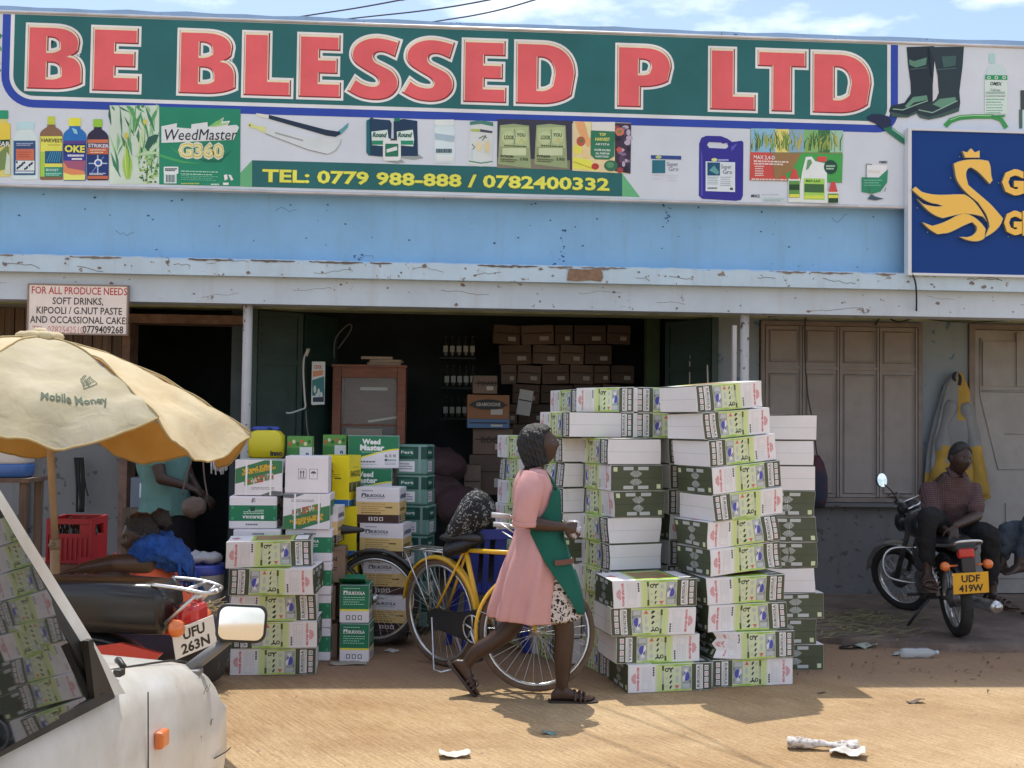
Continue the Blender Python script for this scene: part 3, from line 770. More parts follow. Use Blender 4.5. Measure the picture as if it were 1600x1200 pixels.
A.rect(1095,545,1355,590,(190,110,80),4);A.rect(1095,590,1355,650,(60,66,90),4);A.txt('STRIKER',1105,640,250,42,(205,200,220),5,0.03);A.rect(1095,650,1355,730,(178,96,72),4);A.lines(1130,1330,(670,700),14,(225,190,160),5);A.rect(1100,735,1350,995,(34,54,110),4)
A.line([(1225,740),(1225,985)],16,(150,180,220),5);A.line([(1110,845),(1345,845)],14,(150,180,220),5);A.line([(1150,960),(1300,760)],9,(110,140,200),5);A.ell(1232,838,52,48,(205,215,235),6);A.ell(1232,838,32,30,(60,90,160),7);A.lines(1120,1330,(965,980),10,(190,200,230),6);A.rect(1095,1000,1355,1040,(178,96,72),5)
# maize
A.at(190,150,0.125)
A.rect(-150,118,470,1100,(188,204,190),1)
rm=random.Random(8)
for k in range(46):
 x=rm.uniform(-150,460);y=rm.uniform(130,1050);a=rm.uniform(-0.5,0.5);ln=rm.uniform(130,420);c=rm.choice(((60,120,88),(86,150,96),(130,178,130),(44,92,74),(150,190,140),(70,130,80)))
 x2=max(-150,min(468,x+math.sin(a)*ln));y2=max(122,min(1095,y-math.cos(a)*ln))
 A.line([(x,min(1095,y)),((x+x2)/2+rm.uniform(-15,15),(y+y2)/2),(x2,y2)],[6,rm.uniform(22,50),3],c,2)
def cob(x,y,h,w,tilt):
 pts=[(x+tilt*t+w*0.5*math.sin(PI*min(1,t*1.25+0.12))*s,y-h*t) for s,ts in ((1,[i/10 for i in range(11)]),(-1,[i/10 for i in range(10,-1,-1)])) for t in ts]
 A.poly(pts,(150,186,84),4)
 A.line([(x-w*0.1,y-h*0.05),(x-w*0.22+tilt*0.5,y-h*0.5),(x+tilt*0.9,y-h*0.92)],[4,16,3],(190,210,120),5);A.line([(x+w*0.12,y-h*0.05),(x+w*0.25+tilt*0.5,y-h*0.45),(x+tilt,y-h*0.85)],[3,12,3],(96,150,70),5)
 A.ell(x+tilt,y-h*0.97,w*0.22,h*0.07,(196,186,90),5)
cob(80,1040,560,120,-20);cob(225,790,480,120,70)
for k in range(60):A.ell(rm.uniform(215,455),rm.uniform(760,1085),rm.uniform(8,22),rm.uniform(8,18),rm.choice(((150,180,90),(90,130,70),(120,160,80),(60,100,60))),4,6)
A.poly([(290,640),(330,520),(420,480),(468,490),(430,560),(330,690)],(44,90,78),4);A.poly([(340,700),(420,600),(468,560),(468,620),(400,690)],(175,205,170),5);A.poly([(150,760),(300,690),(468,700),(468,725),(290,740)],(170,200,160),5)
# green leaflet
A.poly([(472,135),(1488,165),(1482,1130),(472,1105)],(36,126,98),2)
A.poly([(472,720),(620,770),(760,810),(1000,850),(760,840),(600,800),(472,760)],(66,150,92),3);A.poly([(560,590),(700,700),(760,760),(700,720)],(66,150,92),3);A.poly([(960,790),(1200,800),(1390,670),(1240,830),(1050,830)],(26,100,80),3)
A.poly([(500,380),(695,342),(690,395),(870,410),(875,355),(1075,328),(1080,390),(1280,268),(1265,320),(1358,312),(1325,372),(1440,362),(1470,395),(1400,550),(500,588)],(205,210,216),4)
A.poly([(1090,385),(1180,320),(1270,285),(1240,345),(1140,380)],(120,180,100),5);A.poly([(1120,388),(1230,350),(1335,330),(1310,360),(1200,380)],(150,190,120),6)
A.txt('WeedMaster',520,555,890,145,(34,44,60),6,0.0,slant=0.14,up=0.035)
A.txt('G360',705,765,565,185,(200,206,190),5,0.075);A.txt('G360',715,755,545,165,(198,176,60),6,0.03);A.txt('G360',722,748,530,150,(222,214,160),7,0.0)
A.rrect(528,885,712,975,12,(205,210,214),5);A.lines(545,700,(905,925),16,(60,80,80),6);A.rect(530,975,690,1095,(190,205,205),5)
for k in range(9):A.rect(560+k*13,988,560+k*13+(5 if k%3 else 9),1080,(50,60,66),6)
A.lines(745,1225,(935,970),12,(160,205,185),5,0.03);A.lines(745,1225,(995,1018,1041),8,(110,180,155),5,0.03);A.lines(745,980,(1090,),14,(170,180,90),5);A.lines(1120,1225,(1098,),18,(190,215,205),5)
A.poly([(1280,990),(1320,980),(1330,1040),(1290,1060)],(214,220,220),5);A.poly([(1335,985),(1370,990),(1400,1050),(1370,1060)],(214,220,220),5);A.rect(1270,1085,1340,1115,(214,220,220),5)
# machetes and jerrycans
A.at(370,160,0.2)
A.poly([(85,165),(110,160),(160,185),(225,190),(232,235),(190,228),(150,205),(100,198)],(200,206,140),2);A.ell(102,180,8,8,(120,120,70),3)
A.poly([(235,200),(500,268),(815,290),(810,320),(760,385),(700,405),(560,370),(222,242)],(196,204,206),3);A.line([(222,244),(560,372),(705,405)],5,(120,130,130),4);A.line([(300,238),(520,300)],14,(150,158,160),4);A.line([(815,290),(805,330),(770,380),(710,405)],4,(150,158,160),4)
A.poly([(150,85),(250,98),(248,128),(160,108)],(206,206,196),2);A.poly([(252,98),(700,215),(790,228),(840,190),(872,160),(865,195),(820,245),(770,270),(700,260),(250,128)],(32,48,70),3);A.poly([(800,225),(850,178),(876,160),(862,200),(815,250)],(80,150,160),4)
A.poly([(1250,430),(1410,400),(1460,435),(1380,448)],(140,148,150),2);A.poly([(1170,460),(1290,450),(1310,468),(1250,478)],(140,148,150),2)
A.poly([(1015,140),(1050,128),(1195,140),(1210,165),(1200,430),(1030,415),(1012,390)],(32,58,84),3);A.poly([(1012,150),(1035,135),(1045,415),(1014,395)],(28,100,108),4);A.poly([(1225,150),(1300,130),(1410,145),(1415,420),(1228,420)],(30,54,80),3);A.rrect(1040,122,1066,140,4,(30,70,80),5);A.rrect(1230,122,1275,150,4,(30,110,90),5)
for x in (1052,1250):A.poly([(x,230),(x+125,215),(x+135,290),(x+128,345),(x+5,335)],(196,214,206),4);A.txt('Round',x+8,270,105,36,(50,90,84),5,0.05,0.2);A.rect(x+5,300,x+128,332,(40,130,100),5)
A.rrect(1142,285,1282,458,26,(208,216,214),6);A.rrect(1160,325,1262,425,6,(40,110,84),7);A.poly([(1170,370),(1250,345),(1255,375),(1172,395)],(208,220,214),8);A.rrect(1200,285,1252,300,5,(50,66,66),7)
# tins, seed packs, fruit
A.at(660,170,0.2125)
bottle(88,238,80,400,(204,214,220),(192,208,218),neck=0.95,capw=0.95,shoulder=0.16);A.poly([(90,180),(236,200),(230,245),(95,225)],(150,172,184),4);A.lines(100,225,(295,),30,(70,90,100),4,0.0,3);A.rect(100,340,222,385,(206,222,230),4)
A.poly([(350,95),(430,85),(520,100),(512,415),(430,425),(338,412)],(196,204,202),2);A.poly([(350,95),(430,85),(520,100),(520,130),(430,112),(350,120)],(70,120,110),3);A.poly([(355,150),(425,150),(425,170),(355,165)],(160,180,90),4);A.poly([(425,150),(515,165),(513,180),(425,170)],(66,70,84),4);A.ell(418,275,20,35,(222,200,160),4);A.ell(475,280,18,45,(222,196,150),4)
for q in ([(415,220),(450,200),(475,215)],[(440,235),(455,215),(465,195)],[(365,260),(385,285),(370,300)]):A.line(q,5,(60,70,50),5)
A.line([(342,385),(430,400),(515,388)],8,(70,130,110),4);A.rect(360,290,372,370,(180,196,214),4)
A.poly([(552,75),(1100,88),(1100,452),(548,435)],(56,56,70),2);A.poly([(552,360),(1085,380),(1085,450),(548,435)],(120,116,100),3)
for x in (562,830):
 A.poly([(x+8,122),(x+105,112),(x+222,125),(x+230,300),(x+236,438),(x+120,425),(x-6,408),(x,250)],(140,156,116),4);A.poly([(x+15,140),(x+215,135),(x+222,290),(x+5,280)],(162,178,132),5);A.ell(x+70,215,48,50,(176,190,146),6);A.ell(x+160,210,48,55,(176,190,146),6);A.txt('LOOK',x+40,225,75,30,(60,80,50),7,0.03);A.txt('YOU',x+130,205,65,26,(60,80,50),7,0.03);A.line([(x+110,270),(x+120,210),(x+115,150)],4,(80,110,70),7);A.line([(x+150,250),(x+165,220),(x+185,255)],8,(190,180,80),7);A.lines(x+40,x+210,(268,),9,(70,86,60),7,0.05);A.rect(x+25,290,x+200,345,(186,198,160),6);A.txt('PYTHON',x+12,358,95,18,(40,50,36),7,0.03);A.txt('2 KG',x+155,380,60,20,(60,70,46),7,0.03);A.lines(x+12,x+140,(368,382),7,(80,90,64),7,0.06)
A.poly([(1108,92),(1535,105),(1530,478),(1102,455)],(226,196,150),2)
A.poly([(1120,95),(1190,95),(1245,250),(1220,290),(1150,180)],(232,160,110),3);A.poly([(1190,95),(1235,110),(1245,180),(1225,220)],(236,206,160),4)
A.poly([(1105,350),(1240,380),(1290,440),(1280,455),(1105,440)],(226,212,84),3);A.line([(1110,390),(1250,440)],8,(180,170,60),4);A.ell(1140,300,36,36,(214,206,90),3);A.ell(1165,240,32,36,(176,84,72),4);A.ell(1168,235,14,16,(90,120,60),5);A.ell(1205,330,34,36,(220,190,140),4)
A.poly([(1415,105),(1535,108),(1530,478),(1415,460)],(60,48,66),3)
for k in range(26):A.ell(1425+rm.random()*100,130+rm.random()*330,rm.uniform(8,26),rm.uniform(8,24),rm.choice(((80,66,90),(120,104,130),(180,84,84),(40,36,50),(150,66,70),(170,160,180))),4,9)
A.ell(1450,170,34,30,(190,110,90),5);A.ell(1450,168,14,12,(110,130,70),6);A.ell(1385,420,50,40,(50,106,78),5);A.ell(1380,415,28,22,(86,140,100),6);A.ell(1270,425,28,24,(170,60,60),4)
A.rect(1245,98,1415,170,(206,206,200),5);A.poly([(1238,160),(1415,168),(1410,350),(1370,375),(1270,372),(1236,340)],(46,112,84),5);A.txt('TOP',1300,200,50,22,(208,206,110),6,0.03);A.txt('HARVEST',1270,235,110,24,(208,206,110),6,0.03);A.txt('ARYSTA',1270,268,108,15,(206,220,206),6,0.02);A.txt('WATER SOLUBLE',1262,310,122,15,(206,220,206),6,0.03);A.txt('ALL PURPOSE',1272,335,105,14,(206,220,206),6,0.03);A.txt('PLANT FOOD',1272,358,98,14,(206,220,206),6,0.03)
# small label, blue can, herbicide poster, pouch
A.at(1000,180,0.2625)
A.poly([(65,238),(245,243),(245,265),(65,260)],(46,72,136),2);A.ell(110,250,18,10,(170,186,120),3);A.rect(72,268,150,345,(40,104,120),2);A.txt('Super',160,302,68,26,(110,116,126),2);A.txt('Gro',170,332,60,28,(110,116,126),2);A.lines(75,150,(355,375),5,(186,188,196),2);A.lines(160,232,(358,372,388),4,(180,184,190),2)
A.poly([[(352,170),(365,135),(395,123),(480,125),(520,140),(548,160),(605,152),(615,162),(612,480),(600,505),(570,510),(370,498),(350,480)],[(398,175),(410,160),(480,163),(492,170),(518,165),(525,190),(510,200),(410,195)]],(48,44,134),2)
A.poly([(372,240),(372,480),(362,480),(360,200)],(76,72,164),3);A.poly([(540,190),(580,165),(560,200),(545,215)],(84,82,172),3)
A.rect(390,275,565,452,(196,206,214),3,6);A.rect(400,282,475,360,(30,76,110),4);A.poly([(410,330),(440,300),(470,340),(460,355)],(90,150,150),5);A.ell(442,266,18,10,(196,206,130),4);A.lines(465,528,(263,),10,(160,170,210),4);A.txt('Super',482,318,64,26,(60,66,84),4);A.txt('Gro',492,350,58,28,(60,66,84),4);A.lines(400,470,(368,378,388,398,408),4,(130,140,150),4);A.lines(478,545,(368,380,392,404,416),4,(120,130,140),4);A.lines(402,460,(430,),10,(90,100,110),4);A.rect(535,432,552,446,(60,60,70),4)
A.poly([(658,78),(1208,92),(1200,402),(652,388)],(120,130,80),2)
for i,(a,b,c) in enumerate(((660,805,(130,176,200)),(805,885,(210,200,120)),(885,975,(130,160,180)),(975,1060,(120,170,110)),(1060,1130,(60,110,70)),(1130,1207,(150,190,170)))):
 A.rect(a,80+(a-660)*0.025,b,222,c,3)
for k in range(110):
 x=rm.uniform(665,1200);y=rm.uniform(170,222);h=rm.uniform(30,105);c=rm.choice(((96,130,64),(60,100,56),(150,160,80),(120,150,70),(180,170,90)));A.line([(x,y),(x+rm.uniform(-8,8),y-h*0.6),(x+rm.uniform(-22,22),max(90,y-h))],[5,7,2],c,4)
A.poly([(656,220),(930,228),(925,392),(652,386)],(190,76,70),4);A.poly([(800,224),(1206,232),(1200,402),(880,392)],(66,150,76),5);A.poly([(780,224),(960,228),(900,330),(800,390)],(140,110,72),6)
A.txt('MAX 2,4-D',675,262,132,24,(226,200,196),7,0.03);A.lines(675,890,(270,285),9,(226,196,190),7,0.03);A.lines(682,740,(302,316,330,344,356),7,(226,196,190),7);A.lines(662,880,(378,),8,(226,196,190),7,0.02)
A.poly([(950,430),(962,340),(985,250),(1020,248),(1040,275),(1110,290),(1112,525),(952,520)],(206,214,214),8);A.poly([(985,330),(995,268),(1015,265),(1022,285),(1000,320)],(96,140,96),9);A.rrect(1052,248,1108,278,6,(196,76,76),9);A.rect(972,376,1096,502,(150,196,90),9,4);A.rect(976,410,1092,460,(60,100,60),10,3);A.txt('MAX 2,4-D',985,398,90,14,(50,90,40),10,0.04);A.rect(976,480,1092,498,(196,206,80),10)
for x0,x1,y0,y1 in ((880,952,322,520),(1112,1182,398,525)):
 A.poly([(x0+8,y0+60),(x0+25,y0),(x1-25,y0),(x1-8,y0+60)],(190,72,70),9);A.rrect(x0,y0+55,x1,y1,8,(206,212,206),8);A.rect(x0+4,y0+70,x1-4,y1-28,(90,140,70),10);A.rect(x0+6,y0+92,x1-6,y0+125,(40,70,44),11);A.rect(x0+6,y1-48,x1-6,y1-30,(206,206,80),11)
A.ell(1132,310,40,42,(36,70,60),9);A.lines(1105,1160,(300,316),9,(160,196,170),10)
A.txt('MACL',660,488,56,18,(50,54,60),3,0.03,0.2);A.lines(726,830,(470,),5,(170,186,186),3);A.rect(728,490,868,515,(182,198,200),2);A.lines(735,860,(498,507),4,(140,160,164),3)
A.poly([(1345,292),(1470,300),(1452,420),(1400,460),(1352,420)],(206,208,212),2);A.poly([(1318,370),(1420,372),(1474,322),(1470,400),(1430,455),(1385,468),(1318,458)],(46,128,96),4);A.line([(1346,292),(1344,380),(1360,420),(1364,470)],4,(70,90,90),5);A.line([(1346,292),(1380,294)],4,(70,90,90),5);A.poly([(1352,500),(1375,470),(1400,485),(1450,498),(1400,508)],(66,84,100),5);A.txt('OMEX',1420,286,54,15,(40,50,56),3,0.03,0.2);A.txt('MAX',1360,345,75,20,(196,190,170),5);A.lines(1330,1440,(385,400,415),7,(110,176,150),6);A.line([(1455,455),(1462,432)],3,(60,70,70),3)
# nozzle, boots, bottle, hose
A.at(1370,60,0.14375)
A.poly([(-115,860),(-60,825),(40,828),(120,850),(155,890),(145,960),(110,975),(60,985),(-20,930),(-90,900)],(36,44,74),8);A.poly([(60,985),(150,960),(320,1090),(420,1170),(420,1230),(330,1180),(230,1113)],(40,104,84),8);A.line([(160,985),(330,1110)],16,(130,180,150),9)
bt=(36,48,58)
A.poly([(322,95),(620,85),(625,250),(605,520),(610,660),(600,720),(430,800),(330,855),(160,850),(130,790),(150,735),(300,700),(370,600),(365,480),(340,300)],bt,2)
A.poly([(560,95),(945,92),(930,300),(895,580),(905,700),(890,790),(810,822),(700,850),(560,885),(470,860),(425,800),(430,740),(600,690),(670,560),(660,400),(625,250)],(42,56,64),3)
A.poly([(625,250),(632,300),(670,590),(640,660),(605,690),(605,520)],(198,198,204),4)
A.poly([(345,230),(400,250),(540,210),(530,290),(420,320),(350,290)],(86,128,112),5);A.poly([(700,200),(860,190),(850,300),(720,320)],(60,88,86),5);A.line([(360,340),(540,320)],12,(66,90,90),5);A.line([(650,345),(860,325)],12,(66,90,90),5)
A.poly([(300,740),(390,640),(540,620),(550,670),(400,700),(330,760)],(96,140,120),5);A.poly([(600,720),(680,660),(850,640),(860,690),(700,760)],(96,140,120),5);A.line([(170,770),(280,780),(420,725),(550,680)],12,(130,166,150),6);A.line([(450,780),(600,810),(750,740),(870,680)],12,(130,166,150),6);A.line([(560,110),(575,300),(590,420)],10,(24,30,40),6)
A.poly([(140,800),(330,840),(430,790),(430,820),(330,862),(160,856)],(60,84,80),6);A.poly([(425,815),(560,860),(700,820),(890,750),(890,795),(700,858),(560,886),(470,865)],(60,84,80),6)
A.rrect(1220,165,1280,270,10,(160,200,195),2);A.poly([(1200,330),(1290,270),(1400,330),(1410,400),(1180,400)],(184,204,206),2);A.rect(1170,400,1415,820,(196,212,206),3);A.rect(1175,400,1415,450,(40,140,90),4,4)
for x in (1215,1295,1380):A.ell(x,428,20,18,(200,220,206),5);A.ell(x,428,11,10,(60,140,100),6)
A.txt('OMEX',1225,510,135,40,(50,60,60),4,0.03,0.2);A.txt('Calmax',1232,572,118,28,(60,80,76),4);A.rect(1180,580,1390,605,(150,176,170),4);A.rect(1180,625,1395,632,(60,110,90),4);A.lines(1185,1385,(660,690,720,750,780,805),10,(90,160,130),4)
A.line([(740,955),(800,895),(900,862),(1060,850),(1250,852),(1350,885),(1405,975)],[50,56,52,48,46,46,50],(60,140,76),5);A.line([(790,890),(900,850),(1060,840),(1240,842)],10,(150,200,150),6);A.line([(1250,850),(1390,845)],22,(56,134,76),6)
A.rect(1560,565,1610,775,(60,70,70),3);A.rect(1545,775,1580,980,(70,100,90),3)
# leaves left of the blue border
A.at(0,0,1)
for k in range(30):A.line([(rm.uniform(-70,2),rm.uniform(60,150)),(rm.uniform(-70,2),rm.uniform(40,140))],[4,10],rm.choice(((60,120,96),(40,90,80),(96,150,120))),1)
A.build('product_pictures',SG,sb)

# ------------------------------------------------ blue sign with golden swan
YB=YF-0.19
ztb,zbb=atY(1416,200,YB).z,atY(1419,430,YB).z
xb0=atY(1418,315,YB).x;xb1=xb0+2.6
bb=(xb0+1.3,YB+0.1,zbb)
S2=thing('blue_signboard','deep blue box signboard with raised golden crowned swan and golden capitals','signboard',bb)
def s2(g,name,m):
 o=g.build(name,m,S2);o.location=(-bb[0],-bb[1],-bb[2]);return o
g=MB();g.b2((xb0+0.03,YB,zbb+0.02),(xb1,YF-0.13,ztb-0.02));s2(g,'panel',mat('deep_blue_panel',tuple(x/INK for x in srgb(26,60,122)),0.6,spec=0.15))
g=MB();g.b2((xb0,YB-0.012,zbb),(xb0+0.0295,YF-0.125,ztb));g.b2((xb0+0.03,YB-0.012,ztb-0.0195),(xb1,YF-0.125,ztb));g.b2((xb0+0.03,YB-0.012,zbb),(xb1,YF-0.125,zbb+0.0195));s2(g,'frame',mat('white_profile',(0.72,0.74,0.78),0.4))
m_gold=mat('gold_acrylic',tuple(x/INK for x in srgb(222,174,52)),0.3,coat=0.4)
m_gside=mat('gold_edge',(0.5,0.42,0.26),0.35,metal=0.4)
def sw(pts):return [tuple(atY(1400+x*0.20833,190+y*0.20833,YB)[i] for i in (0,2)) for x,y in pts]
def raised(name,pts):
 g=MB();o2=sw(pts)
 g.prism(o2,(0,YB-0.03,0),(1,0,0),(0,0,1),(0,0.03,0),1)
 g.flat([o2],(0,YB-0.0306,0),(1,0,0),(0,0,1),0,-0.004)
 return s2(g,name,[m_gold,m_gside])
raised('crown',[(505,278),(615,278),(615,222),(578,236),(550,205),(520,236),(485,226)])
swan=bez((690,475),(650,430),(620,395),(585,370),6)+bez((550,350),(520,355),(510,385),(515,420),6)+bez((530,480),(620,560),(690,610),(730,660),8)+bez((790,730),(770,830),(650,873),(650,873),8)+bez((690,820),(690,760),(660,690),(650,680),6)[1:]+bez((600,610),(480,520),(440,460),(432,400),8)+bez((420,320),(490,285),(560,288),(620,290),8)+bez((680,300),(710,350),(690,390),(712,445),8)
raised('neck',swan)
raised('wing',[(108,515),(135,492)]+bez((180,530),(260,560),(340,555),(420,550),7)+bez((500,550),(560,580),(610,630),(672,755),8)+bez((640,720),(560,690),(480,695),(420,710),7)+bez((340,730),(250,710),(200,650),(146,582),8)+bez((190,620),(240,640),(300,645),(335,638),5)+bez((300,625),(220,620),(160,570),(108,515),6)[:-1])
raised('wing',[(185,758)]+bez((260,785),(330,770),(390,740),(430,715),7)+bez((490,690),(570,700),(630,760),(660,810),8)+bez((650,880),(610,915),(540,910),(462,868),8)+bez((520,870),(590,860),(600,810),(590,790),7)+bez((560,760),(490,780),(440,820),(380,840),7)+bez((300,850),(240,820),(210,790),(185,758),6)[:-1])
def gcap(px,py0,py1,wpx,s):
 vs=text_geo(s,0.05);
 o=atY(px,py1,YB);w=atY(px+wpx,py1,YB).x-o.x;h=(py1-py0)*YB/FPX
 k=w/(vs[3]-vs[2]);kz=h/(vs[5]-vs[4]);n=len(vs[0])
 g=MB()
 fr=[(o.x+(a-vs[2])*k,YB-0.03,o.z+(b-vs[4])*kz) for a,b in vs[0]];bk=[(x,YB,z) for x,y,z in fr]
 ed={}
 for f in vs[1]:
  for i in range(len(f)):
   e=(f[i],f[(i+1) % len(f)]);ed[e]=1
 sides=[(a,b,n+b,n+a) for a,b in ed if (b,a) not in ed]
 g.add(fr,vs[1],0);g.add(fr+bk,sides,1)
 return s2(g,'letter',[m_gold,m_gside])
gcap(1563,263,306,34,'G');gcap(1600,264,307,32,'R');gcap(1566,328,368,28,'G');gcap(1595,329,369,32,'R')
g=MB()
for px,py in ((1421,297),(1433,325),(1449,363),(1485,278),(1499,245),(1560,286),(1575,370)):
 q=atY(px,py,YB);g.sphere((q.x,YB-0.003,q.z),0.006,n=8,k=5)
s2(g,'screw',mat('screw_grey',(0.4,0.42,0.45),0.4,metal=0.6))

# ------------------------------------------------ small hand-painted board
YN=YF-0.11
q0,q1=atY(46,445,YN),atY(197,522,YN)
nb=((q0.x+q1.x)/2,YN,q1.z)
S3=thing('painted_board','small white hand-lettered board offering soft drinks, nut paste and cakes, hanging under the canopy','sign',nb)
g=MB();g.b2((q0.x,YN,q1.z),(q1.x,YN+0.025,q0.z));o=g.build('board',mat('board_white',tuple(x/0.62 for x in srgb(196,184,176)),0.7,var=0.1,vscale=4),S3);o.location=(-nb[0],-nb[1],-nb[2])
g=MB()
for a,b in (((q0.x-0.012,q1.z-0.012),(q1.x+0.012,q1.z-0.0005)),((q0.x-0.012,q0.z+0.0005),(q1.x+0.012,q0.z+0.012)),((q0.x-0.012,q1.z),(q0.x-0.0005,q0.z)),((q1.x+0.0005,q1.z),(q1.x+0.012,q0.z))):
 g.b2((a[0],YN-0.006,a[1]),(b[0],YN+0.03,b[1]))
o=g.build('frame',mat('board_frame',(0.30,0.22,0.18),0.8),S3);o.location=(-nb[0],-nb[1],-nb[2])
N_=Art(YN);N_.at(0,0,1)
rd,bk=(168,62,58),(54,50,50)
N_.txt('FOR ALL PRODUCE NEEDS',49.5,458.5,143,11.5,rd,1,0.012);N_.txt('SOFT DRINKS,',82,475,76,11,bk,1,0.012);N_.txt('KIPOOLI / G.NUT PASTE',57,489.5,128,11,bk,1,0.012);N_.txt('AND OCCASSIONAL CAKES',47,504,148,11,bk,1,0.012);N_.txt('TEL: 0782542510',50,519.5,77,11,(190,128,118),1,0.0);N_.txt('0779409268',129,520,61,11.5,bk,2,0.012)
N_.build('lettering',S3,nb)

# ================================================================== CARTONS
BL,BW,BH=0.53,0.37,0.165
def face_map(mb,o,u,v,n):
 """returns draw helpers on a face: origin o, right u, up v, outward n (unit vectors)"""
 o,u,v,n=Vector(o),Vector(u),Vector(v),Vector(n)
 cnt=[0]
 def pt(x,y,l):
  return o+u*x+v*y+n*(0.0004*l+0.000003*cnt[0])
 class F:pass
 F.pt=pt
 def poly(pts,m,l=1):
  cnt[0]+=1
  P3=[pt(x,y,l) for x,y in pts]
  tr=tessellate_polygon([[Vector((x,y,0)) for x,y in pts]])
  mb.add(P3,tr,m)
 F.poly=staticmethod(poly)
 F.rect=staticmethod(lambda x0,y0,x1,y1,m,l=1:poly([(x0,y0),(x1,y0),(x1,y1),(x0,y1)],m,l))
 F.ell=staticmethod(lambda x,y,rx,ry,m,l=1,k=12:poly([(x+rx*math.cos(2*PI*i/k),y+ry*math.sin(2*PI*i/k)) for i in range(k)],m,l))
 def txt(t,x,y,w,h,m,l=2,bold=0.02,rot=0):
  cnt[0]+=1
  vs,fs,x0,x1,y0,y1=text_geo(t,bold)
  kx=w/(x1-x0);ky=h/0.73;c,s_=math.cos(R_(rot)),math.sin(R_(rot))
  mb.add([pt(x+(a-x0)*kx*c-b*ky*s_,y+(a-x0)*kx*s_+b*ky*c,l) for a,b in vs],fs,m)
 F.txt=staticmethod(txt)
 def lines(x0,x1,ys,h,m,l=2,seed=1,vert=False):
  r=random.Random(seed)
  for y in ys:
   x=x0;e=x1-(r.random()*0.3)*(x1-x0)
   while x<e:
    xx=min(x+(x1-x0)*r.uniform(0.05,0.16),e)
    F.rect(y,x,y+h,xx,m,l) if vert else F.rect(x,y,xx,y+h,m,l)
    x=xx+(x1-x0)*0.025
 F.lines=staticmethod(lines)
 return F
def carton_shell(mb,L,W,H,m,sag=0.0,bev=0.004):
 mb.box((0,0,H/2),(L,W,H),m,bevel=bev)

# sprayer carton: long printed sides, one white end (-x), one olive end (+x)
c_white,c_olive,c_lime,c_grn,c_grey,c_blue,c_red,c_blk,c_pale,c_silver=range(10)
SPR_M=[mat('carton_white',(0.80,0.775,0.79),0.65,var=0.035,vscale=5),mat('carton_olive',(0.07,0.085,0.045),0.5,var=0.15,vscale=4),mat('carton_lime',(0.62,0.72,0.30),0.55),mat('carton_leaf',(0.30,0.52,0.07),0.55,col2=(0.55,0.68,0.12),mix=0.5,vscale=9),
   mat('carton_photo_grey',(0.36,0.38,0.38),0.5,var=0.5,vscale=30),mat('carton_blue',(0.08,0.09,0.42),0.5),mat('carton_red',(0.66,0.14,0.16),0.55),mat('carton_black',(0.02,0.022,0.02),0.6),mat('carton_pale_lime',(0.66,0.72,0.46),0.55),mat('carton_silver',(0.52,0.55,0.55),0.4)]
M_picred=mat('carton_picture_red',(0.50,0.10,0.08),0.5,col2=(0.10,0.28,0.07),mix=0.5,vscale=14)
SPR_M.append(M_picred)
def scallop(F,cx,cy,r,m,l,a0,a1,n=9,bars=True):
 for i in range(n):
  a=R_(a0+(a1-a0)*i/(n-1));w=R_((a1-a0)/(n-1)*0.30)
  F.poly([(cx+0.18*r*math.cos(a-w*0.6),cy+0.18*r*math.sin(a-w*0.6)),(cx+r*math.cos(a-w),cy+r*math.sin(a-w)),(cx+1.03*r*math.cos(a),cy+1.03*r*math.sin(a)),(cx+r*math.cos(a+w),cy+r*math.sin(a+w)),(cx+0.18*r*math.cos(a+w*0.6),cy+0.18*r*math.sin(a+w*0.6))],m,l)
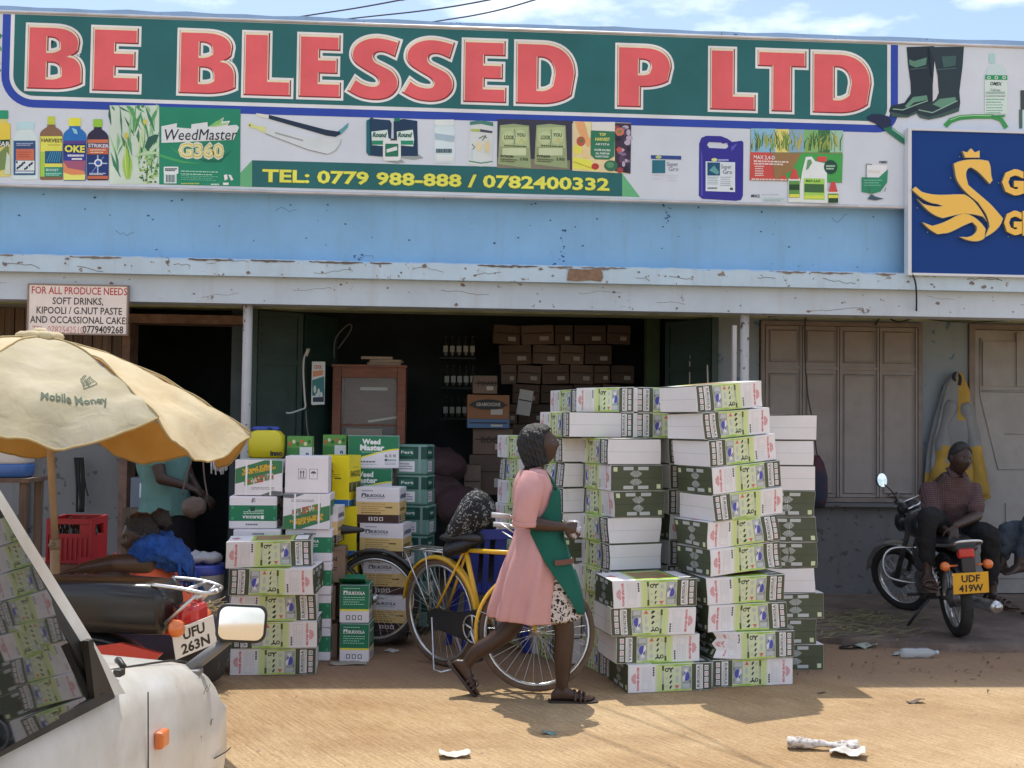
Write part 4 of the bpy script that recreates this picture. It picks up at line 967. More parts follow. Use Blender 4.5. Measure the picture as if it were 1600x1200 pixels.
def sprayer_print(F,L,H):
 """x: 0 (strip end) .. L (scallop end)"""
 k=L/0.53;W_x=lambda v:v*k
 R=F.rect;r=lambda x0,y0,x1,y1,m,l=1:R(W_x(x0),y0*H,W_x(x1),y1*H,m,l)
 r(0.0025,0.02,0.115,0.98,c_olive,1)
 # lime field with darker leafy edge
 r(0.115,0.02,0.335,0.98,c_pale,1)
 for i in range(9):
  x=0.115+i*0.0245
  r(x,0.02,x+0.025,0.04+0.055*(1-abs(i-4)/5.0),c_grn,2);r(x,0.96-0.045*(1-abs(i-4)/5.0),x+0.025,0.98,c_grn,2)
 r(0.115,0.02,0.128,0.98,c_olive,3);r(0.30,0.05,0.335,0.95,c_lime,2)
 for i in range(6):r(0.335+i*0.006,0.02,0.341+i*0.006,0.98,c_lime if i<2 else c_pale,1) if i<4 else None
 # white end of the print
 r(0.359,0.02,0.5275,0.98,c_white,1)
 # four handling squares and the white name bar
 for i in range(4):
  y=0.09+i*0.215
  r(0.022,y,0.047,y+0.175,c_white,2);r(0.0275,y+0.04,0.0415,y+0.135,(c_blk,c_red,c_grey,c_red)[i],3);r(0.030,y+0.06,0.039,y+0.115,c_white,4)
 r(0.058,0.06,0.101,0.94,c_white,2)
 F.txt('EUROSOLA',W_x(0.079),0.88*H,0.78*H,W_x(0.016),c_olive,3,0.03,rot=-90)
 F.lines(0.14*H,0.86*H,[W_x(0.0655)],W_x(0.003),c_grey,3,seed=2,vert=True)
 # sprayer photo
 r(0.132,0.10,0.195,0.92,c_grey,3)
 F.poly([(W_x(0.14),0.72*H),(W_x(0.19),0.74*H),(W_x(0.185),0.88*H),(W_x(0.145),0.9*H)],c_silver,4)
 F.ell(W_x(0.163),0.47*H,W_x(0.021),0.17*H,c_blue,4);F.poly([(W_x(0.168),0.36*H),(W_x(0.19),0.5*H),(W_x(0.188),0.66*H),(W_x(0.174),0.62*H)],c_white,5)
 F.poly([(W_x(0.145),0.12*H),(W_x(0.185),0.14*H),(W_x(0.18),0.30*H),(W_x(0.15),0.32*H)],c_silver,4);F.poly([(W_x(0.155),0.2*H),(W_x(0.178),0.22*H),(W_x(0.165),0.38*H)],c_white,5)
 # nozzle and parts
 F.poly([(W_x(0.208),0.78*H),(W_x(0.238),0.78*H),(W_x(0.231),0.84*H),(W_x(0.223),0.92*H),(W_x(0.215),0.84*H)],c_red,3)
 F.ell(W_x(0.222),0.56*H,W_x(0.008),0.14*H,c_silver,3);F.ell(W_x(0.222),0.25*H,W_x(0.012),0.08*H,c_silver,3)
 for i,(y,rx) in enumerate(((0.84,0.008),(0.66,0.008),(0.46,0.009))):
  F.poly([(W_x(0.252),(y-0.05)*H),(W_x(0.262),(y-0.06)*H),(W_x(0.272),(y+0.03)*H),(W_x(0.264),(y+0.07)*H),(W_x(0.258),(y+0.01)*H)],c_blk,3)
 for a in (90,210,330):
  c_,s_=math.cos(R_(a)),math.sin(R_(a));F.poly([(W_x(0.262)-s_*0.004,0.2*H+c_*0.004),(W_x(0.262)+c_*0.018-s_*0.004,0.2*H+s_*0.018+c_*0.004),(W_x(0.262)+c_*0.018+s_*0.004,0.2*H+s_*0.018-c_*0.004),(W_x(0.262)+s_*0.004,0.2*H-c_*0.004)],c_blk,3+a/1000)
 F.ell(W_x(0.288),0.22*H,W_x(0.012),0.075*H,c_blk,3);F.ell(W_x(0.288),0.22*H,W_x(0.006),0.04*H,c_pale,4)
 for y in (0.52,0.8):F.ell(W_x(0.288),y*H,W_x(0.006),0.045*H,c_grey,3);F.ell(W_x(0.288),y*H,W_x(0.0045),0.034*H,c_pale,4)
 r(0.305,0.06,0.318,0.24,c_olive,3);r(0.305,0.72,0.318,0.94,c_olive,3);r(0.3065,0.24,0.3165,0.72,c_silver,3);r(0.309,0.3,0.314,0.7,c_grey,4)
 # spec table with four black marks
 for i in range(4):r(0.366,0.10+i*0.085,0.376,0.165+i*0.085,c_blk,2)
 r(0.385,0.12,0.440,0.90,c_silver,2);r(0.3865,0.13,0.4385,0.89,c_white,3)
 for i in range(5):F.lines(0.17*H,0.85*H,[W_x(0.391+i*0.0095)],W_x(0.0022),c_silver,4,seed=20+i,vert=True)
 # red words and shell
 F.txt('POWER SPRAYER',W_x(0.462),0.92*H,0.84*H,W_x(0.013),c_red,2,0.05,rot=-90)
 scallop(F,W_x(0.478),0.5*H,W_x(0.032),c_red,2,-72,72,9)
def make_sprayer_carton():
 g=MB();L,W,H=BL,BW,BH
 carton_shell(g,L,W,H,c_white,bev=0.003)
 x,y=L/2,W/2
 # front (-y): strip at -x ; back (+y): strip at -x as well (printed upside down)
 sprayer_print(face_map(g,(-x,-y-0.0002,0),(1,0,0),(0,0,1),(0,-1,0)),L,H)
 sprayer_print(face_map(g,(-x,y+0.0002,H),(1,0,0),(0,0,-1),(0,1,0)),L,H)
 # white end: seam between the two flaps
 F=face_map(g,(-x-0.0002,y,0),(0,-1,0),(0,0,1),(-1,0,0))
 F.rect(0.004,H*0.488,W-0.004,H*0.503,c_silver,1);F.rect(0.03,H*0.5,0.032,H*0.97,c_pale,1);F.rect(0,0,W,0.004,c_olive,1);F.rect(0,H-0.004,W,H,c_olive,1)
 # olive end: two facing shells with bars
 F=face_map(g,(x+0.0002,-y,0),(0,1,0),(0,0,1),(1,0,0))
 F.rect(0.002,0.002,W-0.002,H-0.002,c_olive,1);F.rect(0.002,H*0.492,W-0.002,H*0.502,c_blk,2)
 for s in (0,1):
  yy=(lambda v:v*H) if s==0 else (lambda v:(1-v)*H)
  cx=W*0.48
  scallop(F,cx,yy(0.17),H*0.30,c_silver,2+s*0.1,(35 if s==0 else -145),(145 if s==0 else -35),9)
  for a,b in ((0.24,0.43),(0.52,0.72)):F.rect(W*a,min(yy(0.07),yy(0.20)),W*b,max(yy(0.07),yy(0.20)),c_silver,3)
  q=0.05 if s else 0.88
  F.rect(W*q,min(yy(0.08),yy(0.25)),W*(q+0.075),max(yy(0.08),yy(0.25)),c_pale,3)
 # top and bottom: dark green print with pictures
 for z,n_,vv in ((H+0.0002,1,(0,1,0)),(-0.0002,-1,(0,-1,0))):
  F=face_map(g,(-x,-y*n_,z),(1,0,0),vv,(0,0,n_))
  F.rect(0.002,0.002,L-0.15,W-0.002,c_grn,1);F.rect(0.002,0.002,0.11,W-0.002,c_olive,2);F.rect(L-0.15,0.002,L-0.002,W-0.002,c_white,1)
  F.rect(0.13,0.05,0.36,W-0.06,len(SPR_M)-1,2);F.rect(0.02,0.05,0.1,W-0.05,c_white,3);scallop(F,L-0.08,W/2,0.06,c_red,2,-60,60)
 # strapping tape and dents
 g.b2((-0.20,-y-0.0016,-0.0005),(-0.184,y+0.0016,H+0.0012),len(SPR_M))
 o=g.build('sprayer_carton',SPR_M+[mat('clear_tape',(0.66,0.66,0.60),0.25,alpha=0.35)],recalc=False)
 return o
PROTO_SPR=make_sprayer_carton()
_spr_used=[False]
def box_jitter(me_src,seed,amt=0.004,crush=0.0):
 """a copy of a carton's mesh, gently bulged or crushed"""
 me=me_src.copy();r=random.Random(seed)
 bm=bmesh.new();bm.from_mesh(me)
 for it in range(5):
  lg=[e for e in bm.edges if e.calc_length()>0.05]
  if not lg:break
  bmesh.ops.subdivide_edges(bm,edges=lg,cuts=1,use_grid_fill=True)
 bmesh.ops.triangulate(bm,faces=[f for f in bm.faces if len(f.verts)>4])
 bm.to_mesh(me);bm.free()
 ph=[r.uniform(0,6.28) for _ in range(6)]
 for v in me.vertices:
  x,y,z=v.co
  b=amt*(math.sin(6*x+ph[0])*math.sin(18*z+ph[1]))
  v.co.y+=b*(1 if y>0 else -1);v.co.x+=amt*0.8*math.sin(9*y+ph[2])*math.sin(18*z+ph[3])*(1 if x>0 else -1)
  v.co.z+=amt*0.5*math.sin(7*x+ph[4])*math.sin(9*y+ph[5])*(z/BH)
  if crush:
   d=max(0,(x-0.05)/0.2)*(0.5+0.5*math.sin(z/BH*PI))
   v.co.y+=crush*0.04*d*(1 if y<0 else 0);v.co.z-=crush*0.02*d*(z/BH);v.co.x-=crush*0.03*d*math.sin(z/BH*PI*2.0)**2
 return me
VARI=[PROTO_SPR.data]+[box_jitter(PROTO_SPR.data,40+i,0.0065) for i in range(6)]
CRUSH=box_jitter(PROTO_SPR.data,77,0.005,1.0)
def seam(px,Y):# ground-plan point of a vertical edge seen at column px and depth Y
 d=ray(px,660);k=Y/d.y;return Vector((d.x*k,Y))
def sprayer(px,Y,yaw,row,label,group,corner='fl',flip=False,tilt=0.0,z0=0.0,variant=None,mesh=None,base=None,x=None):
 """corner = which ground-plan corner of the box stands at the pixel column: f/b front/back, l/r left/right (box axes);
    flip turns the box upside down so the shell end comes to the left"""
 c=seam(px,Y) if x is None else Vector((x,Y))
 a=R_(yaw);ux=Vector((math.cos(a),math.sin(a)));uy=Vector((-math.sin(a),math.cos(a)))
 sx=1 if corner[1]=='l' else -1;sy=1 if corner[0]=='f' else -1
 ctr=c+ux*(sx*BL/2)+uy*(sy*BW/2)
 z=z0+row*(BH+0.0022)
 o=PROTO_SPR if not _spr_used[0] else PROTO_SPR.copy()
 if _spr_used[0]:COL.objects.link(o)
 _spr_used[0]=True
 o.data=mesh or VARI[(variant if variant is not None else int(px*7+row*3)) % len(VARI)]
 tz=Matrix.Rotation(a,4,'Z');tl=Matrix.Rotation(R_(tilt),4,'Y')
 Mx=Matrix.Translation((ctr.x,ctr.y,z+BH/2)) @ tz @ tl
 if flip:Mx=Mx @ Matrix.Rotation(PI,4,'Y')
 Mx=Mx @ Matrix.Translation((0,0,-BH/2))
 o.matrix_world=Mx
 tag(o,label,'carton',group)
 return o
ORD=['bottom','second','third','fourth','fifth','sixth','seventh','eighth','ninth','tenth','eleventh','twelfth']
GA='sprayer cartons stacked in front of the shop'
# --- stack A: the tall front stack at the right, eleven high
YA=6.86
rowsA=[(1116,YA,9,0,False,0),(1119,YA-0.02,10,1,True,0),(1109,YA,11,2,True,1),(1106,YA,12,3,True,1.5),(1111,YA,20,4,True,4.2),(1107,YA,20,5,True,4.4),(1116,YA,22,6,False,4.6),(1114,YA,23,7,True,4.8),(1108,YA,24,8,False,5.0),(1099,YA,25,9,False,5.0),(1088,YA,26,10,False,5.0)]
for i,(px,Y,yaw,row,fl,tl) in enumerate(rowsA):
 lab='%s sprayer carton of the tallest stack at the right front, %s end to the left' % ({0:'bottom',10:'topmost'}.get(i,ORD[i]),'olive' if fl else 'white')
 if i==1:lab='crushed sprayer carton with caved-in shell end, second from the ground in the tallest stack'
 z=-0.006*max(0,row-3)
 sprayer(px,Y,yaw,row,lab,GA,'fl',fl,-tl,z0=0.002+(0.018 if row >= 4 else 0)+0.0005*row,mesh=CRUSH if i==1 else None)
# --- stack C: four cartons in front of the white-ended stack
rowsC=[(985,6.72,9,0,True,0),(966,6.74,9,1,False,0),(958,6.72,8.5,2,False,0),(960,6.72,8,3,True,1.2)]
for i,(px,Y,yaw,row,fl,tl) in enumerate(rowsC):
 lab=['bottom sprayer carton of the low front stack, olive end toward the bicycle wheel','second carton of the low front stack, white end turned left','third carton of the low front stack, white end turned left under the topmost one','topmost carton of the low front stack, its bright green and red lid showing'][i]
 sprayer(px,Y,yaw,row,lab,GA,'fl',fl,-tl,z0=0.002)
# --- stack B: behind, ends to the street, nine high, printed side to the left
rowsB=[(952,0),(952,1),(953,0),(953,0),(954,0),(953,0),(960,1),(955,1),(951,0)]
for i,(px,ol) in enumerate(rowsB):
 yaw=107+random.uniform(-1.5,1.5)
 lab='%s carton of the nine-high middle stack, %s end to the street' % ({0:'bottom',8:'topmost'}.get(i,ORD[i]),'olive' if ol else 'white')
 if ol:sprayer(px,7.14,yaw+180,i,lab,GA,'fr',False,0,z0=0.002)
 else:sprayer(px,7.14,yaw,i,lab,GA,'bl',False,0,z0=0.002)
for i in range(9):
 sprayer(1046+random.uniform(-2,2),7.42,14+random.uniform(-2,2),i,'%s carton squeezed between the middle stack and the tallest stack' % {0:'bottom',8:'topmost'}.get(i,ORD[i]),GA,'fl',bool(i in (2,5)),0,z0=0.002)
# --- stack F: behind the tall stack on the right, ten high, ends to the street
rowsF=['o','o','o','w','o','o','o','w','w','w']
for i,k in enumerate(rowsF):
 px=1288-(0 if i in (0,2) else 11 if i in (1,5,4) else 14)+(0 if i<9 else 2)
 if i==8:px=1271
 lab='%s carton of the stack hidden behind the tallest one, %s end showing' % ({0:'bottom',9:'topmost'}.get(i,ORD[i]),'olive' if k=='o' else 'white')
 if k=='o':sprayer(px,7.35,92+180+random.uniform(-1,1),i,lab,GA,'br',False,0,z0=0.002)
 else:sprayer(px,7.35,92+random.uniform(-1,1),i,lab,GA,'fl',False,0,z0=0.002)
# --- columns E and E2 behind the woman
for i in range(9):
 sprayer(828+random.uniform(-3,3),7.98,111+random.uniform(-2,2)+(180 if i in (2,7) else 0),i,'%s carton of the left rear stack beside the bicycle handlebar' % {0:'bottom',8:'topmost'}.get(i,ORD[i]),GA,'fr' if i in (2,7) else 'bl',False,0,z0=0.002)
for i in range(9):
 sprayer(881+random.uniform(-3,3),7.5,112+random.uniform(-2,2)+(180 if i in (4,) else 0),i,'%s carton of the rear stack hidden behind the walking woman' % {0:'bottom',8:'topmost'}.get(i,ORD[i]),GA,'fr' if i in (4,) else 'bl',False,0,z0=0.002)
# --- loose ones on the very top
TZ=9*(BH+0.0022)+0.004
sprayer(890,7.3,106,0,'white-ended carton lying on top, just above the walking woman',GA,'bl',False,0,z0=TZ)
sprayer(903,7.95,106,0,'small-looking carton at the top left of the pile, set far back',GA,'bl',False,0,z0=TZ+BH+0.0022)
for k in range(2):
 sprayer(990,7.32,-52,0,'%s carton with its printed side turned left on the summit of the pile' % ('lower','upper')[k],GA,'fr',True,0,z0=TZ+k*(BH+0.0022))
 sprayer(992,7.34,14,0,'%s carton facing the street on the summit beside the tallest stack' % ('lower','upper')[k],GA,'fl',False,0,z0=TZ+k*(BH+0.0022))
# --- stack L: five cartons at the left of the shop opening
rowsL=[(367,False),(368,True),(366,False),(362,True),(357,False)]
for i,(px,wl) in enumerate(rowsL):
 sprayer(px,7.21,(3.5,1,3,-4,5)[i],i,'%s carton of the five-high stack behind the car mirror' % {0:'bottom',4:'topmost'}.get(i,ORD[i]),'sprayer cartons left of the shop opening','fl',not wl,(0,-0.8,-0.6,-1,-1.2)[i],z0=0.002)

# ------------------------------------------------------------------ other cartons
def C_(r,g,b):return ink(r,g,b)
def carton(name,L,W,H,base,draw,extra=None,bev=0.003):
 """draw(F, face) prints on front(-y), left(-x), right(+x), top"""
 g=MB();ms=[base]
 def mi(m):
  if m not in ms:ms.append(m)
  return ms.index(m)
 carton_shell(g,L,W,H,0,bev=bev)
 x,y=L/2,W/2
 faces={'front':face_map(g,(-x,-y-0.0002,0),(1,0,0),(0,0,1),(0,-1,0)),'back':face_map(g,(x,y+0.0002,0),(-1,0,0),(0,0,1),(0,1,0)),
    'left':face_map(g,(-x-0.0002,y,0),(0,-1,0),(0,0,1),(-1,0,0)),'right':face_map(g,(x+0.0002,-y,0),(0,1,0),(0,0,1),(1,0,0)),
    'top':face_map(g,(-x,-y,H+0.0002),(1,0,0),(0,1,0),(0,0,1))}
 for k,F in faces.items():
  w=L if k in ('front','back','top') else W
  h=W if k=='top' else H
  draw(F,k,w,h,mi)
 if extra:extra(g,mi)
 return g.build(name,ms,recalc=False)
def put(o,px,Y,yaw,z,L,W,label,group=None,corner='fl',first=False,rot=None,cat='carton'):
 c=seam(px,Y);a=R_(yaw);ux=Vector((math.cos(a),math.sin(a)));uy=Vector((-math.sin(a),math.cos(a)))
 ctr=c+ux*((1 if corner[1]=='l' else -1)*L/2)+uy*((1 if corner[0]=='f' else -1)*W/2)
 if not first:o=o.copy();COL.objects.link(o)
 o.location=(ctr.x,ctr.y,z);o.rotation_euler=(0,0,a)
 if rot:o.rotation_euler=(rot[0],rot[1],a+rot[2])
 return tag(o,label,cat,group)
k_wh,k_gr,k_tan,k_brn,k_yel,k_blu,k_kraft=C_(206,202,208),C_(38,110,78),C_(196,168,112),C_(60,42,40),C_(216,194,30),C_(40,100,168),C_(112,88,72)
k_dk,k_white2,k_yl2=C_(50,54,58),C_(220,222,222),C_(214,204,70)
def d_tan(F,k,w,h,mi):
 if k=='top':F.rect(0,h*0.47,w,h*0.53,mi(C_(180,170,150)),1);return
 F.rect(0.002,h*0.24,w-0.002,h*0.60,mi(k_tan),1);F.rect(0.002,0.002,w-0.002,h*0.24,mi(k_brn),1)
 if k in ('front','back'):
  F.rect(w*0.13,h*0.72,w*0.235,h*0.84,mi(C_(70,84,96)),2);F.poly([(w*0.145,h*0.73),(w*0.185,h*0.82),(w*0.22,h*0.73)],mi(k_wh),3)
  F.txt('BUKOOLA',w*0.245,h*0.735,w*0.42,h*0.085,mi(C_(70,84,96)),2,0.04);F.lines(w*0.26,w*0.66,(h*0.685,),h*0.015,mi(C_(120,124,140)),2);F.lines(w*0.13,w*0.4,(h*0.90,),h*0.02,mi(C_(90,96,120)),2)
  F.lines(w*0.13,w*0.7,(h*0.53,h*0.46,h*0.40,h*0.345),h*0.02,mi(C_(150,122,76)),2);F.rect(w*0.68,h*0.43,w*0.84,h*0.465,mi(C_(84,66,50)),2);F.lines(w*0.13,w*0.6,(h*0.275,),h*0.03,mi(C_(120,92,50)),2)
  for i in range(3):
   x=w*(0.30+0.12*i);F.rect(x,h*0.07,x+w*0.09,h*0.17,mi(C_(190,184,184)),2);F.ell(x+w*0.045,h*0.12,w*0.028,h*0.035,mi(k_brn),3) if i else F.rect(x+w*0.03,h*0.08,x+w*0.06,h*0.16,mi(k_brn),3)
 else:
  F.txt('LAVENDER',w*0.1,h*0.70,w*0.8,h*0.11,mi(C_(80,80,110)),2,0.05);F.lines(w*0.12,w*0.9,(h*0.34,),h*0.09,mi(C_(120,92,50)),2,5)
  for i in range(3):F.rect(w*0.15,h*(0.04+0.07*i),w*0.85,h*(0.085+0.07*i),mi(C_(176,160,120)),2)
TANW,TAND,TANH=0.315,0.26,0.25
TAN=carton('tan_carton',TANW,TAND,TANH,k_wh,d_tan)
def d_weed(F,k,w,h,mi):
 if k=='top':F.rect(0.002,0.002,w-0.002,h-0.002,mi(C_(30,84,62)),1);return
 wave=[(0.002,h*0.30)]+[(w*(i/10),h*(0.30+0.30*(0.5-0.5*math.cos(PI*i/10)))) for i in range(1,10)]+[(w-0.002,h*0.60)]
 F.poly(wave+[(w-0.002,h-0.002),(0.002,h-0.002)],mi(k_gr),1)
 F.poly([(x,y-h*0.04) for x,y in wave]+[(x,y+h*0.005) for x,y in wave[::-1]],mi(k_yl2),2)
 F.txt('Weed',w*0.27,h*0.74,w*0.36,h*0.16,mi(k_white2),3,0.05);F.txt('Master',w*0.23,h*0.55,w*0.48,h*0.17,mi(k_white2),3,0.05);F.lines(w*0.26,w*0.68,(h*0.48,),h*0.02,mi(C_(150,190,170)),3)
 F.txt('6L X 10',w*0.72,h*0.34,w*0.22,h*0.09,mi(C_(70,80,90)),2,0.03);F.rect(w*0.72,h*0.21,w*0.77,h*0.29,mi(C_(60,90,100)),2);F.txt('BUKOOLA',w*0.78,h*0.22,w*0.17,h*0.055,mi(C_(60,90,100)),2,0.03);F.lines(w*0.72,w*0.95,(h*0.15,h*0.11),h*0.015,mi(C_(120,126,136)),2)
 F.lines(w*0.1,w*0.55,(h*0.17,),h*0.045,mi(C_(90,96,110)),2);F.ell(w*0.58,h*0.26,w*0.06,h*0.05,mi(C_(180,180,190)),2);F.ell(w*0.58,h*0.26,w*0.054,h*0.042,mi(k_wh),3);F.lines(w*0.1,w*0.65,(h*0.10,),h*0.02,mi(C_(150,154,166)),2,9)
WEED=carton('herbicide_carton',0.375,0.25,0.24,k_wh,d_weed)
def d_yel(F,k,w,h,mi):
 if k=='top':F.rect(0.0,h*0.48,w,h*0.52,mi(C_(180,160,30)),1);return
 if k in ('front','back'):
  F.rect(0.002,0.002,w-0.002,h*0.13,mi(k_blu),1)
  rr=random.Random(3)
  for i in range(90):
   x=abs(rr.gauss(0,0.10))*w+0.003;y=rr.uniform(0.16,0.97)*h;a=rr.uniform(0,6.28);s=rr.uniform(0.006,0.016)
   if x<w*0.3:F.poly([(x+s*math.cos(a),y+s*math.sin(a)),(x+0.4*s*math.cos(a+2),y+0.4*s*math.sin(a+2)),(x+0.4*s*math.cos(a-2),y+0.4*s*math.sin(a-2))],mi((C_(50,110,50),C_(90,140,60),C_(40,90,44))[i % 3]),1+0.01*i)
  F.txt('5L',w*0.42,h*0.68,w*0.12,h*0.05,mi(C_(120,120,40)),2);F.lines(w*0.4,w*0.72,(h*0.62,h*0.58),h*0.012,mi(C_(150,130,40)),2);F.rect(w*0.56,h*0.54,w*0.76,h*0.565,mi(C_(90,84,40)),2)
 else:
  F.rect(0.002,0.002,w-0.002,h*0.13,mi(C_(190,196,206)),1);F.rect(0.002,0.002,w*0.45,h*0.12,mi(k_blu),2)
  F.txt('FANGOCIL',w*0.12,h*0.58,w*0.8,h*0.12,mi(C_(90,84,40)),2,0.04);F.lines(w*0.3,w*0.8,(h*0.76,),h*0.012,mi(C_(140,120,40)),2);F.rect(0.002,h*0.28,w-0.002,h*0.47,mi(C_(96,92,56)),2)
  for i in range(7):F.ell(w*(0.1+0.13*i),h*0.37,w*0.05,h*0.08,mi((C_(60,60,50),C_(150,140,70),C_(70,84,40))[i % 3]),3+0.05*i)
YEL=carton('yellow_carton',0.24,0.30,0.357,k_yel,d_yel)
def d_fert(F,k,w,h,mi):
 if k=='top' or k in ('left','right'):
  F.rect(0.004,h*0.2,w-0.004,h*0.62,mi(k_gr),1);return
 F.poly([(0.002,h*0.32),(w-0.002,h*0.64),(w-0.002,h-0.002),(w*0.62,h-0.002),(0.002,h*0.74)],mi(C_(60,112,76)),1)
 F.txt('Weed Killer',w*0.16,h*0.63,w*0.66,h*0.11,mi(C_(206,160,50)),3,0.04,rot=12);F.txt('SUPER STRENGTH',w*0.15,h*0.55,w*0.72,h*0.075,mi(C_(206,160,50)),3,0.04,rot=12)
 for i,c in enumerate((C_(90,140,70),C_(150,100,76),C_(120,124,110))):
  x0=w*(0.2+0.21*i);y0=h*(0.26+0.07*i);F.poly([(x0,y0),(x0+w*0.19,y0+h*0.055),(x0+w*0.19,y0+h*0.25),(x0,y0+h*0.20)],mi(c),3)
  rr=random.Random(i)
  for q in range(14):F.ell(x0+w*0.02+rr.random()*w*0.15,y0+h*0.07+rr.random()*h*0.12,0.007,0.007,mi((C_(70,110,50),C_(170,70,60),C_(180,176,160))[(i+q) % 3]),4+0.01*q)
 F.lines(w*0.35,w*0.85,(h*0.17,h*0.21),h*0.018,mi(C_(120,124,130)),2);F.poly([(w*0.55,0.002),(w-0.002,0.002),(w-0.002,h*0.11),(w*0.8,h*0.13)],mi(C_(90,96,100)),2)
 for x in (0.22,0.73):F.rect(w*x,0,w*x+0.012,h,mi(k_white2),6)
FERT=carton('fertilizer_carton',0.31,0.26,0.235,k_wh,d_fert)
def d_band(F,k,w,h,mi):
 if k=='top':return
 F.rect(0.002,h*0.28,w-0.002,h*0.76,mi(k_gr),1)
 F.txt('BUKOOLA',w*0.36,h*0.60,w*0.36,h*0.085,mi(k_white2),2,0.04);F.rect(w*0.27,h*0.59,w*0.34,h*0.70,mi(k_white2),2);F.lines(w*0.28,w*0.72,(h*0.52,h*0.47,h*0.42),h*0.02,mi(C_(190,214,200)),2);F.rect(w*0.46,h*0.33,w*0.56,h*0.45,mi(C_(36,70,60)),3)
 F.txt('UF',w*0.46,h*0.06,w*0.08,h*0.13,mi(C_(60,66,76)),2,0.03);F.lines(w*0.4,w*0.66,(h*0.84,),h*0.05,mi(C_(110,116,130)),2)
 for x in (0.05,0.93):
  for y in (0.35,0.68):F.ell(w*x,h*y,0.009,0.009,mi(C_(70,140,110)),2)
BAND=carton('green_band_carton',0.31,0.27,0.215,k_wh,d_band,bev=0.008)
def d_arrow(F,k,w,h,mi):
 if k=='top':F.rect(0,h*0.48,w,h*0.52,mi(C_(180,174,180)),1);return
 if k=='front':
  d=mi(C_(84,80,90))
  for i in range(2):
   x0,y0=w*(0.30+0.26*i),h*0.38;s=w*0.19
   F.rect(x0,y0,x0+s,y0+s*1.25,d,1);F.rect(x0+0.0025,y0+0.0025,x0+s-0.0025,y0+s*1.25-0.0025,mi(k_wh),2)
   if i==0:
    for q in (0.33,0.66):F.rect(x0+s*q-0.003,y0+s*0.25,x0+s*q+0.003,y0+s*0.85,d,3);F.poly([(x0+s*q-0.009,y0+s*0.8),(x0+s*q+0.009,y0+s*0.8),(x0+s*q,y0+s*1.08)],d,3)
    F.rect(x0+s*0.15,y0+s*0.14,x0+s*0.85,y0+s*0.2,d,3)
   else:
    F.poly([(x0+s*0.5+s*0.33*math.cos(R_(a)),y0+s*0.68+s*0.30*math.sin(R_(a))) for a in range(0,181,20)],d,3);F.rect(x0+s*0.48,y0+s*0.25,x0+s*0.53,y0+s*0.7,mi(C_(150,150,156)),3)
ARROW=carton('white_carton',0.285,0.26,0.245,k_wh,d_arrow,bev=0.006)
def d_kraft(F,k,w,h,mi):
 if k=='top':F.rect(0,h*0.47,w,h*0.53,mi(C_(140,112,84)),1);return
 d=mi(C_(54,40,36));F.txt('PROTEIN' if k in ('front','back') else 'IN',w*0.2,h*0.62,w*0.62,h*0.13,d,1,0.04);F.lines(w*0.15,w*0.85,(h*0.42,h*0.35,h*0.22),h*0.025,d,1);F.rect(w*0.1,h*0.93,w*0.9,h*0.94,mi(C_(86,66,54)),1)
KRAFT=carton('brown_carton',0.30,0.22,0.25,mat('kraft_board',(0.25,0.165,0.115),0.85,var=0.12,vscale=6),d_kraft)
def d_small(F,k,w,h,mi):
 if k=='top':F.rect(0.002,0.002,w-0.002,h-0.002,mi(C_(36,104,76)),1);return
 F.rect(0.002,h*0.36,w-0.002,h-0.002,mi(C_(36,110,80)),1);F.rect(0.002,h*0.31,w-0.002,h*0.36,mi(k_yl2),1)
 F.rect(w*0.12,h*0.74,w*0.26,h*0.85,mi(k_white2),2);F.poly([(w*0.14,h*0.75),(w*0.19,h*0.83),(w*0.24,h*0.75)],mi(C_(36,110,80)),3);F.txt('BUKOOLA',w*0.29,h*0.745,w*0.56,h*0.085,mi(k_white2),2,0.04);F.lines(w*0.12,w*0.88,(h*0.66,h*0.60,h*0.54,h*0.48),h*0.02,mi(C_(150,200,176)),2);F.lines(w*0.12,w*0.7,(h*0.9,),h*0.015,mi(C_(190,214,200)),2)
 for i in range(3):F.rect(w*(0.22+0.2*i),h*0.08,w*(0.36+0.2*i),h*0.2,mi(C_(90,100,110)),2);F.rect(w*(0.25+0.2*i),h*0.1,w*(0.33+0.2*i),h*0.18,mi(k_wh),3)
SMALL=carton('small_green_carton',0.195,0.22,0.25,k_wh,d_small)

GL='cartons piled left of the shop opening'
zz=0.002
# behind stack L: left and right columns, resting on green-banded cartons
YL2=7.62
BHb,FH,AH=0.215,0.235,0.245
for i in range(4):
 put(BAND,362+2*i,YL2,(1,-1,2,0)[i],0.002+i*(BHb+0.003),0.31,0.27,'%s green-banded white carton in the column behind the mirror stack' % ORD[i],GL,first=(i==0))
put(BAND,361,YL2,3,0.002+4*(BHb+0.003)+BHb,0.31,0.27,'green-banded white carton upside down, lowest left one above the stack behind the mirror',GL,rot=(0,PI,0))
for i in range(4):
 put(BAND,449,YL2+0.02,(0,1,-1,0)[i],0.002+i*(BHb+0.003),0.31,0.27,'%s green-banded white carton of the column beside the brown cartons' % ORD[i],GL)
z5=0.002+4*(BHb+0.003)
put(FERT,445,YL2,-1,z5+FH,0.31,0.26,'diagonal-striped weed carton standing on its head under the plain white carton',GL,first=True,rot=(0,PI,0))
put(FERT,369,YL2+0.01,2,z5+BHb+0.006,0.31,0.26,'upright diagonal-striped weed carton at the top left of the pile',GL)
put(ARROW,447,YL2,1,z5+FH+0.004,0.285,0.26,'plain white carton marked with two arrows and an umbrella',GL,first=True)
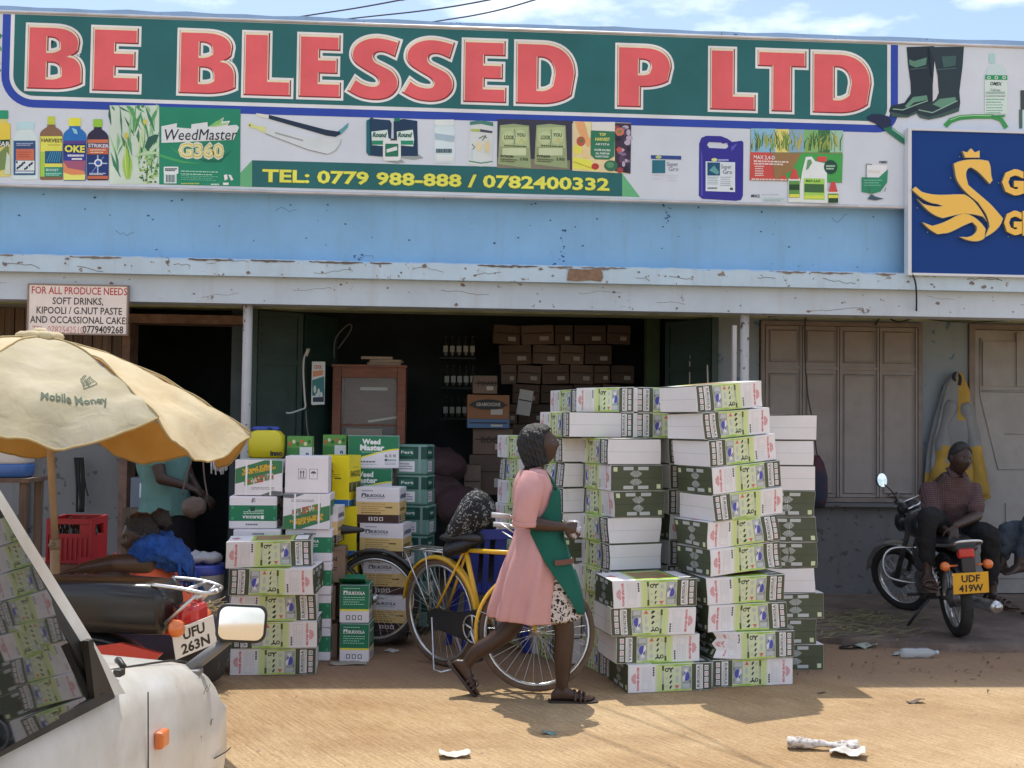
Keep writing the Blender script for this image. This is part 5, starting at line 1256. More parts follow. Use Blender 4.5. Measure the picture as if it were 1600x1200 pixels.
# yellow cartons
YY=8.1
put(YEL,547,YY,-12,0.99,0.24,0.30,'upper yellow carton with blue foot and green leaf print',GL,corner='fr',first=True)
put(YEL,560,YY+0.02,-5,0.63,0.24,0.30,'middle yellow carton under the upper one, its blue foot hidden',GL,corner='fr')
put(YEL,562,YY+0.03,-4,0.27,0.24,0.30,'lowest yellow carton behind the spoked wheel',GL,corner='fr')
g=MB();g.box((0,0,0.105),(0.26,0.30,0.205),0,bevel=0.004);o=g.build('brown_carton',mat('kraft_dark',(0.17,0.115,0.085),0.85,var=0.15));q=seam(545,YY+0.2);o.location=(q.x-0.02,q.y,0.06);tag(o,'brown carton on the floor under the three yellow cartons','carton',GL)
# tan cartons with dark feet
YT=8.12
for i,px in enumerate((578,571,565,558)):
 put(TAN,px,YT+(0,0.02,0,0.01)[i],(-12,-11,-12,-9)[i],0.115+i*(TANH+0.003),TANW,TAND,'%s white and tan carton with dark brown foot in the stack behind the spoked wheel' % {0:'bottom',3:'topmost'}.get(i,ORD[i]),GL,first=(i==0))
g=MB();g.box((0,0,0.028),(0.36,0.30,0.056),0,bevel=0.003)
for k in range(3):g.box((0,-0.11+k*0.11,0.0),(0.38,0.07,0.012))
o=g.build('low_pallet',mat('dark_board',(0.05,0.04,0.035),0.9,var=0.3));q=seam(602,YT+0.14);o.location=(q.x,q.y,0.062);tag(o,'low dark wooden pallet under the white and tan cartons','pallet')
# weed cartons behind
YWd=8.5
for i in range(4):
 put(KRAFT,550+3*i,YWd+0.02,0,0.06+i*0.235,0.30,0.22,'%s brown carton holding up the green weed cartons' % ORD[i],GL,first=(i==0)).scale=(1,1,0.92)
put(WEED,535,YWd,-2,1.005,0.375,0.25,'lower green and white weed carton with yellow wave',GL,first=True)
put(WEED,545,YWd-0.01,1,1.248,0.375,0.25,'upper green and white weed carton with yellow wave, at the top of the pile',GL)
# brown cartons at the edge of the pile
for i in range(3):
 put(KRAFT,(533,529,543)[i],7.73,(2,-3,0)[i],0.002+i*0.253,0.30,0.22,'%s brown carton with dark letters beside the striped cartons' % ('bottom','middle','top')[i],GL,corner='fr')
put(TAN,530,7.78,-6,0.002+3*0.253,TANW,TAND,'small tan carton squeezed between the striped carton and the yellow one',GL,corner='fr')
# two small green cartons standing in front of the wheel
put(SMALL,538,7.62,-5,0.002,0.185,0.22,'lower small green and white carton in front of the spoked wheel',GL,first=True)
put(SMALL,537,7.63,-2,0.256,0.185,0.22,'upper small green and white carton with an open torn flap',GL)
g=MB();q=seam(556,7.74)
for s in (-1,1):
 g.add([(q.x-0.09,q.y-0.02,0.507),(q.x+0.09,q.y-0.02,0.507),(q.x+0.085,q.y+s*0.10-0.02,0.545),(q.x-0.085,q.y+s*0.11-0.02,0.55),(q.x-0.09,q.y-0.02,0.510),(q.x+0.09,q.y-0.02,0.510),(q.x+0.085,q.y+s*0.10-0.02,0.548),(q.x-0.085,q.y+s*0.11-0.02,0.553)],[(0,1,2,3),(7,6,5,4),(0,4,5,1),(1,5,6,2),(2,6,7,3),(3,7,4,0)])
tag(g.build('carton_flap',C_(36,104,76)),'torn green cardboard flap lying open on the upper small green carton','cardboard')
# flattened white-green jerrycan cartons at the right of the tan stack
def d_jug(F,k,w,h,mi):
 if k=='top':return
 F.rect(0.002,h*0.52,w-0.002,h*0.93,mi(C_(34,70,62)),1);F.rect(w*0.1,h*0.10,w*0.6,h*0.45,mi(k_wh),1);F.rect(w*0.08,h*0.62,w*0.55,h*0.86,mi(C_(44,100,84)),2);F.txt('Fert',w*0.15,h*0.7,w*0.4,h*0.10,mi(k_white2),3,0.03);F.lines(w*0.12,w*0.55,(h*0.18,h*0.26,h*0.34),h*0.03,mi(C_(100,116,120)),2);F.rect(w*0.72,h*0.06,w*0.80,h*0.95,mi(C_(120,140,140)),2)
JUG=carton('pale_green_carton',0.24,0.24,0.225,C_(96,130,120),d_jug,bev=0.012)
for i in range(6):
 put(JUG,(624,625,622,624,621,620)[i],8.6,-14,0.06+i*0.2275,0.24,0.24,'%s pale green shrink-wrapped carton at the right rear of the pile' % {0:'bottom',5:'topmost'}.get(i,ORD[i]),GL,first=(i==0))

# ================================================================== BICYCLES
M_chrome=mat('dull_chrome',(0.62,0.62,0.62),0.28,metal=0.9,var=0.15,vscale=20)
M_tyre_b=mat('brown_tyre',(0.14,0.095,0.065),0.85,var=0.2,vscale=12)
M_tyre=mat('black_tyre',(0.028,0.027,0.026),0.85,var=0.25,vscale=14)
M_bikey=mat('bike_yellow',(0.78,0.47,0.03),0.38,var=0.12,vscale=9,coat=0.3)
M_blackp=mat('black_enamel',(0.02,0.02,0.022),0.35,coat=0.3)
M_plast=mat('black_plastic',(0.03,0.03,0.032),0.5)
def ring_pts(c,r,n,ax):
 """circle around axis ax ('Y' local)"""
 return [Vector((c[0]+r*math.cos(2*PI*i/n),c[1],c[2]+r*math.sin(2*PI*i/n))) for i in range(n)]
def spoke_wheel(parent,name,c,r,tyre_m,tr=0.019,spokes=32,M=None,label=None,rim_m=None):
 """a spoked wheel whose axle is local y; parts: tyre, rim, spoke set, hub"""
 w=MB();w.M=M;w.tube(ring_pts(c,r-tr,44,'Y'),tr,n=10,closed=True)
 o=w.build(name,tyre_m,parent)
 w=MB();w.M=M;rr=r-2*tr-0.004
 rings=[]
 for i in range(44):
  a=2*PI*i/44;d=Vector((math.cos(a),0,math.sin(a)));q=Vector(c)
  rings.append([q+d*(rr+0.008)+Vector((0,-0.015,0)),q+d*(rr+0.008)+Vector((0,0.015,0)),q+d*(rr-0.006)+Vector((0,0.010,0)),q+d*(rr-0.010)+Vector((0,0,0)),q+d*(rr-0.006)+Vector((0,-0.010,0))])
 rings.append(rings[0]);w.loft(rings,cap=False);w.build('rim',rim_m or M_chrome,o)
 w=MB();w.M=M
 for i in range(spokes):
  a=2*PI*i/spokes;s=1 if i % 2 else -1;a2=a+(0.55 if (i//2) % 2 else -0.55)
  w.tube([(c[0]+0.022*math.cos(a2),c[1]+s*0.026,c[2]+0.022*math.sin(a2)),(c[0]+rr*math.cos(a),c[1],c[2]+rr*math.sin(a))],0.0013,n=4,cap=False)
 w.build('spokes',M_chrome,o)
 w=MB();w.M=M;w.lathe([(0.012,-0.05),(0.012,-0.03),(0.024,-0.03),(0.024,-0.024),(0.014,-0.02),(0.014,0.02),(0.024,0.024),(0.024,0.03),(0.012,0.03),(0.012,0.05)],c,'Y',n=14);w.build('hub',M_chrome,o)
 return o
def arc_fender(mb,c,r,a0,a1,w,m=0,n=22,crown=0.012):
 rings=[]
 for i in range(n+1):
  a=R_(a0+(a1-a0)*i/n);d=Vector((math.cos(a),0,math.sin(a)));q=Vector(c)
  rings.append([q+d*(r-0.012)+Vector((0,-w/2,0)),q+d*(r+crown*0.5)+Vector((0,-w*0.36,0)),q+d*(r+crown)+Vector((0,0,0)),q+d*(r+crown*0.5)+Vector((0,w*0.36,0)),q+d*(r-0.012)+Vector((0,w/2,0)),q+d*(r+crown-0.005)])
 mb.loft(rings,m)
bk_rear,bk_front=Vector((0.045,7.50,0)),Vector((0.625,6.83,0))
bd=bk_front-bk_rear;WB=bd.length
BKY=thing('bicycle','yellow roadster bicycle with chrome rack and dark chain case, parked behind the walking woman','bicycle',bk_rear,math.atan2(bd.y,bd.x))
LEAN=Matrix.Rotation(R_(3),4,'X')
def bp(mb,name,m,parent=BKY):return mb.build(name,m,parent)
rw=0.35
spoke_wheel(BKY,'wheel',(0,0,rw),rw,M_tyre_b)
bb,st,ht,hb=Vector((0.40,0,0.30)),Vector((0.255,0,0.80)),Vector((WB-0.13,0,0.83)),Vector((WB-0.085,0,0.69))
g=MB()
g.tube([bb,st],0.0165);g.tube([st-Vector((0,0,0.02)),ht-Vector((0,0,0.025))],0.015);g.tube([bb,hb+Vector((0,0,0.02))],0.0175);g.tube([ht+Vector((-0.006,0,0.02)),hb],0.02)
for s in (-1,1):
 g.tube([Vector((0,s*0.055,rw)),bb+Vector((-0.03,s*0.03,0))],0.0105);g.tube([Vector((0,s*0.055,rw)),st+Vector((0.0,s*0.014,-0.03))],0.0085)
bp(g,'frame',M_bikey)
g=MB();arc_fender(g,(0,0,rw),rw+0.014,-12,172,0.058);bp(g,'mudguard',M_bikey)
# chain case, crank, pedals
g=MB()
out=[(-0.05,0.045),(0.02,0.075),(0.30,0.075),(0.40,0.115)]+[(0.40+0.11*math.sin(R_(a)),0.0+0.11*math.cos(R_(a))) for a in range(10,190,15)]+[(0.36,-0.095),(0.02,-0.055),(-0.05,-0.035)]
g.prism(out,(0,-0.075,rw-0.035),(1,0,0),(0,0,1),(0,0.03,0));bp(g,'chain_case',M_blackp)
g=MB();c=(bb.x,-0.085,bb.z+0.01)
g.tube(ring_pts(c,0.085,28,'Y'),0.006,n=6,closed=True)
for k in range(5):
 a=2*PI*k/5+0.3;g.tube([c,(c[0]+0.085*math.cos(a),c[1],c[2]+0.085*math.sin(a))],0.007,n=6)
bp(g,'chainring',M_chrome)
for s,a in ((-1,-62),(1,118)):
 g=MB();e=Vector((bb.x+0.17*math.cos(R_(a)),s*0.10,bb.z+0.17*math.sin(R_(a))))
 g.tube([(bb.x,s*0.10,bb.z),e],[0.012,0.009],n=8);cr=bp(g,'crank',M_chrome)
 g=MB();g.box(e+Vector((0,s*0.055,0)),(0.075,0.085,0.022),0,bevel=0.005);g.box(e+Vector((0.03,s*0.055,0.0)),(0.02,0.09,0.03));g.box(e+Vector((-0.03,s*0.055,0.0)),(0.02,0.09,0.03));g.build('pedal',M_plast,cr)
# rack and stand
g=MB()
for y in (-0.075,0,0.075):g.tube([(-0.28,y,0.755),(0.20,y,0.765)],0.006,n=6)
for x in (-0.28,-0.13,0.02,0.17):g.tube([(x,-0.075,0.757),(x,0.075,0.757)],0.005,n=6)
for s in (-1,1):g.tube([(-0.27,s*0.075,0.75),(-0.02,s*0.07,rw)],0.005,n=6);g.tube([(-0.05,s*0.075,0.755),(-0.01,s*0.07,rw)],0.005,n=6)
bp(g,'rack',M_chrome)
g=MB()
for s in (-1,1):g.tube([(0.0,s*0.075,rw-0.02),(0.07,s*0.13,0.01),(0.15,s*0.13,0.006)],0.008,n=6)
g.tube([(0.15,-0.13,0.008),(0.15,0.13,0.008)],0.008,n=6)
bp(g,'stand',M_chrome)
g=MB()
g.loft([[(0.12+0.0,w*math.cos(R_(a))*0.1,0.86+0.028*math.sin(R_(a))) for a in range(0,360,30)] for w in (1.0,)]+[[(0.12+x,w*math.cos(R_(a)),0.865+h*math.sin(R_(a))) for a in range(0,360,30)] for x,w,h in ((0.02,0.095,0.03),(0.08,0.09,0.032),(0.14,0.05,0.028),(0.24,0.025,0.022),(0.28,0.01,0.012))]);bp(g,'saddle',M_plast)
g=MB();g.tube([st,st+Vector((-0.02,0,0.05))],0.012);bp(g,'seat_post',M_chrome)
# steered front end
fa=Vector((WB,0,rw));axis=(ht-hb).normalized()
steer=Matrix.Translation(hb) @ Matrix.Rotation(R_(47),4,axis) @ Matrix.Translation(-hb)
spoke_wheel(BKY,'wheel',tuple(fa),rw,M_tyre_b,M=steer)
g=MB();g.M=steer
for s in (-1,1):g.tube(catmull([hb+Vector((0,s*0.045,-0.005)),hb+Vector((0.03,s*0.05,-0.14)),fa+Vector((-0.03,s*0.052,0.06)),fa+Vector((0,s*0.052,0))],4),0.010)
g.tube([hb+Vector((0,-0.05,0)),hb+Vector((0,0.05,0))],0.013);bp(g,'fork',M_bikey)
g=MB();g.M=steer;arc_fender(g,tuple(fa),rw+0.014,62,196,0.058);bp(g,'mudguard',M_bikey)
g=MB();g.M=steer
for a in (100,165):
 for s in (-1,1):g.tube([fa+Vector((0,s*0.045,0)),fa+Vector(((rw+0.01)*math.cos(R_(a)),s*0.03,(rw+0.01)*math.sin(R_(a))))],0.003,n=5)
bp(g,'mudguard_stay',M_chrome)
g=MB();g.M=steer;top=ht+Vector((-0.012,0,0.10))
g.tube([ht,top],0.013);g.tube([top+Vector((-0.005,0,0)),top+Vector((0.05,0,0.015))],0.012)
for s in (-1,1):g.tube(catmull([top+Vector((0.05,0,0.015)),top+Vector((0.055,s*0.12,0.02)),top+Vector((0.03,s*0.24,0.05)),top+Vector((-0.07,s*0.27,0.065))],5),0.011)
g.tube(catmull([top+Vector((0.04,-0.20,-0.06)),top+Vector((0.07,-0.05,-0.07)),top+Vector((0.07,0.05,-0.07)),top+Vector((0.04,0.2,-0.06))],4),0.006)
for s in (-1,1):g.tube([top+Vector((0.04,s*0.20,-0.06)),top+Vector((-0.11,s*0.24,0.02))],0.005,n=6)
g.tube([top+Vector((0.07,0,-0.07)),hb+Vector((0.06,0,0.05))],0.005,n=6)
hbar=bp(g,'handlebar',M_chrome)
for s in (-1,1):
 g=MB();g.M=steer;g.tube([top+Vector((-0.06,s*0.268,0.065)),top+Vector((-0.17,s*0.275,0.068))],[0.016,0.0165],n=10);g.build('grip',mat('pale_grip',(0.55,0.55,0.56),0.5),hbar)
for o in list(BKY.children):
 o.matrix_basis=LEAN @ o.matrix_basis

# second bicycle: only its spoked wheel, dark mudguard and a bit of frame show between the cartons
B2=thing('bicycle','dark bicycle wedged behind the small green cartons, one spoked wheel and black mudguard showing','bicycle',(seam(590,7.92).x,7.92,0.056),R_(-10))
spoke_wheel(B2,'wheel',(0,0,0.315),0.315,M_tyre,tr=0.02)
g=MB();arc_fender(g,(0,0,0.315),0.335,38,165,0.07);B2m=g.build('mudguard',M_blackp,B2)
g=MB()
for s in (-1,1):g.tube([(0,s*0.055,0.315),(-0.42,s*0.03,0.27)],0.010);g.tube([(0,s*0.055,0.315),(-0.30,s*0.015,0.66)],0.008)
g.tube([(-0.42,0,0.27),(-0.29,0,0.70)],0.015);g.build('frame',M_blackp,B2)
# its saddle, seen between the yellow cartons
g=MB();g.loft([[(x,w*math.cos(R_(a)),h0+h*math.sin(R_(a))) for a in range(0,360,30)] for x,w,h,h0 in ((-0.37,0.02,0.015,0.79),(-0.34,0.08,0.035,0.79),(-0.27,0.085,0.04,0.785),(-0.2,0.045,0.03,0.785),(-0.11,0.022,0.018,0.785),(-0.08,0.01,0.01,0.785))]);g.tube([(-0.29,0,0.70),(-0.27,0,0.77)],0.012);g.build('saddle',M_plast,B2)

# ================================================================== MOTORCYCLES
M_steelg=mat('engine_grey',(0.16,0.16,0.165),0.45,metal=0.7,var=0.3,vscale=14)
M_seat=mat('seat_vinyl',(0.022,0.021,0.021),0.42,bump=0.05,bscale=70)
M_orange=mat('orange_lens',(0.72,0.18,0.04),0.2,coat=0.5)
M_redl=mat('red_lens',(0.55,0.03,0.03),0.2,coat=0.5)
M_plateY=mat('yellow_plate',(0.80,0.42,0.03),0.4)
M_plateW=mat('white_plate',(0.72,0.71,0.68),0.4)
M_ink=mat('plate_black',(0.02,0.02,0.02),0.5)
def cast_wheel(parent,c,r,w,M=None):
 g=MB();g.M=M
 prof=[(r-0.075,-w*0.36),(r-0.03,-w*0.5),(r-0.006,-w*0.36),(r,0),(r-0.006,w*0.36),(r-0.03,w*0.5),(r-0.075,w*0.36)]
 rings=[]
 for i in range(48):
  a=2*PI*i/48;k=1.0 if i % 2 else 0.994
  rings.append([Vector((c[0]+(p if p<r-0.02 else p*k)*math.cos(a),c[1]+y,c[2]+(p if p<r-0.02 else p*k)*math.sin(a))) for p,y in prof])
 rings.append(rings[0]);g.loft(rings,cap=False,smooth=True);t=g.build('wheel',M_tyre,parent)
 g=MB();g.M=M;rr=r-0.07
 rings=[]
 for i in range(41):
  a=2*PI*i/40;d=Vector((math.cos(a),0,math.sin(a)));q=Vector(c)
  rings.append([q+d*(rr+0.01)+Vector((0,-w*0.38,0)),q+d*(rr+0.01)+Vector((0,w*0.38,0)),q+d*(rr-0.012)+Vector((0,w*0.25,0)),q+d*(rr-0.012)+Vector((0,-w*0.25,0))])
 g.loft(rings,cap=False);g.build('rim',M_chrome,t)
 g=MB();g.M=M
 for i in range(36):
  a=2*PI*i/36;s=1 if i % 2 else -1;a2=a+(0.4 if (i//2) % 2 else -0.4)
  g.tube([(c[0]+0.06*math.cos(a2),c[1]+s*0.03,c[2]+0.06*math.sin(a2)),(c[0]+rr*math.cos(a),c[1],c[2]+rr*math.sin(a))],0.0018,n=4,cap=False)
 g.build('spokes',M_chrome,t)
 g=MB();g.M=M;g.lathe([(0.012,-0.085),(0.03,-0.06),(0.075,-0.045),(0.078,0.045),(0.03,0.06),(0.012,0.085)],c,'Y',n=20);g.build('hub',M_steelg,t)
 return t
def motorcycle(root,seat_m,tank_m,guard_m,steer_deg=0,tail=0.0):
 """x forward, rear contact at the origin"""
 WBm=1.24;R=0.305
 cast_wheel(root,(0,0,R),R,0.09)
 hb_,ht_=Vector((0.98,0,0.66)),Vector((0.90,0,0.90));ax=(ht_-hb_).normalized()
 S=Matrix.Translation(hb_) @ Matrix.Rotation(R_(steer_deg),4,ax) @ Matrix.Translation(-hb_)
 cast_wheel(root,(WBm,0,R),R,0.075,S)
 g=MB()
 g.tube(catmull([(0.90,0,0.86),(0.86,0,0.55),(0.72,0,0.30),(0.50,0,0.25)],5),0.02);g.tube(catmull([(0.90,0,0.84),(0.60,0,0.74),(0.30,0,0.70),(0.05,0,0.74),(-0.25,0,0.76)],5),0.02)
 for s in (-1,1):
  g.tube([(0.50,s*0.07,0.25),(0.38,s*0.09,0.55),(0.20,s*0.10,0.70)],0.014);g.tube([(0.48,s*0.08,0.34),(0,s*0.09,R)],0.017);g.tube([(0.2,s*0.10,0.70),(-0.28,s*0.10,0.74)],0.013)
 g.build('frame',M_blackp,root)
 for s in (-1,1):
  g=MB();g.tube([(0.0,s*0.125,R+0.02),(0.13,s*0.125,0.64)],0.017)
  pts=[]
  for i in range(60):a=i*0.7;t=i/59;pts.append((0.015+0.10*t+0.028*math.cos(a)*0.9,s*0.125+0.028*math.sin(a),R+0.06+0.24*t))
  g.tube(pts,0.0045,n=5);g.build('shock_absorber',M_chrome,root)
 # engine with fins, exhaust, foot pegs
 g=MB();g.lathe([(0.02,-0.12),(0.10,-0.12),(0.115,-0.09),(0.115,0.09),(0.10,0.12),(0.02,0.12)],(0.50,0,0.33),'Y',n=20);g.lathe([(0.02,-0.11),(0.085,-0.11),(0.09,0.1),(0.02,0.11)],(0.64,0,0.34),'Y',n=18)
 for k in range(7):g.box((0.68+0.012*k,0,0.43+0.024*k),(0.15,0.16,0.010),rot=Matrix.Rotation(R_(-18),3,'Y'))
 g.box((0.71,0,0.5),(0.10,0.11,0.2),rot=Matrix.Rotation(R_(-18),3,'Y'));g.build('engine',M_steelg,root)
 g=MB();g.tube(catmull([(0.78,-0.03,0.45),(0.84,-0.07,0.36),(0.76,-0.12,0.22),(0.5,-0.15,0.21),(0.30,-0.155,0.22)],6),0.019);g.tube([(0.30,-0.16,0.22),(0.22,-0.17,0.23),(-0.30,-0.19,0.27),(-0.34,-0.19,0.272)],[0.02,0.045,0.05,0.044],n=16);g.tube([(-0.34,-0.19,0.272),(-0.36,-0.19,0.273)],[0.02,0.02],n=12);g.build('exhaust',M_chrome,root)
 for s in (-1,1):
  g=MB();g.tube([(0.45,s*0.10,0.27),(0.45,s*0.24,0.275)],0.013);g.tube([(0.12,s*0.10,0.33),(0.12,s*0.22,0.34)],0.011);g.build('foot_peg',M_plast,root)
 # tank
 rings=[]
 for x,w,z0,z1 in ((0.47,0.07,0.74,0.82),(0.52,0.115,0.72,0.875),(0.62,0.14,0.70,0.915),(0.74,0.14,0.70,0.925),(0.83,0.11,0.73,0.905),(0.88,0.06,0.78,0.87)):
  zc,h=(z0+z1)/2,(z1-z0)/2
  rings.append([(x,w*(1 if abs(math.cos(a))>0 else 1)*math.copysign(abs(math.cos(a))**0.7,math.cos(a)),zc+h*math.copysign(abs(math.sin(a))**0.7,math.sin(a))) for a in [2*PI*i/20 for i in range(20)]])
 g=MB();g.loft(rings);tk=g.build('fuel_tank',tank_m,root)
 g=MB();g.lathe([(0.03,0),(0.03,0.015),(0.01,0.02)],(0.70,0,0.922),n=14);g.build('filler_cap',M_chrome,tk)
 # side covers, tail, mudguards
 for s in (-1,1):
  g=MB();g.prism([(0.18,0.52),(0.44,0.48),(0.46,0.66),(0.36,0.70),(0.14,0.70)],(0,s*0.115,0),(1,0,0),(0,0,1),(0,s*0.02,0));g.build('side_cover',guard_m,root)
 g=MB();arc_fender(g,(0,0,R),R+0.05,20,168,0.15,crown=0.02);g.build('mudguard',M_blackp,root)
 g=MB();g.M=S;arc_fender(g,(WBm,0,R),R+0.025,15,165,0.11,crown=0.018);g.build('mudguard',M_chrome if guard_m is M_blackp else guard_m,root)
 g=MB();g.M=S
 for s in (-1,1):g.tube([(WBm,s*0.085,R),(0.985,s*0.085,0.70),(0.90,s*0.085,0.92)],[0.024,0.022,0.018])
 g.box((0.94,0,0.80),(0.05,0.2,0.03));g.box((0.90,0,0.915),(0.06,0.2,0.025));g.build('fork',M_steelg,root)
 g=MB();g.M=S;g.lathe([(0.03,-0.09),(0.07,-0.06),(0.085,0.0),(0.088,0.05)],(1.02,0,0.82),'X',n=20);hl=g.build('headlamp',M_blackp,root)
 g=MB();g.M=S;g.lathe([(0.001,0.062),(0.05,0.058),(0.084,0.05)],(1.02,0,0.82),'X',n=20,cap=False);g.build('headlamp_glass',mat('lamp_glass',(0.75,0.77,0.78),0.1,coat=0.6),hl)
 g=MB();g.M=S;g.lathe([(0.045,-0.03),(0.045,0.03)],(0.96,-0.06,0.95),'X',n=16);g.lathe([(0.045,-0.03),(0.045,0.03)],(0.96,0.06,0.95),'X',n=16);g.build('instruments',M_plast,root)
 g=MB();g.M=S
 for s in (-1,1):g.tube(catmull([(0.90,0,0.955),(0.90,s*0.09,0.96),(0.86,s*0.17,1.05),(0.80,s*0.28,1.075),(0.70,s*0.36,1.06)],6),0.011)
 g.tube([(0.88,-0.16,1.03),(0.88,0.16,1.03)],0.007);hbm=g.build('handlebar',M_chrome,root)
 for s in (-1,1):
  g=MB();g.M=S;g.tube([(0.74,s*0.333,1.067),(0.64,s*0.40,1.045)],0.017,n=10);g.build('grip',M_plast,hbm)
  g=MB();g.M=S;g.tube([(0.82,s*0.26,1.09),(0.80,s*0.35,1.09),(0.73,s*0.42,1.065)],[0.007,0.006,0.005],n=6);g.box((0.81,s*0.27,1.075),(0.05,0.05,0.05),bevel=0.008);g.build('lever',M_steelg,hbm)
  g=MB();g.M=S;g.tube(catmull([(0.80,s*0.29,1.08),(0.80,s*0.31,1.16),(0.84,s*0.35,1.26)],4),0.006,n=6);g.lathe([(0.001,0.012),(0.05,0.010),(0.062,0.0),(0.055,0.02),(0.02,0.03)],(0.835,s*0.36,1.29),'X',n=20);mi_=g.build('mirror',M_blackp,hbm)
  g=MB();g.M=S;g.lathe([(0.0005,-0.002),(0.058,-0.001)],(0.833,s*0.36,1.29),'X',n=20,cap=False);g.build('mirror_glass',mat('mirror_silver',(0.85,0.87,0.88),0.03,metal=1.0),mi_)
 # seat
 rings=[]
 for x,w,z0,z1 in ((-0.36,0.06,0.76+tail*0.6,0.82+tail*0.7),(-0.32,0.10,0.755+tail*0.6,0.85+tail*0.7),(-0.1,0.12,0.745+tail*0.3,0.845+tail*0.5),(0.12,0.125,0.735,0.825),(0.32,0.115,0.73,0.81),(0.47,0.09,0.745,0.825),(0.52,0.05,0.77,0.82)):
  zc,h=(z0+z1)/2,(z1-z0)/2
  rings.append([(x,w*math.copysign(abs(math.cos(a))**0.55,math.cos(a)),zc+h*math.copysign(abs(math.sin(a))**0.6,math.sin(a))) for a in [2*PI*i/24 for i in range(24)]])
 g=MB();g.loft(rings);g.build('seat',seat_m,root)
 # crash bar
 g=MB()
 for s in (-1,1):g.tube(catmull([(0.86,s*0.03,0.60),(0.90,s*0.22,0.60),(0.90,s*0.30,0.50),(0.86,s*0.27,0.36),(0.80,s*0.05,0.30)],5),0.012)
 g.build('crash_bar',M_chrome,root)
 # tail
 g=MB();g.tube(catmull([(-0.05,-0.14,0.78+tail*0.5),(-0.36,-0.11,0.83+tail*0.7),(-0.44,-0.07,0.87+tail*0.8),(-0.44,0.07,0.87+tail*0.8),(-0.36,0.11,0.83+tail*0.7),(-0.05,0.14,0.78+tail*0.5)],6),0.011);g.build('grab_rail',M_chrome,root)
 g=MB();g.box((-0.34,0,0.72+tail*0.3),(0.07,0.12,0.08),bevel=0.02);g.build('tail_lamp',M_redl,root)
 for s in (-1,1):
  g=MB();g.tube([(-0.33,s*0.06,0.70+tail),(-0.33,s*0.15,0.70+tail)],0.008,n=6);g.lathe([(0.001,-0.03),(0.025,-0.028),(0.036,-0.01),(0.036,0.015),(0.02,0.03)],(-0.34,s*0.155,0.70+tail),'X',n=16);g.build('indicator',M_orange,root)
 return S
def plate(root,pos,w,h,m,l1,l2,tilt=0,ink_m=None):
 g=MB();Mx=Matrix.Translation(pos) @ Matrix.Rotation(R_(tilt),4,'Y');g.M=Mx
 g.box((0,0,0),(0.004,w,h),0)
 o=g.build('number_plate',m,root)
 g=MB();g.M=Mx
 for t,z in ((l1,h*0.06),(l2,-h*0.40)):g.text(t,(-0.0035,0,z),(0,-1,0),(0,0,1),h*0.34,0,w=w*0.68 if len(t)>3 else w*0.52,bold=0.03,align='C')
 g.build('plate_lettering',ink_m or M_ink,o)
 return o
# --- right: black motorcycle with the seated man
mr=Vector((3.885,8.25,0.05));mf=Vector((4.04,9.40,0.05));dd=mf-mr
MC1=thing('motorcycle','black motorcycle with yellow number plate, parked on the right with a man sitting on it','motorcycle',mr,math.atan2(dd.y,dd.x))
motorcycle(MC1,M_seat,M_blackp,M_blackp,steer_deg=38,tail=-0.10)
MC1.scale=(0.97,0.97,0.95)
plate(MC1,(-0.40,0,0.475),0.255,0.16,M_plateY,'UDF','419W',tilt=-8)
g=MB();g.box((-0.378,0,0.56),(0.03,0.1,0.20),0,bevel=0.01);g.build('plate_bracket',M_plast,MC1)
for o in [q for q in MC1.children_recursive if q.name.startswith('mirror') and not q.name.startswith('mirror_g')]:
 if sum(v.co.y for v in o.data.vertices)/len(o.data.vertices)<0.1:# the right mirror is missing
  for c in list(o.children):bpy.data.objects.remove(c)
  bpy.data.objects.remove(o)
for o in list(MC1.children):o.matrix_basis=Matrix.Rotation(R_(-5),4,'X') @ o.matrix_basis
g=MB();g.tube([(0.42,0.10,0.24),(0.40,0.28,0.0)],0.012);g.build('stand',M_blackp,MC1)
# --- left: motorcycle behind the car, long black seat and red tail
M_redp=mat('red_plastic',(0.55,0.05,0.03),0.35,coat=0.3)
hd=R_(180-9)
MC2=thing('motorcycle','red motorcycle with long glossy black seat and white number plate, beyond the white car','motorcycle',(-1.47,5.02,0),hd)
motorcycle(MC2,M_seat,M_redp,M_redp,steer_deg=0)
for o in list(MC2.children):
 if o.name.startswith(('seat','grab_rail')):
  for c in list(o.children):bpy.data.objects.remove(c)
  bpy.data.objects.remove(o)
rings=[]
for x,w,z0,z1 in ((-0.36,0.09,0.71,0.85),(-0.345,0.12,0.69,0.885),(-0.32,0.135,0.685,0.905),(-0.1,0.14,0.685,0.915),(0.25,0.14,0.685,0.91),(0.5,0.135,0.69,0.90),(0.6,0.12,0.70,0.89),(0.63,0.07,0.74,0.84)):
 zc,h=(z0+z1)/2,(z1-z0)/2
 rings.append([(x,w*math.copysign(abs(math.cos(a))**0.45,math.cos(a)),zc+h*math.copysign(abs(math.sin(a))**0.5,math.sin(a))) for a in [2*PI*i/32 for i in range(32)]])
g=MB();g.loft(rings);g.build('seat',mat('glossy_black_vinyl',(0.018,0.017,0.017),0.22,bump=0.03,bscale=30),MC2)
g=MB();g.tube(catmull([(0.5,-0.15,0.665),(-0.1,-0.165,0.66),(-0.30,-0.165,0.66),(-0.38,-0.14,0.69)],5),0.011);g.build('seat_rail',M_blackp,MC2)
g=MB()
for s in (-1,1):
 g.tube(catmull([(-0.30,s*0.11,0.90),(-0.42,s*0.12,0.89),(-0.52,s*0.10,0.87),(-0.545,s*0.03,0.865)],5),0.009,n=8)
 g.tube([(-0.36,s*0.11,0.74),(-0.50,s*0.10,0.87)],0.008,n=6);g.tube([(-0.38,s*0.03,0.80),(-0.53,s*0.05,0.866)],0.006,n=6)
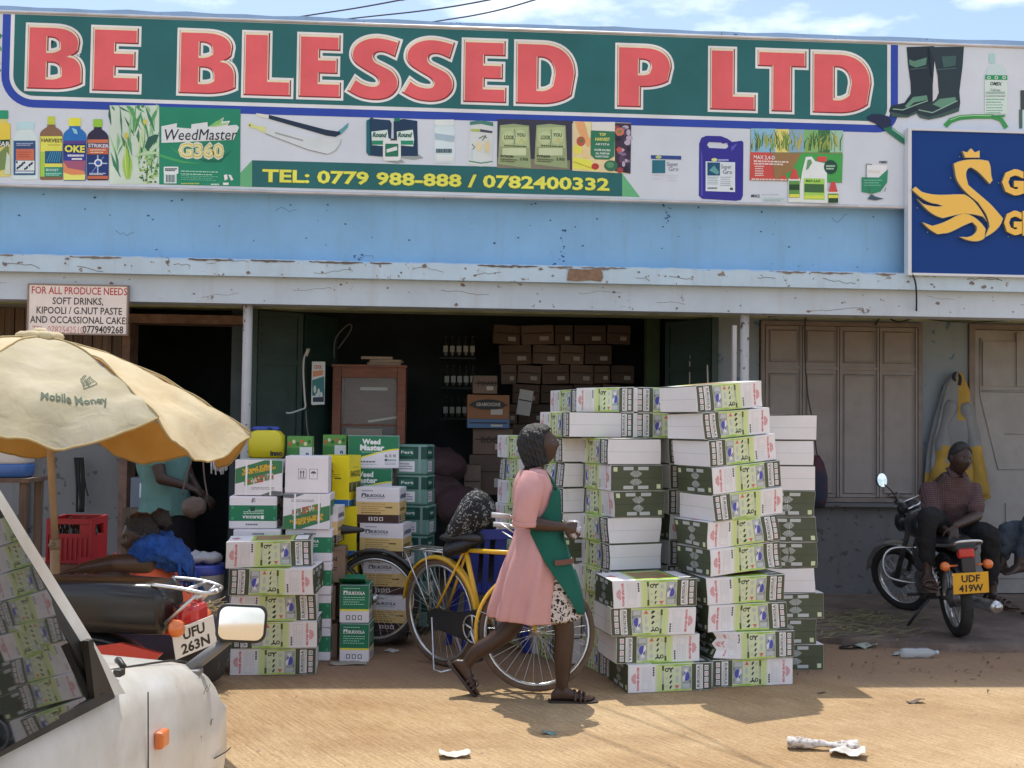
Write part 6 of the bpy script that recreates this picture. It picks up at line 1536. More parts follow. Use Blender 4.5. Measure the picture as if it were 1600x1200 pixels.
g.tube([(-0.545,-0.03,0.865),(-0.545,0.03,0.865)],0.009);g.tube([(-0.45,-0.115,0.883),(-0.45,0.115,0.883)],0.008)
g.build('luggage_rack',M_chrome,MC2)
g=MB();g.box((-0.44,0,0.765),(0.09,0.15,0.10),0,bevel=0.025);g.build('tail_cowl',M_redl,MC2)
pl2=plate(MC2,(0,0,0),0.235,0.17,M_plateW,'UFU','263N',tilt=0)
pl2.matrix_basis=Matrix.Translation((-0.475,0.07,0.68)) @ Matrix.Scale(0.8,4) @ Matrix.Rotation(R_(-42),4,'Z') @ Matrix.Rotation(R_(-14),4,'Y') @ Matrix.Rotation(R_(-16),4,'X')
for o in list(MC2.children):
 if o.name.startswith('indicator'):o.location=(-0.09,0,0.03)
g=MB();g.prism([(-0.36,0.62),(-0.18,0.66),(-0.02,0.55),(0.05,0.44),(0.0,0.42),(-0.12,0.52),(-0.30,0.56)],(0,0.115,0),(1,0,0),(0,0,1),(0,0.02,0));g.prism([(-0.36,0.62),(-0.18,0.66),(0.2,0.60),(0.26,0.50),(0.1,0.5),(-0.12,0.54),(-0.30,0.56)],(0,0.135,0),(1,0,0),(0,0,1),(0,0.006,0));g.build('tail_panel',M_redp,MC2)

# ================================================================== WHITE CAR
def node_carpaint():
 m=bpy.data.materials.new('chalky_white_paint');m.use_nodes=True
 nt=m.node_tree;N=nt.nodes;L=nt.links;b=N['Principled BSDF']
 b.inputs['Roughness'].default_value=0.32;b.inputs['Coat Weight'].default_value=0.35;b.inputs['Coat Roughness'].default_value=0.12
 tc=N.new('ShaderNodeTexCoord')
 n1=N.new('ShaderNodeTexNoise');n1.inputs['Scale'].default_value=3.2;n1.inputs['Detail'].default_value=8;n1.inputs['Roughness'].default_value=0.65;L.new(tc.outputs['Object'],n1.inputs['Vector'])
 r=N.new('ShaderNodeValToRGB');e=r.color_ramp.elements;e[0].position=0.3;e[0].color=(0.50,0.455,0.38,1);e[1].position=0.62;e[1].color=(0.68,0.67,0.63,1);L.new(n1.outputs['Fac'],r.inputs['Fac'])
 n2=N.new('ShaderNodeTexNoise');n2.inputs['Scale'].default_value=16;n2.inputs['Detail'].default_value=6;n2.inputs['Roughness'].default_value=0.75;L.new(tc.outputs['Object'],n2.inputs['Vector'])
 r2=N.new('ShaderNodeValToRGB');r2.color_ramp.elements[0].position=0.665;r2.color_ramp.elements[0].color=(0,0,0,1);r2.color_ramp.elements[1].position=0.70;L.new(n2.outputs['Fac'],r2.inputs['Fac'])
 mx=N.new('ShaderNodeMix');mx.data_type='RGBA';mx.inputs[7].default_value=(0.22,0.13,0.07,1);L.new(r2.outputs['Color'],mx.inputs[0]);L.new(r.outputs['Color'],mx.inputs[6]);L.new(mx.outputs[2],b.inputs['Base Color'])
 bp_=N.new('ShaderNodeBump');bp_.inputs['Strength'].default_value=0.12;bp_.inputs['Distance'].default_value=0.03;n3=N.new('ShaderNodeTexNoise');n3.inputs['Scale'].default_value=2.6;L.new(tc.outputs['Object'],n3.inputs['Vector']);L.new(n3.outputs['Fac'],bp_.inputs['Height']);L.new(bp_.outputs['Normal'],b.inputs['Normal'])
 return m
M_car=node_carpaint()
M_glass=mat('dark_window_glass',(0.012,0.013,0.013),0.02,spec=0.9)
M_glass.node_tree.nodes['Principled BSDF'].inputs['IOR'].default_value=2.1
M_trim=mat('black_trim',(0.022,0.02,0.018),0.5,var=0.5,vscale=9)
HDG=R_(8)
CAR=thing('parked_car','battered white van with dark side glass and fender mirror, cut off at the lower left','car',(-0.60,3.5,0),PI/2-HDG)
# local: x forward from the nose, y to the left, right flank at y = 0
def sec(x,zt,zs,inset=0.0,zlow=0.26,wid=1.62,yin=0.0,nose=0.0):
 """half section of the lower body, then mirrored"""
 half=[(0.06+yin,zlow),(0.012+yin,zlow+0.05),(0.0+yin,0.45),(0.004+yin,0.56),(-0.004+yin,0.62),(0.0+yin,0.74),(0.012+yin,zs-0.05),(0.035+yin,zs),(0.075+yin,zs+(zt-zs)*0.55),(0.16+yin,zt-0.012),(0.40,zt+0.004)]
 L_=[(x+nose*0,y,z) for y,z in half]
 return L_+[(x,wid-y,z) for y,z in reversed(half)]
secs=[(0.03,0.70,0.62,0.12,0.30),(0.02,0.78,0.70,0.06,0.28),(0.0,0.835,0.76,0.03,0.27),(-0.05,0.872,0.80,0.012,0.26),(-0.14,0.905,0.85,0.004,0.26),(-0.28,0.935,0.885,0.0,0.26),(-0.45,0.965,0.918,0.0,0.26),(-0.65,1.00,0.945,0.0,0.26),(-0.80,1.025,0.945,0.0,0.26),(-0.9,1.03,0.96,0.0,0.26),(-1.6,1.03,0.975,0.0,0.26),(-2.6,1.03,0.98,0.0,0.26),(-3.75,1.0,0.96,0.02,0.28),(-3.85,0.9,0.86,0.06,0.3)]
g=MB();g.loft([sec(x,zt,zs,yin=yi,zlow=zl) for x,zt,zs,yi,zl in secs])
body=g.build('body',M_car,CAR)
def boolean_cut(o,cutters):
 for c in cutters:
  md=o.modifiers.new('cut','BOOLEAN');md.operation='DIFFERENCE';md.object=c;md.solver='EXACT'
 dg=bpy.context.evaluated_depsgraph_get();dg.update()
 me=bpy.data.meshes.new_from_object(o.evaluated_get(dg));o.modifiers.clear();old=o.data;o.data=me
 for c in cutters:bpy.data.objects.remove(c)
cut=[]
for x in (-0.27,-2.75):
 for y0,y1 in ((-0.1,0.24),(1.38,1.75)):
  g=MB();g.lathe([(0.335,y0),(0.335,y1)],(x,0,0.28),'Y',n=40,smooth=False);cut.append(g.build('cutter',M_dark,CAR))
boolean_cut(body,cut)
for p in body.data.polygons:p.use_smooth=True
md=body.modifiers.new('edges','EDGE_SPLIT');md.split_angle=R_(40)
for x in (-0.27,-2.75):
 for y in (0.11,1.51):
  g=MB();g.lathe([(0.20,-0.085),(0.25,-0.09),(0.285,-0.075),(0.295,-0.03),(0.295,0.03),(0.285,0.075),(0.25,0.09),(0.20,0.085)],(x,y,0.296),'Y',n=36);w_=g.build('wheel',M_tyre,CAR)
  g=MB();g.lathe([(0.001,-0.05),(0.06,-0.055),(0.10,-0.03),(0.18,-0.035),(0.203,-0.08),(0.203,0.06),(0.001,0.05)],(x,y,0.296),'Y',n=28);g.build('rim',mat('rusty_rim',(0.12,0.09,0.075),0.6,metal=0.5,var=0.5,vscale=20),w_)
 g=MB();g.box((x,0.30,0.42),(0.62,0.02,0.44));g.box((x,1.32,0.42),(0.62,0.02,0.44));g.build('wheel_well',M_dark,CAR)
# front bumper
g=MB();rings=[]
for i in range(13):
 t=i/12;y=1.62*t;x=0.06+0.05*math.sin(PI*t)-0.22*(abs(2*t-1))**6
 rings.append([(x,y,0.30),(x+0.05,y,0.34),(x+0.055,y,0.48),(x+0.03,y,0.55),(x-0.06,y,0.56),(x-0.06,y,0.30)])
rings=[[(x-0.001,y-0.012 if y<0.1 else (y+0.012 if y>1.5 else y),z) for x,y,z in r] for r in rings]
g.loft(rings);g.build('bumper',M_car,CAR)
for y in (0.22,1.40):
 g=MB();g.box((0.035,y,0.66),(0.05,0.26,0.13),bevel=0.02);g.build('headlight',mat('headlight_glass',(0.6,0.62,0.62),0.08,coat=0.6),CAR)
# greenhouse
def sy(z):return max(0.0,(z-0.97)*0.22)
g=MB()
roof=[]
for x,z,in ((-1.24,1.54),(-1.32,1.60),(-1.5,1.66),(-2.5,1.69),(-3.5,1.67),(-3.72,1.60)):
 a=sy(z-0.05)
 roof.append([(x,a-0.005,z-0.07),(x,a+0.02,z-0.02),(x,a+0.12,z+0.012),(x,0.81,z+0.03),(x,1.62-a-0.12,z+0.012),(x,1.62-a-0.02,z-0.02),(x,1.62-a+0.005,z-0.07),(x,0.81,z-0.06)])
g.loft(roof);g.build('roof',M_car,CAR)
for s in (0,1):
 Y_=(lambda v:v) if s==0 else (lambda v:1.62-v)
 g=MB()
 def slab(quad,t,m=0):
  q=[Vector((x,Y_(y),z)) for x,y,z in quad];n=Vector((0,t if s==0 else -t,0))
  g.add(q+[p+n for p in q],[(0,1,2,3),(7,6,5,4),(0,4,5,1),(1,5,6,2),(2,6,7,3),(3,7,4,0)],m)
 # windscreen pillar (white), from the cowl to the roof
 def done():
  global g
  g.build('pillar',M_car,CAR);g=MB()
 slab([(-0.785,0.012,0.955),(-0.845,0.014,0.965),(-1.33,sy(1.55)+0.002,1.55),(-1.27,sy(1.55)+0.002,1.55)],0.06)
 done()
 for x0,x1 in ((-1.92,-2.02),(-2.95,-3.05),(-3.66,-3.78)):
  slab([(x0,0.014,0.965),(x1,0.014,0.965),(x1,sy(1.6),1.6),(x0,sy(1.6),1.6)],0.06);done()
 # door glass with its black frame
 for x0,x0t,x1 in ((-0.865,-1.35,-1.915),(-2.025,-2.025,-2.945),(-3.055,-3.055,-3.655)):
  g=MB();zb0,zt0=(0.975 if x0>-1 else 0.998),1.575
  k_=0.055 if x0>-1 else 0.0
  slab([(x0+0.0,0.024,zb0),(x1,0.024-k_,1.005),(x1,sy(zt0)+0.008-k_,zt0),(x0t,sy(zt0)+0.008-k_*0.45,zt0)],0.004)
  gl=g.build('side_window',M_glass,CAR)
  g=MB();w=0.035
  slab([(x0+0.012,0.008,zb0-0.014),(x1,0.008,0.986),(x1,0.012,1.007),(x0-0.01,0.012,zb0+0.008)],0.012)
  slab([(x0+0.014,0.010,zb0-0.01),(x0-0.035,0.014,zb0),(x0t-0.035,sy(zt0)+0.001,zt0),(x0t+0.012,sy(zt0)+0.001,zt0)],0.016)
  slab([(x0t,sy(zt0-0.03),zt0-0.03),(x1,sy(zt0-0.03),zt0-0.03),(x1,sy(zt0),zt0+0.01),(x0t,sy(zt0),zt0+0.01)],0.016)
  if x0>-1:slab([(x0-0.06,0.011,zb0),(x0-0.085,0.011,zb0+0.002),(x0-0.12,0.014,zb0+0.14),(x0-0.095,0.014,zb0+0.14)],0.014);slab([(x0+0.016,0.009,zb0-0.012),(x0-0.05,0.013,zb0-0.008),(x0-0.125,0.02,zb0+0.14),(x0-0.085,0.016,zb0+0.12)],0.013)
  g.build('window_frame',M_trim,gl)
g=MB();g.add([(-0.80,0.07,0.985),(-0.80,1.55,0.985),(-1.27,1.45,1.53),(-1.27,0.17,1.53)],[(0,1,2,3)]);g.add([(-0.806,0.07,0.985),(-0.806,1.55,0.985),(-1.276,1.45,1.53),(-1.276,0.17,1.53)],[(3,2,1,0)]);g.build('windscreen',M_glass,CAR)
g=MB();g.box((-2.2,0.81,0.9),(2.6,1.5,0.1));g.box((-1.5,0.45,1.15),(0.14,0.5,0.6),bevel=0.04);g.box((-1.5,1.2,1.15),(0.14,0.5,0.6),bevel=0.04);g.build('interior',M_dark,CAR)
# door shut line, hood line, indicator, dents
g=MB()
g.tube(catmull([(-0.685,-0.002,0.935),(-0.672,-0.0015,0.75),(-0.665,-0.001,0.60),(-0.68,0.0,0.42),(-0.74,0.006,0.30)],5),0.0017,n=5)
g.tube(catmull([(-0.80,0.105,0.999),(-0.5,0.10,0.958),(-0.25,0.092,0.918),(-0.08,0.09,0.868)],5),0.003,n=5)
g.tube(catmull([(-0.04,0.0,0.62),(-0.10,-0.006,0.625),(-0.2,-0.006,0.635)],5),0.002,n=5)
g.build('panel_gap',M_trim,CAR)
g=MB();g.box((-0.60,-0.006,0.80),(0.052,0.024,0.044),bevel=0.008);g.build('side_indicator',M_orange,CAR)
g=MB();g.tube(catmull([(-0.755,0.03,1.008),(-0.74,0.05,1.022),(-0.70,0.07,1.012)],3),0.008,n=6);g.box((-0.77,0.035,1.0),(0.03,0.02,0.018),bevel=0.004);g.build('washer_nozzle',M_trim,CAR)
rs=random.Random(12);g=MB()
for k in range(16):
 x=rs.uniform(-1.7,-0.1);z=rs.uniform(0.66,0.9);pts=[]
 for q in range(rs.randint(3,5)):
  pts.append((x,-0.0035,z));x+=rs.uniform(-0.018,0.012);z+=rs.uniform(-0.014,0.006)
 g.tube([(a,-0.0005,c) for a,b,c in pts],rs.uniform(0.0006,0.0013),n=4)
g.build('scratch',mat('rust_scratch',(0.13,0.075,0.045),0.9),CAR)
# fender mirror on its strut
cm=Vector((-0.565,3.37,1.005))
Mi=CAR.matrix_basis.inverted() if False else (Matrix.Translation((-0.60,3.5,0)) @ Matrix.Rotation(PI/2-HDG,4,'Z')).inverted()
g=MB();g.M=Mi
base=Vector((-0.70,3.31,0.885));tip=cm+Vector((-0.02,0.03,-0.035))
g.tube([base,base+(tip-base)*0.5,tip],[0.018,0.017,0.014],n=10);g.box(base+Vector((0,0,-0.008)),(0.07,0.06,0.02),bevel=0.006);arm=g.build('mirror_arm',mat('grey_mirror_arm',(0.16,0.155,0.15),0.5),CAR)
rotm=Matrix.Rotation(R_(4),4,'Y') @ Matrix.Rotation(R_(9),4,'Z') @ Matrix.Rotation(R_(-5.5),4,'X')
g=MB();g.M=Mi @ Matrix.Translation(cm) @ rotm
def rr_out(w,h,r,n=6):
 o=[]
 for cx,cz,a in ((w-r,h-r,0),(-w+r,h-r,90),(-w+r,-h+r,180),(w-r,-h+r,270)):
  for i in range(n+1):q=R_(a+90*i/n);o.append((cx+r*math.cos(q),cz+r*math.sin(q)))
 return o
rings=[]
for y,s in ((0.055,0.45),(0.05,0.7),(0.03,0.93),(0.0,1.0),(-0.012,1.0),(-0.014,0.93)):
 rings.append([(x,y,z) for x,z in rr_out(0.072*s,0.055*s,0.028*s)])
g.loft(rings,0,cap=True);mh=g.build('mirror_housing',M_trim,CAR)
g=MB();g.M=Mi @ Matrix.Translation(cm) @ rotm;g.flat([rr_out(0.064,0.047,0.023)],(0,-0.0155,0),(1,0,0),(0,0,1));g.build('mirror_glass',mat('mirror_silver',(0.85,0.87,0.88),0.03,metal=1.0),mh)

# ================================================================== UMBRELLA
def cloth(name,c1,c2=None,tr=0.3,rough=0.85,scale=5,bump=0.3):
 if name in MATS:return MATS[name]
 m=bpy.data.materials.new(name);m.use_nodes=True;nt=m.node_tree;N=nt.nodes;L=nt.links
 b=N['Principled BSDF'];b.inputs['Roughness'].default_value=rough;b.inputs['Specular IOR Level'].default_value=0.15
 tc=N.new('ShaderNodeTexCoord');n=N.new('ShaderNodeTexNoise');n.inputs['Scale'].default_value=scale;n.inputs['Detail'].default_value=6;L.new(tc.outputs['Object'],n.inputs['Vector'])
 r=N.new('ShaderNodeValToRGB');r.color_ramp.elements[0].position=0.35;r.color_ramp.elements[1].position=0.65;r.color_ramp.elements[0].color=(*c1,1);r.color_ramp.elements[1].color=(*(c2 or c1),1);L.new(n.outputs['Fac'],r.inputs['Fac']);L.new(r.outputs['Color'],b.inputs['Base Color'])
 t=N.new('ShaderNodeBsdfTranslucent');L.new(r.outputs['Color'],t.inputs['Color']);mx=N.new('ShaderNodeMixShader');mx.inputs[0].default_value=tr
 L.new(b.outputs['BSDF'],mx.inputs[1]);L.new(t.outputs['BSDF'],mx.inputs[2]);L.new(mx.outputs[0],N['Material Output'].inputs['Surface'])
 n2=N.new('ShaderNodeTexNoise');n2.inputs['Scale'].default_value=scale*2.2;n2.inputs['Detail'].default_value=5;n2.inputs['Distortion'].default_value=0.6;L.new(tc.outputs['Object'],n2.inputs['Vector'])
 bp_=N.new('ShaderNodeBump');bp_.inputs['Strength'].default_value=bump;bp_.inputs['Distance'].default_value=0.03;L.new(n2.outputs['Fac'],bp_.inputs['Height']);L.new(bp_.outputs['Normal'],b.inputs['Normal'])
 MATS[name]=m;return m
UC=Vector((-2.04,5.98,2.0));UR,UH=1.09,0.43
M_cream=cloth('cream_canvas',(0.56,0.50,0.33),(0.66,0.60,0.44));M_yelc=cloth('faded_yellow_canvas',(0.70,0.58,0.36),(0.78,0.68,0.46));M_under=cloth('orange_glow_underside',(0.62,0.37,0.11),(0.66,0.42,0.15),tr=0.35)  # underside colour holds the orange glow of sun through the cloth
UMB=thing('parasol','large faded cream and yellow market parasol with lettering on one panel, over the seated woman','umbrella',(-1.94,5.98,0))
tilt=Matrix.Rotation(R_(3.0),3,'Y') @ Matrix.Rotation(R_(-4.5),3,'X')
from mathutils import noise as mnoise
def upt(a0,s,t,off=0.0):
 """panel starting at angle a0 (deg), s 0..1 across 45 degrees, t 0 apex .. 1 rim"""
 a=R_(a0+45*s);sag=math.sin(PI*s)
 chord=math.cos(R_(22.5))/math.cos(R_(45*(s-0.5)))
 r=UR*t*(chord*0.55+0.45)*(1-0.02*sag*t)-0.05*sag*t*t
 z=UH*(1-(t**1.7))-0.085*sag*(t**1.2)*(1-0.2*t)-(0.085*math.sin(PI*s)**0.7*max(0,t-0.86)/0.14 if t>0.86 else 0)
 p=Vector((r*math.cos(a),r*math.sin(a),z))
 w=mnoise.noise(Vector((a0*0.3+p.x*4.5,p.y*4.5,p.z*5)))*0.034*t+mnoise.noise(Vector((p.x*11+a0,p.y*11,3)))*0.017*t+0.012*t*math.sin(9*a+6*t)*sag
 p.z+=w-off;p.x-=off*0.3*math.cos(a)
 return tilt @ (p-Vector((0,0,UH)))+UC
for k in range(8):
 a0=-88+45*k-0.0
 m=M_cream if k in (0,4,6) else M_yelc
 g=MB();ns,nt_=(54,60) if k==0 else (24,28)
 for off,mi in ((0,0),(0.006,1)):
  vs=[upt(a0,i/ns,0.02+0.98*j/nt_,off) for j in range(nt_+1) for i in range(ns+1)]
  g.add(vs,[(j*(ns+1)+i,j*(ns+1)+i+1,(j+1)*(ns+1)+i+1,(j+1)*(ns+1)+i) for j in range(nt_) for i in range(ns)],mi,True)
 o=g.build('canopy_panel',[m,M_under],UMB,recalc=False);o.location=(1.94,-5.98,0)
g=MB()
for k in range(8):
 a0=-88+45*k
 g.tube([upt(a0,0.0,0.05+0.95*j/20,-0.004) for j in range(21)],0.0045,n=5)
 g.tube([upt(a0,i/20,1.0,0.003) for i in range(21)],0.006,n=5)
o=g.build('seam',mat('seam_thread',(0.45,0.34,0.16),0.8),UMB);o.location=(1.94,-5.98,0)
for k in range(8):
 g=MB();a0=-88+45*k
 g.tube([upt(a0,0.0,0.05+0.95*j/10,0.02) for j in range(11)],0.005,n=6)
 g.tube([upt(a0,0.0,0.55,0.02),UC+tilt @ Vector((0,0,-0.42))],0.0045,n=6)
 o=g.build('rib',mat('rib_steel',(0.25,0.25,0.26),0.5,metal=0.6),UMB);o.location=(1.94,-5.98,0)
g=MB();g.tube([(-1.94,5.98,0.02),(-1.955,5.98,0.95)],0.024,n=12);g.tube([(-1.955,5.98,0.95),tuple(UC+Vector((0.0,0,0.03)))],0.018,n=12);o=g.build('pole',mat('pole_tan',(0.42,0.29,0.17),0.6,var=0.2),UMB);o.location=(1.94,-5.98,0)
g=MB();g.tube([(-1.955,5.98,0.92),(-1.956,5.98,0.97)],0.027,n=12);g.tube([(-1.955,5.95,0.95),(-1.955,5.90,0.95)],0.01);o=g.build('collar',mat('pole_collar',(0.30,0.22,0.15),0.6),UMB);o.location=(1.94,-5.98,0)
# knotted cloth at the tip
g=MB()
for k in range(7):
 a=2*PI*k/7;g.sphere(UC+Vector((0.07*math.cos(a)-0.02,0.07*math.sin(a),0.01)),(0.055,0.05,0.03),n=8,k=6)
g.sphere(UC+Vector((-0.02,0,0.03)),(0.045,0.045,0.03),n=8,k=6);o=g.build('top_knot',M_yelc,UMB);o.location=(1.94,-5.98,0)
# lettering and building emblem on the front panel, laid on the cloth
def on_panel(loops_tris,a0,fx,fy,m,name):
 g=MB();vs,fs=loops_tris
 inv=[]
 for x,y in vs:inv.append(upt(a0,fx(x,y),fy(x,y),-0.0035))
 g.add(inv,fs);o=g.build(name,m,UMB);o.location=(1.94,-5.98,0)
def sub_tris(vs,fs,mx=0.25):
 bm=bmesh.new();bv=[bm.verts.new((x,y,0)) for x,y in vs]
 for f in fs:
  try:bm.faces.new([bv[i] for i in f])
  except ValueError:pass
 bmesh.ops.triangulate(bm,faces=bm.faces[:])
 for it in range(3):
  e=[e for e in bm.edges if e.calc_length()>mx]
  if e:bmesh.ops.subdivide_edges(bm,edges=e,cuts=1)
  bmesh.ops.triangulate(bm,faces=[f for f in bm.faces if len(f.verts)>3])
 bm.verts.index_update()
 r=[(v.co.x,v.co.y) for v in bm.verts],[tuple(v.index for v in f.verts) for f in bm.faces];bm.free();return r
M_ulet=mat('faded_green_ink',(0.10,0.13,0.085),0.9)
tv=text_geo('Mobile Money',0.02);W0,W1=tv[2],tv[3]
on_panel(sub_tris(tv[0],tv[1],0.12),-88,lambda x,y:0.40+0.42*(x-W0)/(W1-W0),lambda x,y:0.865-0.05*y/0.73,M_ulet,'lettering')
em=[[(0,0),(0,0.8),(0.35,1.0),(0.35,0.15)],[(0.4,0.15),(0.4,1.0),(0.95,1.5),(0.95,0.4)],[(0.05,1.0),(0.3,1.12),(0.7,1.6),(0.5,1.55)]]
win=[]
for lp in em[:2]:
 pass
vs_,fs_=[],[]
def addl(lp,w=0.05):
 n=len(lp)
 for i in range(n):
  a,b=Vector(lp[i]),Vector(lp[(i+1) % n]);t=(b-a).normalized();q=Vector((-t.y,t.x))*w/2
  k=len(vs_);vs_.extend([tuple(a-q),tuple(b-q),tuple(b+q),tuple(a+q)]);fs_.append((k,k+1,k+2,k+3))
for lp in em:addl(lp)
for r_ in range(3):
 for c_ in range(2):
  k=len(vs_);x=0.06+0.15*c_;y=0.2+0.2*r_+0.06*c_;vs_.extend([(x,y),(x+0.09,y+0.03),(x+0.09,y+0.15),(x,y+0.12)]);fs_.append((k,k+1,k+2,k+3))
  k=len(vs_);x=0.48+0.22*c_;y=0.38+0.25*r_+0.16*c_;vs_.extend([(x,y),(x+0.14,y+0.08),(x+0.14,y+0.2),(x,y+0.12)]);fs_.append((k,k+1,k+2,k+3))
on_panel(sub_tris(vs_,fs_,0.1),-88,lambda x,y:0.70+0.105*x/0.95,lambda x,y:0.77-0.13*y/1.5,M_ulet,'emblem')

# ================================================================== PEOPLE
M_skin=mat('dark_brown_skin',(0.062,0.033,0.022),0.38,var=0.16,vscale=7,spec=0.4)
M_skin2=mat('deep_brown_skin',(0.042,0.024,0.018),0.45,var=0.14,vscale=7,spec=0.4)
M_eyew=mat('eye_white',(0.34,0.30,0.27),0.35);M_eyeb=mat('eye_dark',(0.01,0.008,0.007),0.2);M_hair=mat('black_hair',(0.014,0.012,0.012),0.42,bump=0.6,bscale=120);M_lip=mat('lip_brown',(0.075,0.03,0.026),0.4)
def capsule(g,pts,rad,n=14):
 """tapered limb through points, rounded ends"""
 P=[Vector(p) for p in pts];C=[];Rr=[]
 # densify with smooth radii
 PP=catmull(P,6);RR=catmull([(r,0,0) for r in rad],6)
 g.tube(PP,[max(0.004,r.x) for r in RR],n=n)
 g.sphere(PP[0],RR[0].x*0.99,n=12,k=8);g.sphere(PP[-1],RR[-1].x*0.99,n=12,k=8)
def rings_from(g,specs,n=28,m=0,cap=True,pw=1.0):
 """specs: (centre, rx, ry, axis_x, axis_y)"""
 rings=[]
 for c,rx,ry,ax,ay in specs:
  c,ax,ay=Vector(c),Vector(ax),Vector(ay)
  rings.append([c+ax*(rx*math.copysign(abs(math.cos(t))**pw,math.cos(t)))+ay*(ry*math.copysign(abs(math.sin(t))**pw,math.sin(t))) for t in [2*PI*i/n for i in range(n)]])
 g.loft(rings,m,cap)
def head_shape(g,c,f,up,s=1.0):
 """head centred at c looking along f; about 0.23 s tall"""
 f=Vector(f).normalized();up=Vector(up);l=up.cross(f).normalized();up=f.cross(l).normalized();c=Vector(c)
 n,k=40,30;vs=[]
 def gb(x,y,x0,y0,sx,sy):return math.exp(-((x-x0)/sx)**2-((y-y0)/sy)**2)
 rings=[]
 for i in range(1,k):
  t=-PI/2+PI*i/k;ring=[]
  for j in range(n):
   a=2*PI*j/n
   d=Vector((math.cos(t)*math.cos(a),math.cos(t)*math.sin(a),math.sin(t)))
   x,y,z=d.x*0.094,d.y*0.073,d.z*0.116
   if z<0:y*=1-0.35*(-z/0.116)**1.5;x*=1-0.10*(-z/0.116)**2
   if d.x<0 and z<-0.02:x*=1-0.45*min(1,(-z-0.02)/0.08)
   if d.x>0:
    q=d.x
    x+=q*(0.022*gb(y,z,0,-0.022,0.014,0.018)+0.010*gb(y,z,0,0.005,0.009,0.022)+0.007*gb(y,z,0,0.03,0.05,0.012)-0.009*(gb(y,z,0.031,0.012,0.016,0.012)+gb(y,z,-0.031,0.012,0.016,0.012))
      +0.010*gb(y,z,0,-0.052,0.022,0.008)+0.009*gb(y,z,0,-0.068,0.020,0.008)-0.004*gb(y,z,0,-0.060,0.03,0.003)+0.012*gb(y,z,0,-0.098,0.022,0.016)+0.005*(gb(y,z,0.04,-0.02,0.018,0.02)+gb(y,z,-0.04,-0.02,0.018,0.02)))
   ring.append(c+f*(x*s)+l*(y*s)+up*(z*s))
  rings.append(ring)
 g.loft(rings)
 for sgn in (-1,1):
  e=c+f*(-0.008*s)+l*(sgn*0.074*s)+up*(-0.005*s)
  rr=[[e+f*(0.016*s*q*math.cos(a)-0.004*s*(1-q))+up*(0.030*s*q*math.sin(a))+l*(sgn*w*s) for a in [2*PI*i/12 for i in range(12)]] for q,w in ((0.7,-0.006),(1.0,0.004),(0.9,0.010),(0.4,0.006))]
  g.loft(rr)
 return f,l,up
def eyes(g,c,f,l,up,s,mw,md):
 for sgn in (-1,1):
  e=Vector(c)+f*(0.0765*s)+l*(sgn*0.031*s)+up*(0.010*s)
  vs=[e+l*(0.0135*s*math.cos(a))+up*(0.0062*s*math.sin(a))+f*(0.006*s*(1-abs(math.cos(a))*0.8)) for a in [2*PI*i/14 for i in range(14)]]
  g.add([e+f*0.009*s]+vs,[(0,1+i,1+(i+1) % 14) for i in range(14)],mw,True)
  g.sphere(e+f*0.0065*s,0.0056*s,md,n=8,k=6)
def hand(g,w,d,pn,s=1.0,curl=25,thumb=1,spread=6):
 """w wrist, d direction of the fingers, pn palm normal, thumb side +1/-1"""
 d=Vector(d).normalized();pn=Vector(pn);pn=(pn-d*pn.dot(d)).normalized();sd=d.cross(pn).normalized()*thumb;w=Vector(w)
 rings=[]
 for x,hw,ht in ((-0.015,0.024,0.018),(0.01,0.028,0.017),(0.045,0.038,0.015),(0.08,0.040,0.013),(0.092,0.036,0.010)):
  rings.append([w+d*(x*s)+sd*(hw*s*math.cos(a))+pn*(ht*s*math.sin(a)) for a in [2*PI*i/16 for i in range(16)]])
 g.loft(rings)
 for i,(o,ln) in enumerate(((0.030,0.072),(0.010,0.082),(-0.011,0.076),(-0.030,0.060))):
  b=w+d*(0.085*s)+sd*(o*s);ang=R_(spread*(1.5-i));dd=(d*math.cos(ang)+sd*math.sin(ang)).normalized();p=b;pts=[b-dd*0.02*s,b];c=0
  for k,seg in enumerate((0.42,0.32,0.26)):
   c+=R_(curl*(0.8 if k==0 else 1.1));p=p+(dd*math.cos(c)+pn*math.sin(c))*(ln*seg*s);pts.append(p)
  g.tube(pts,[0.0092*s,0.0092*s,0.0086*s,0.0078*s,0.0062*s],n=8);g.sphere(pts[-1],0.0063*s,n=8,k=6);g.sphere(pts[2],0.0088*s,n=8,k=6)
 b=w+d*(0.025*s)+sd*(0.028*s);p1=b+(d*0.6+sd*0.75+pn*0.25).normalized()*0.036*s;p2=p1+(d*0.85+sd*0.35+pn*0.4).normalized()*0.030*s;p3=p2+(d*0.9+sd*0.1+pn*0.5).normalized()*0.022*s
 g.tube([b-(sd*0.012*s),b,p1,p2,p3],[0.013*s,0.0125*s,0.011*s,0.0095*s,0.007*s],n=8);g.sphere(p3,0.0071*s,n=8,k=6)
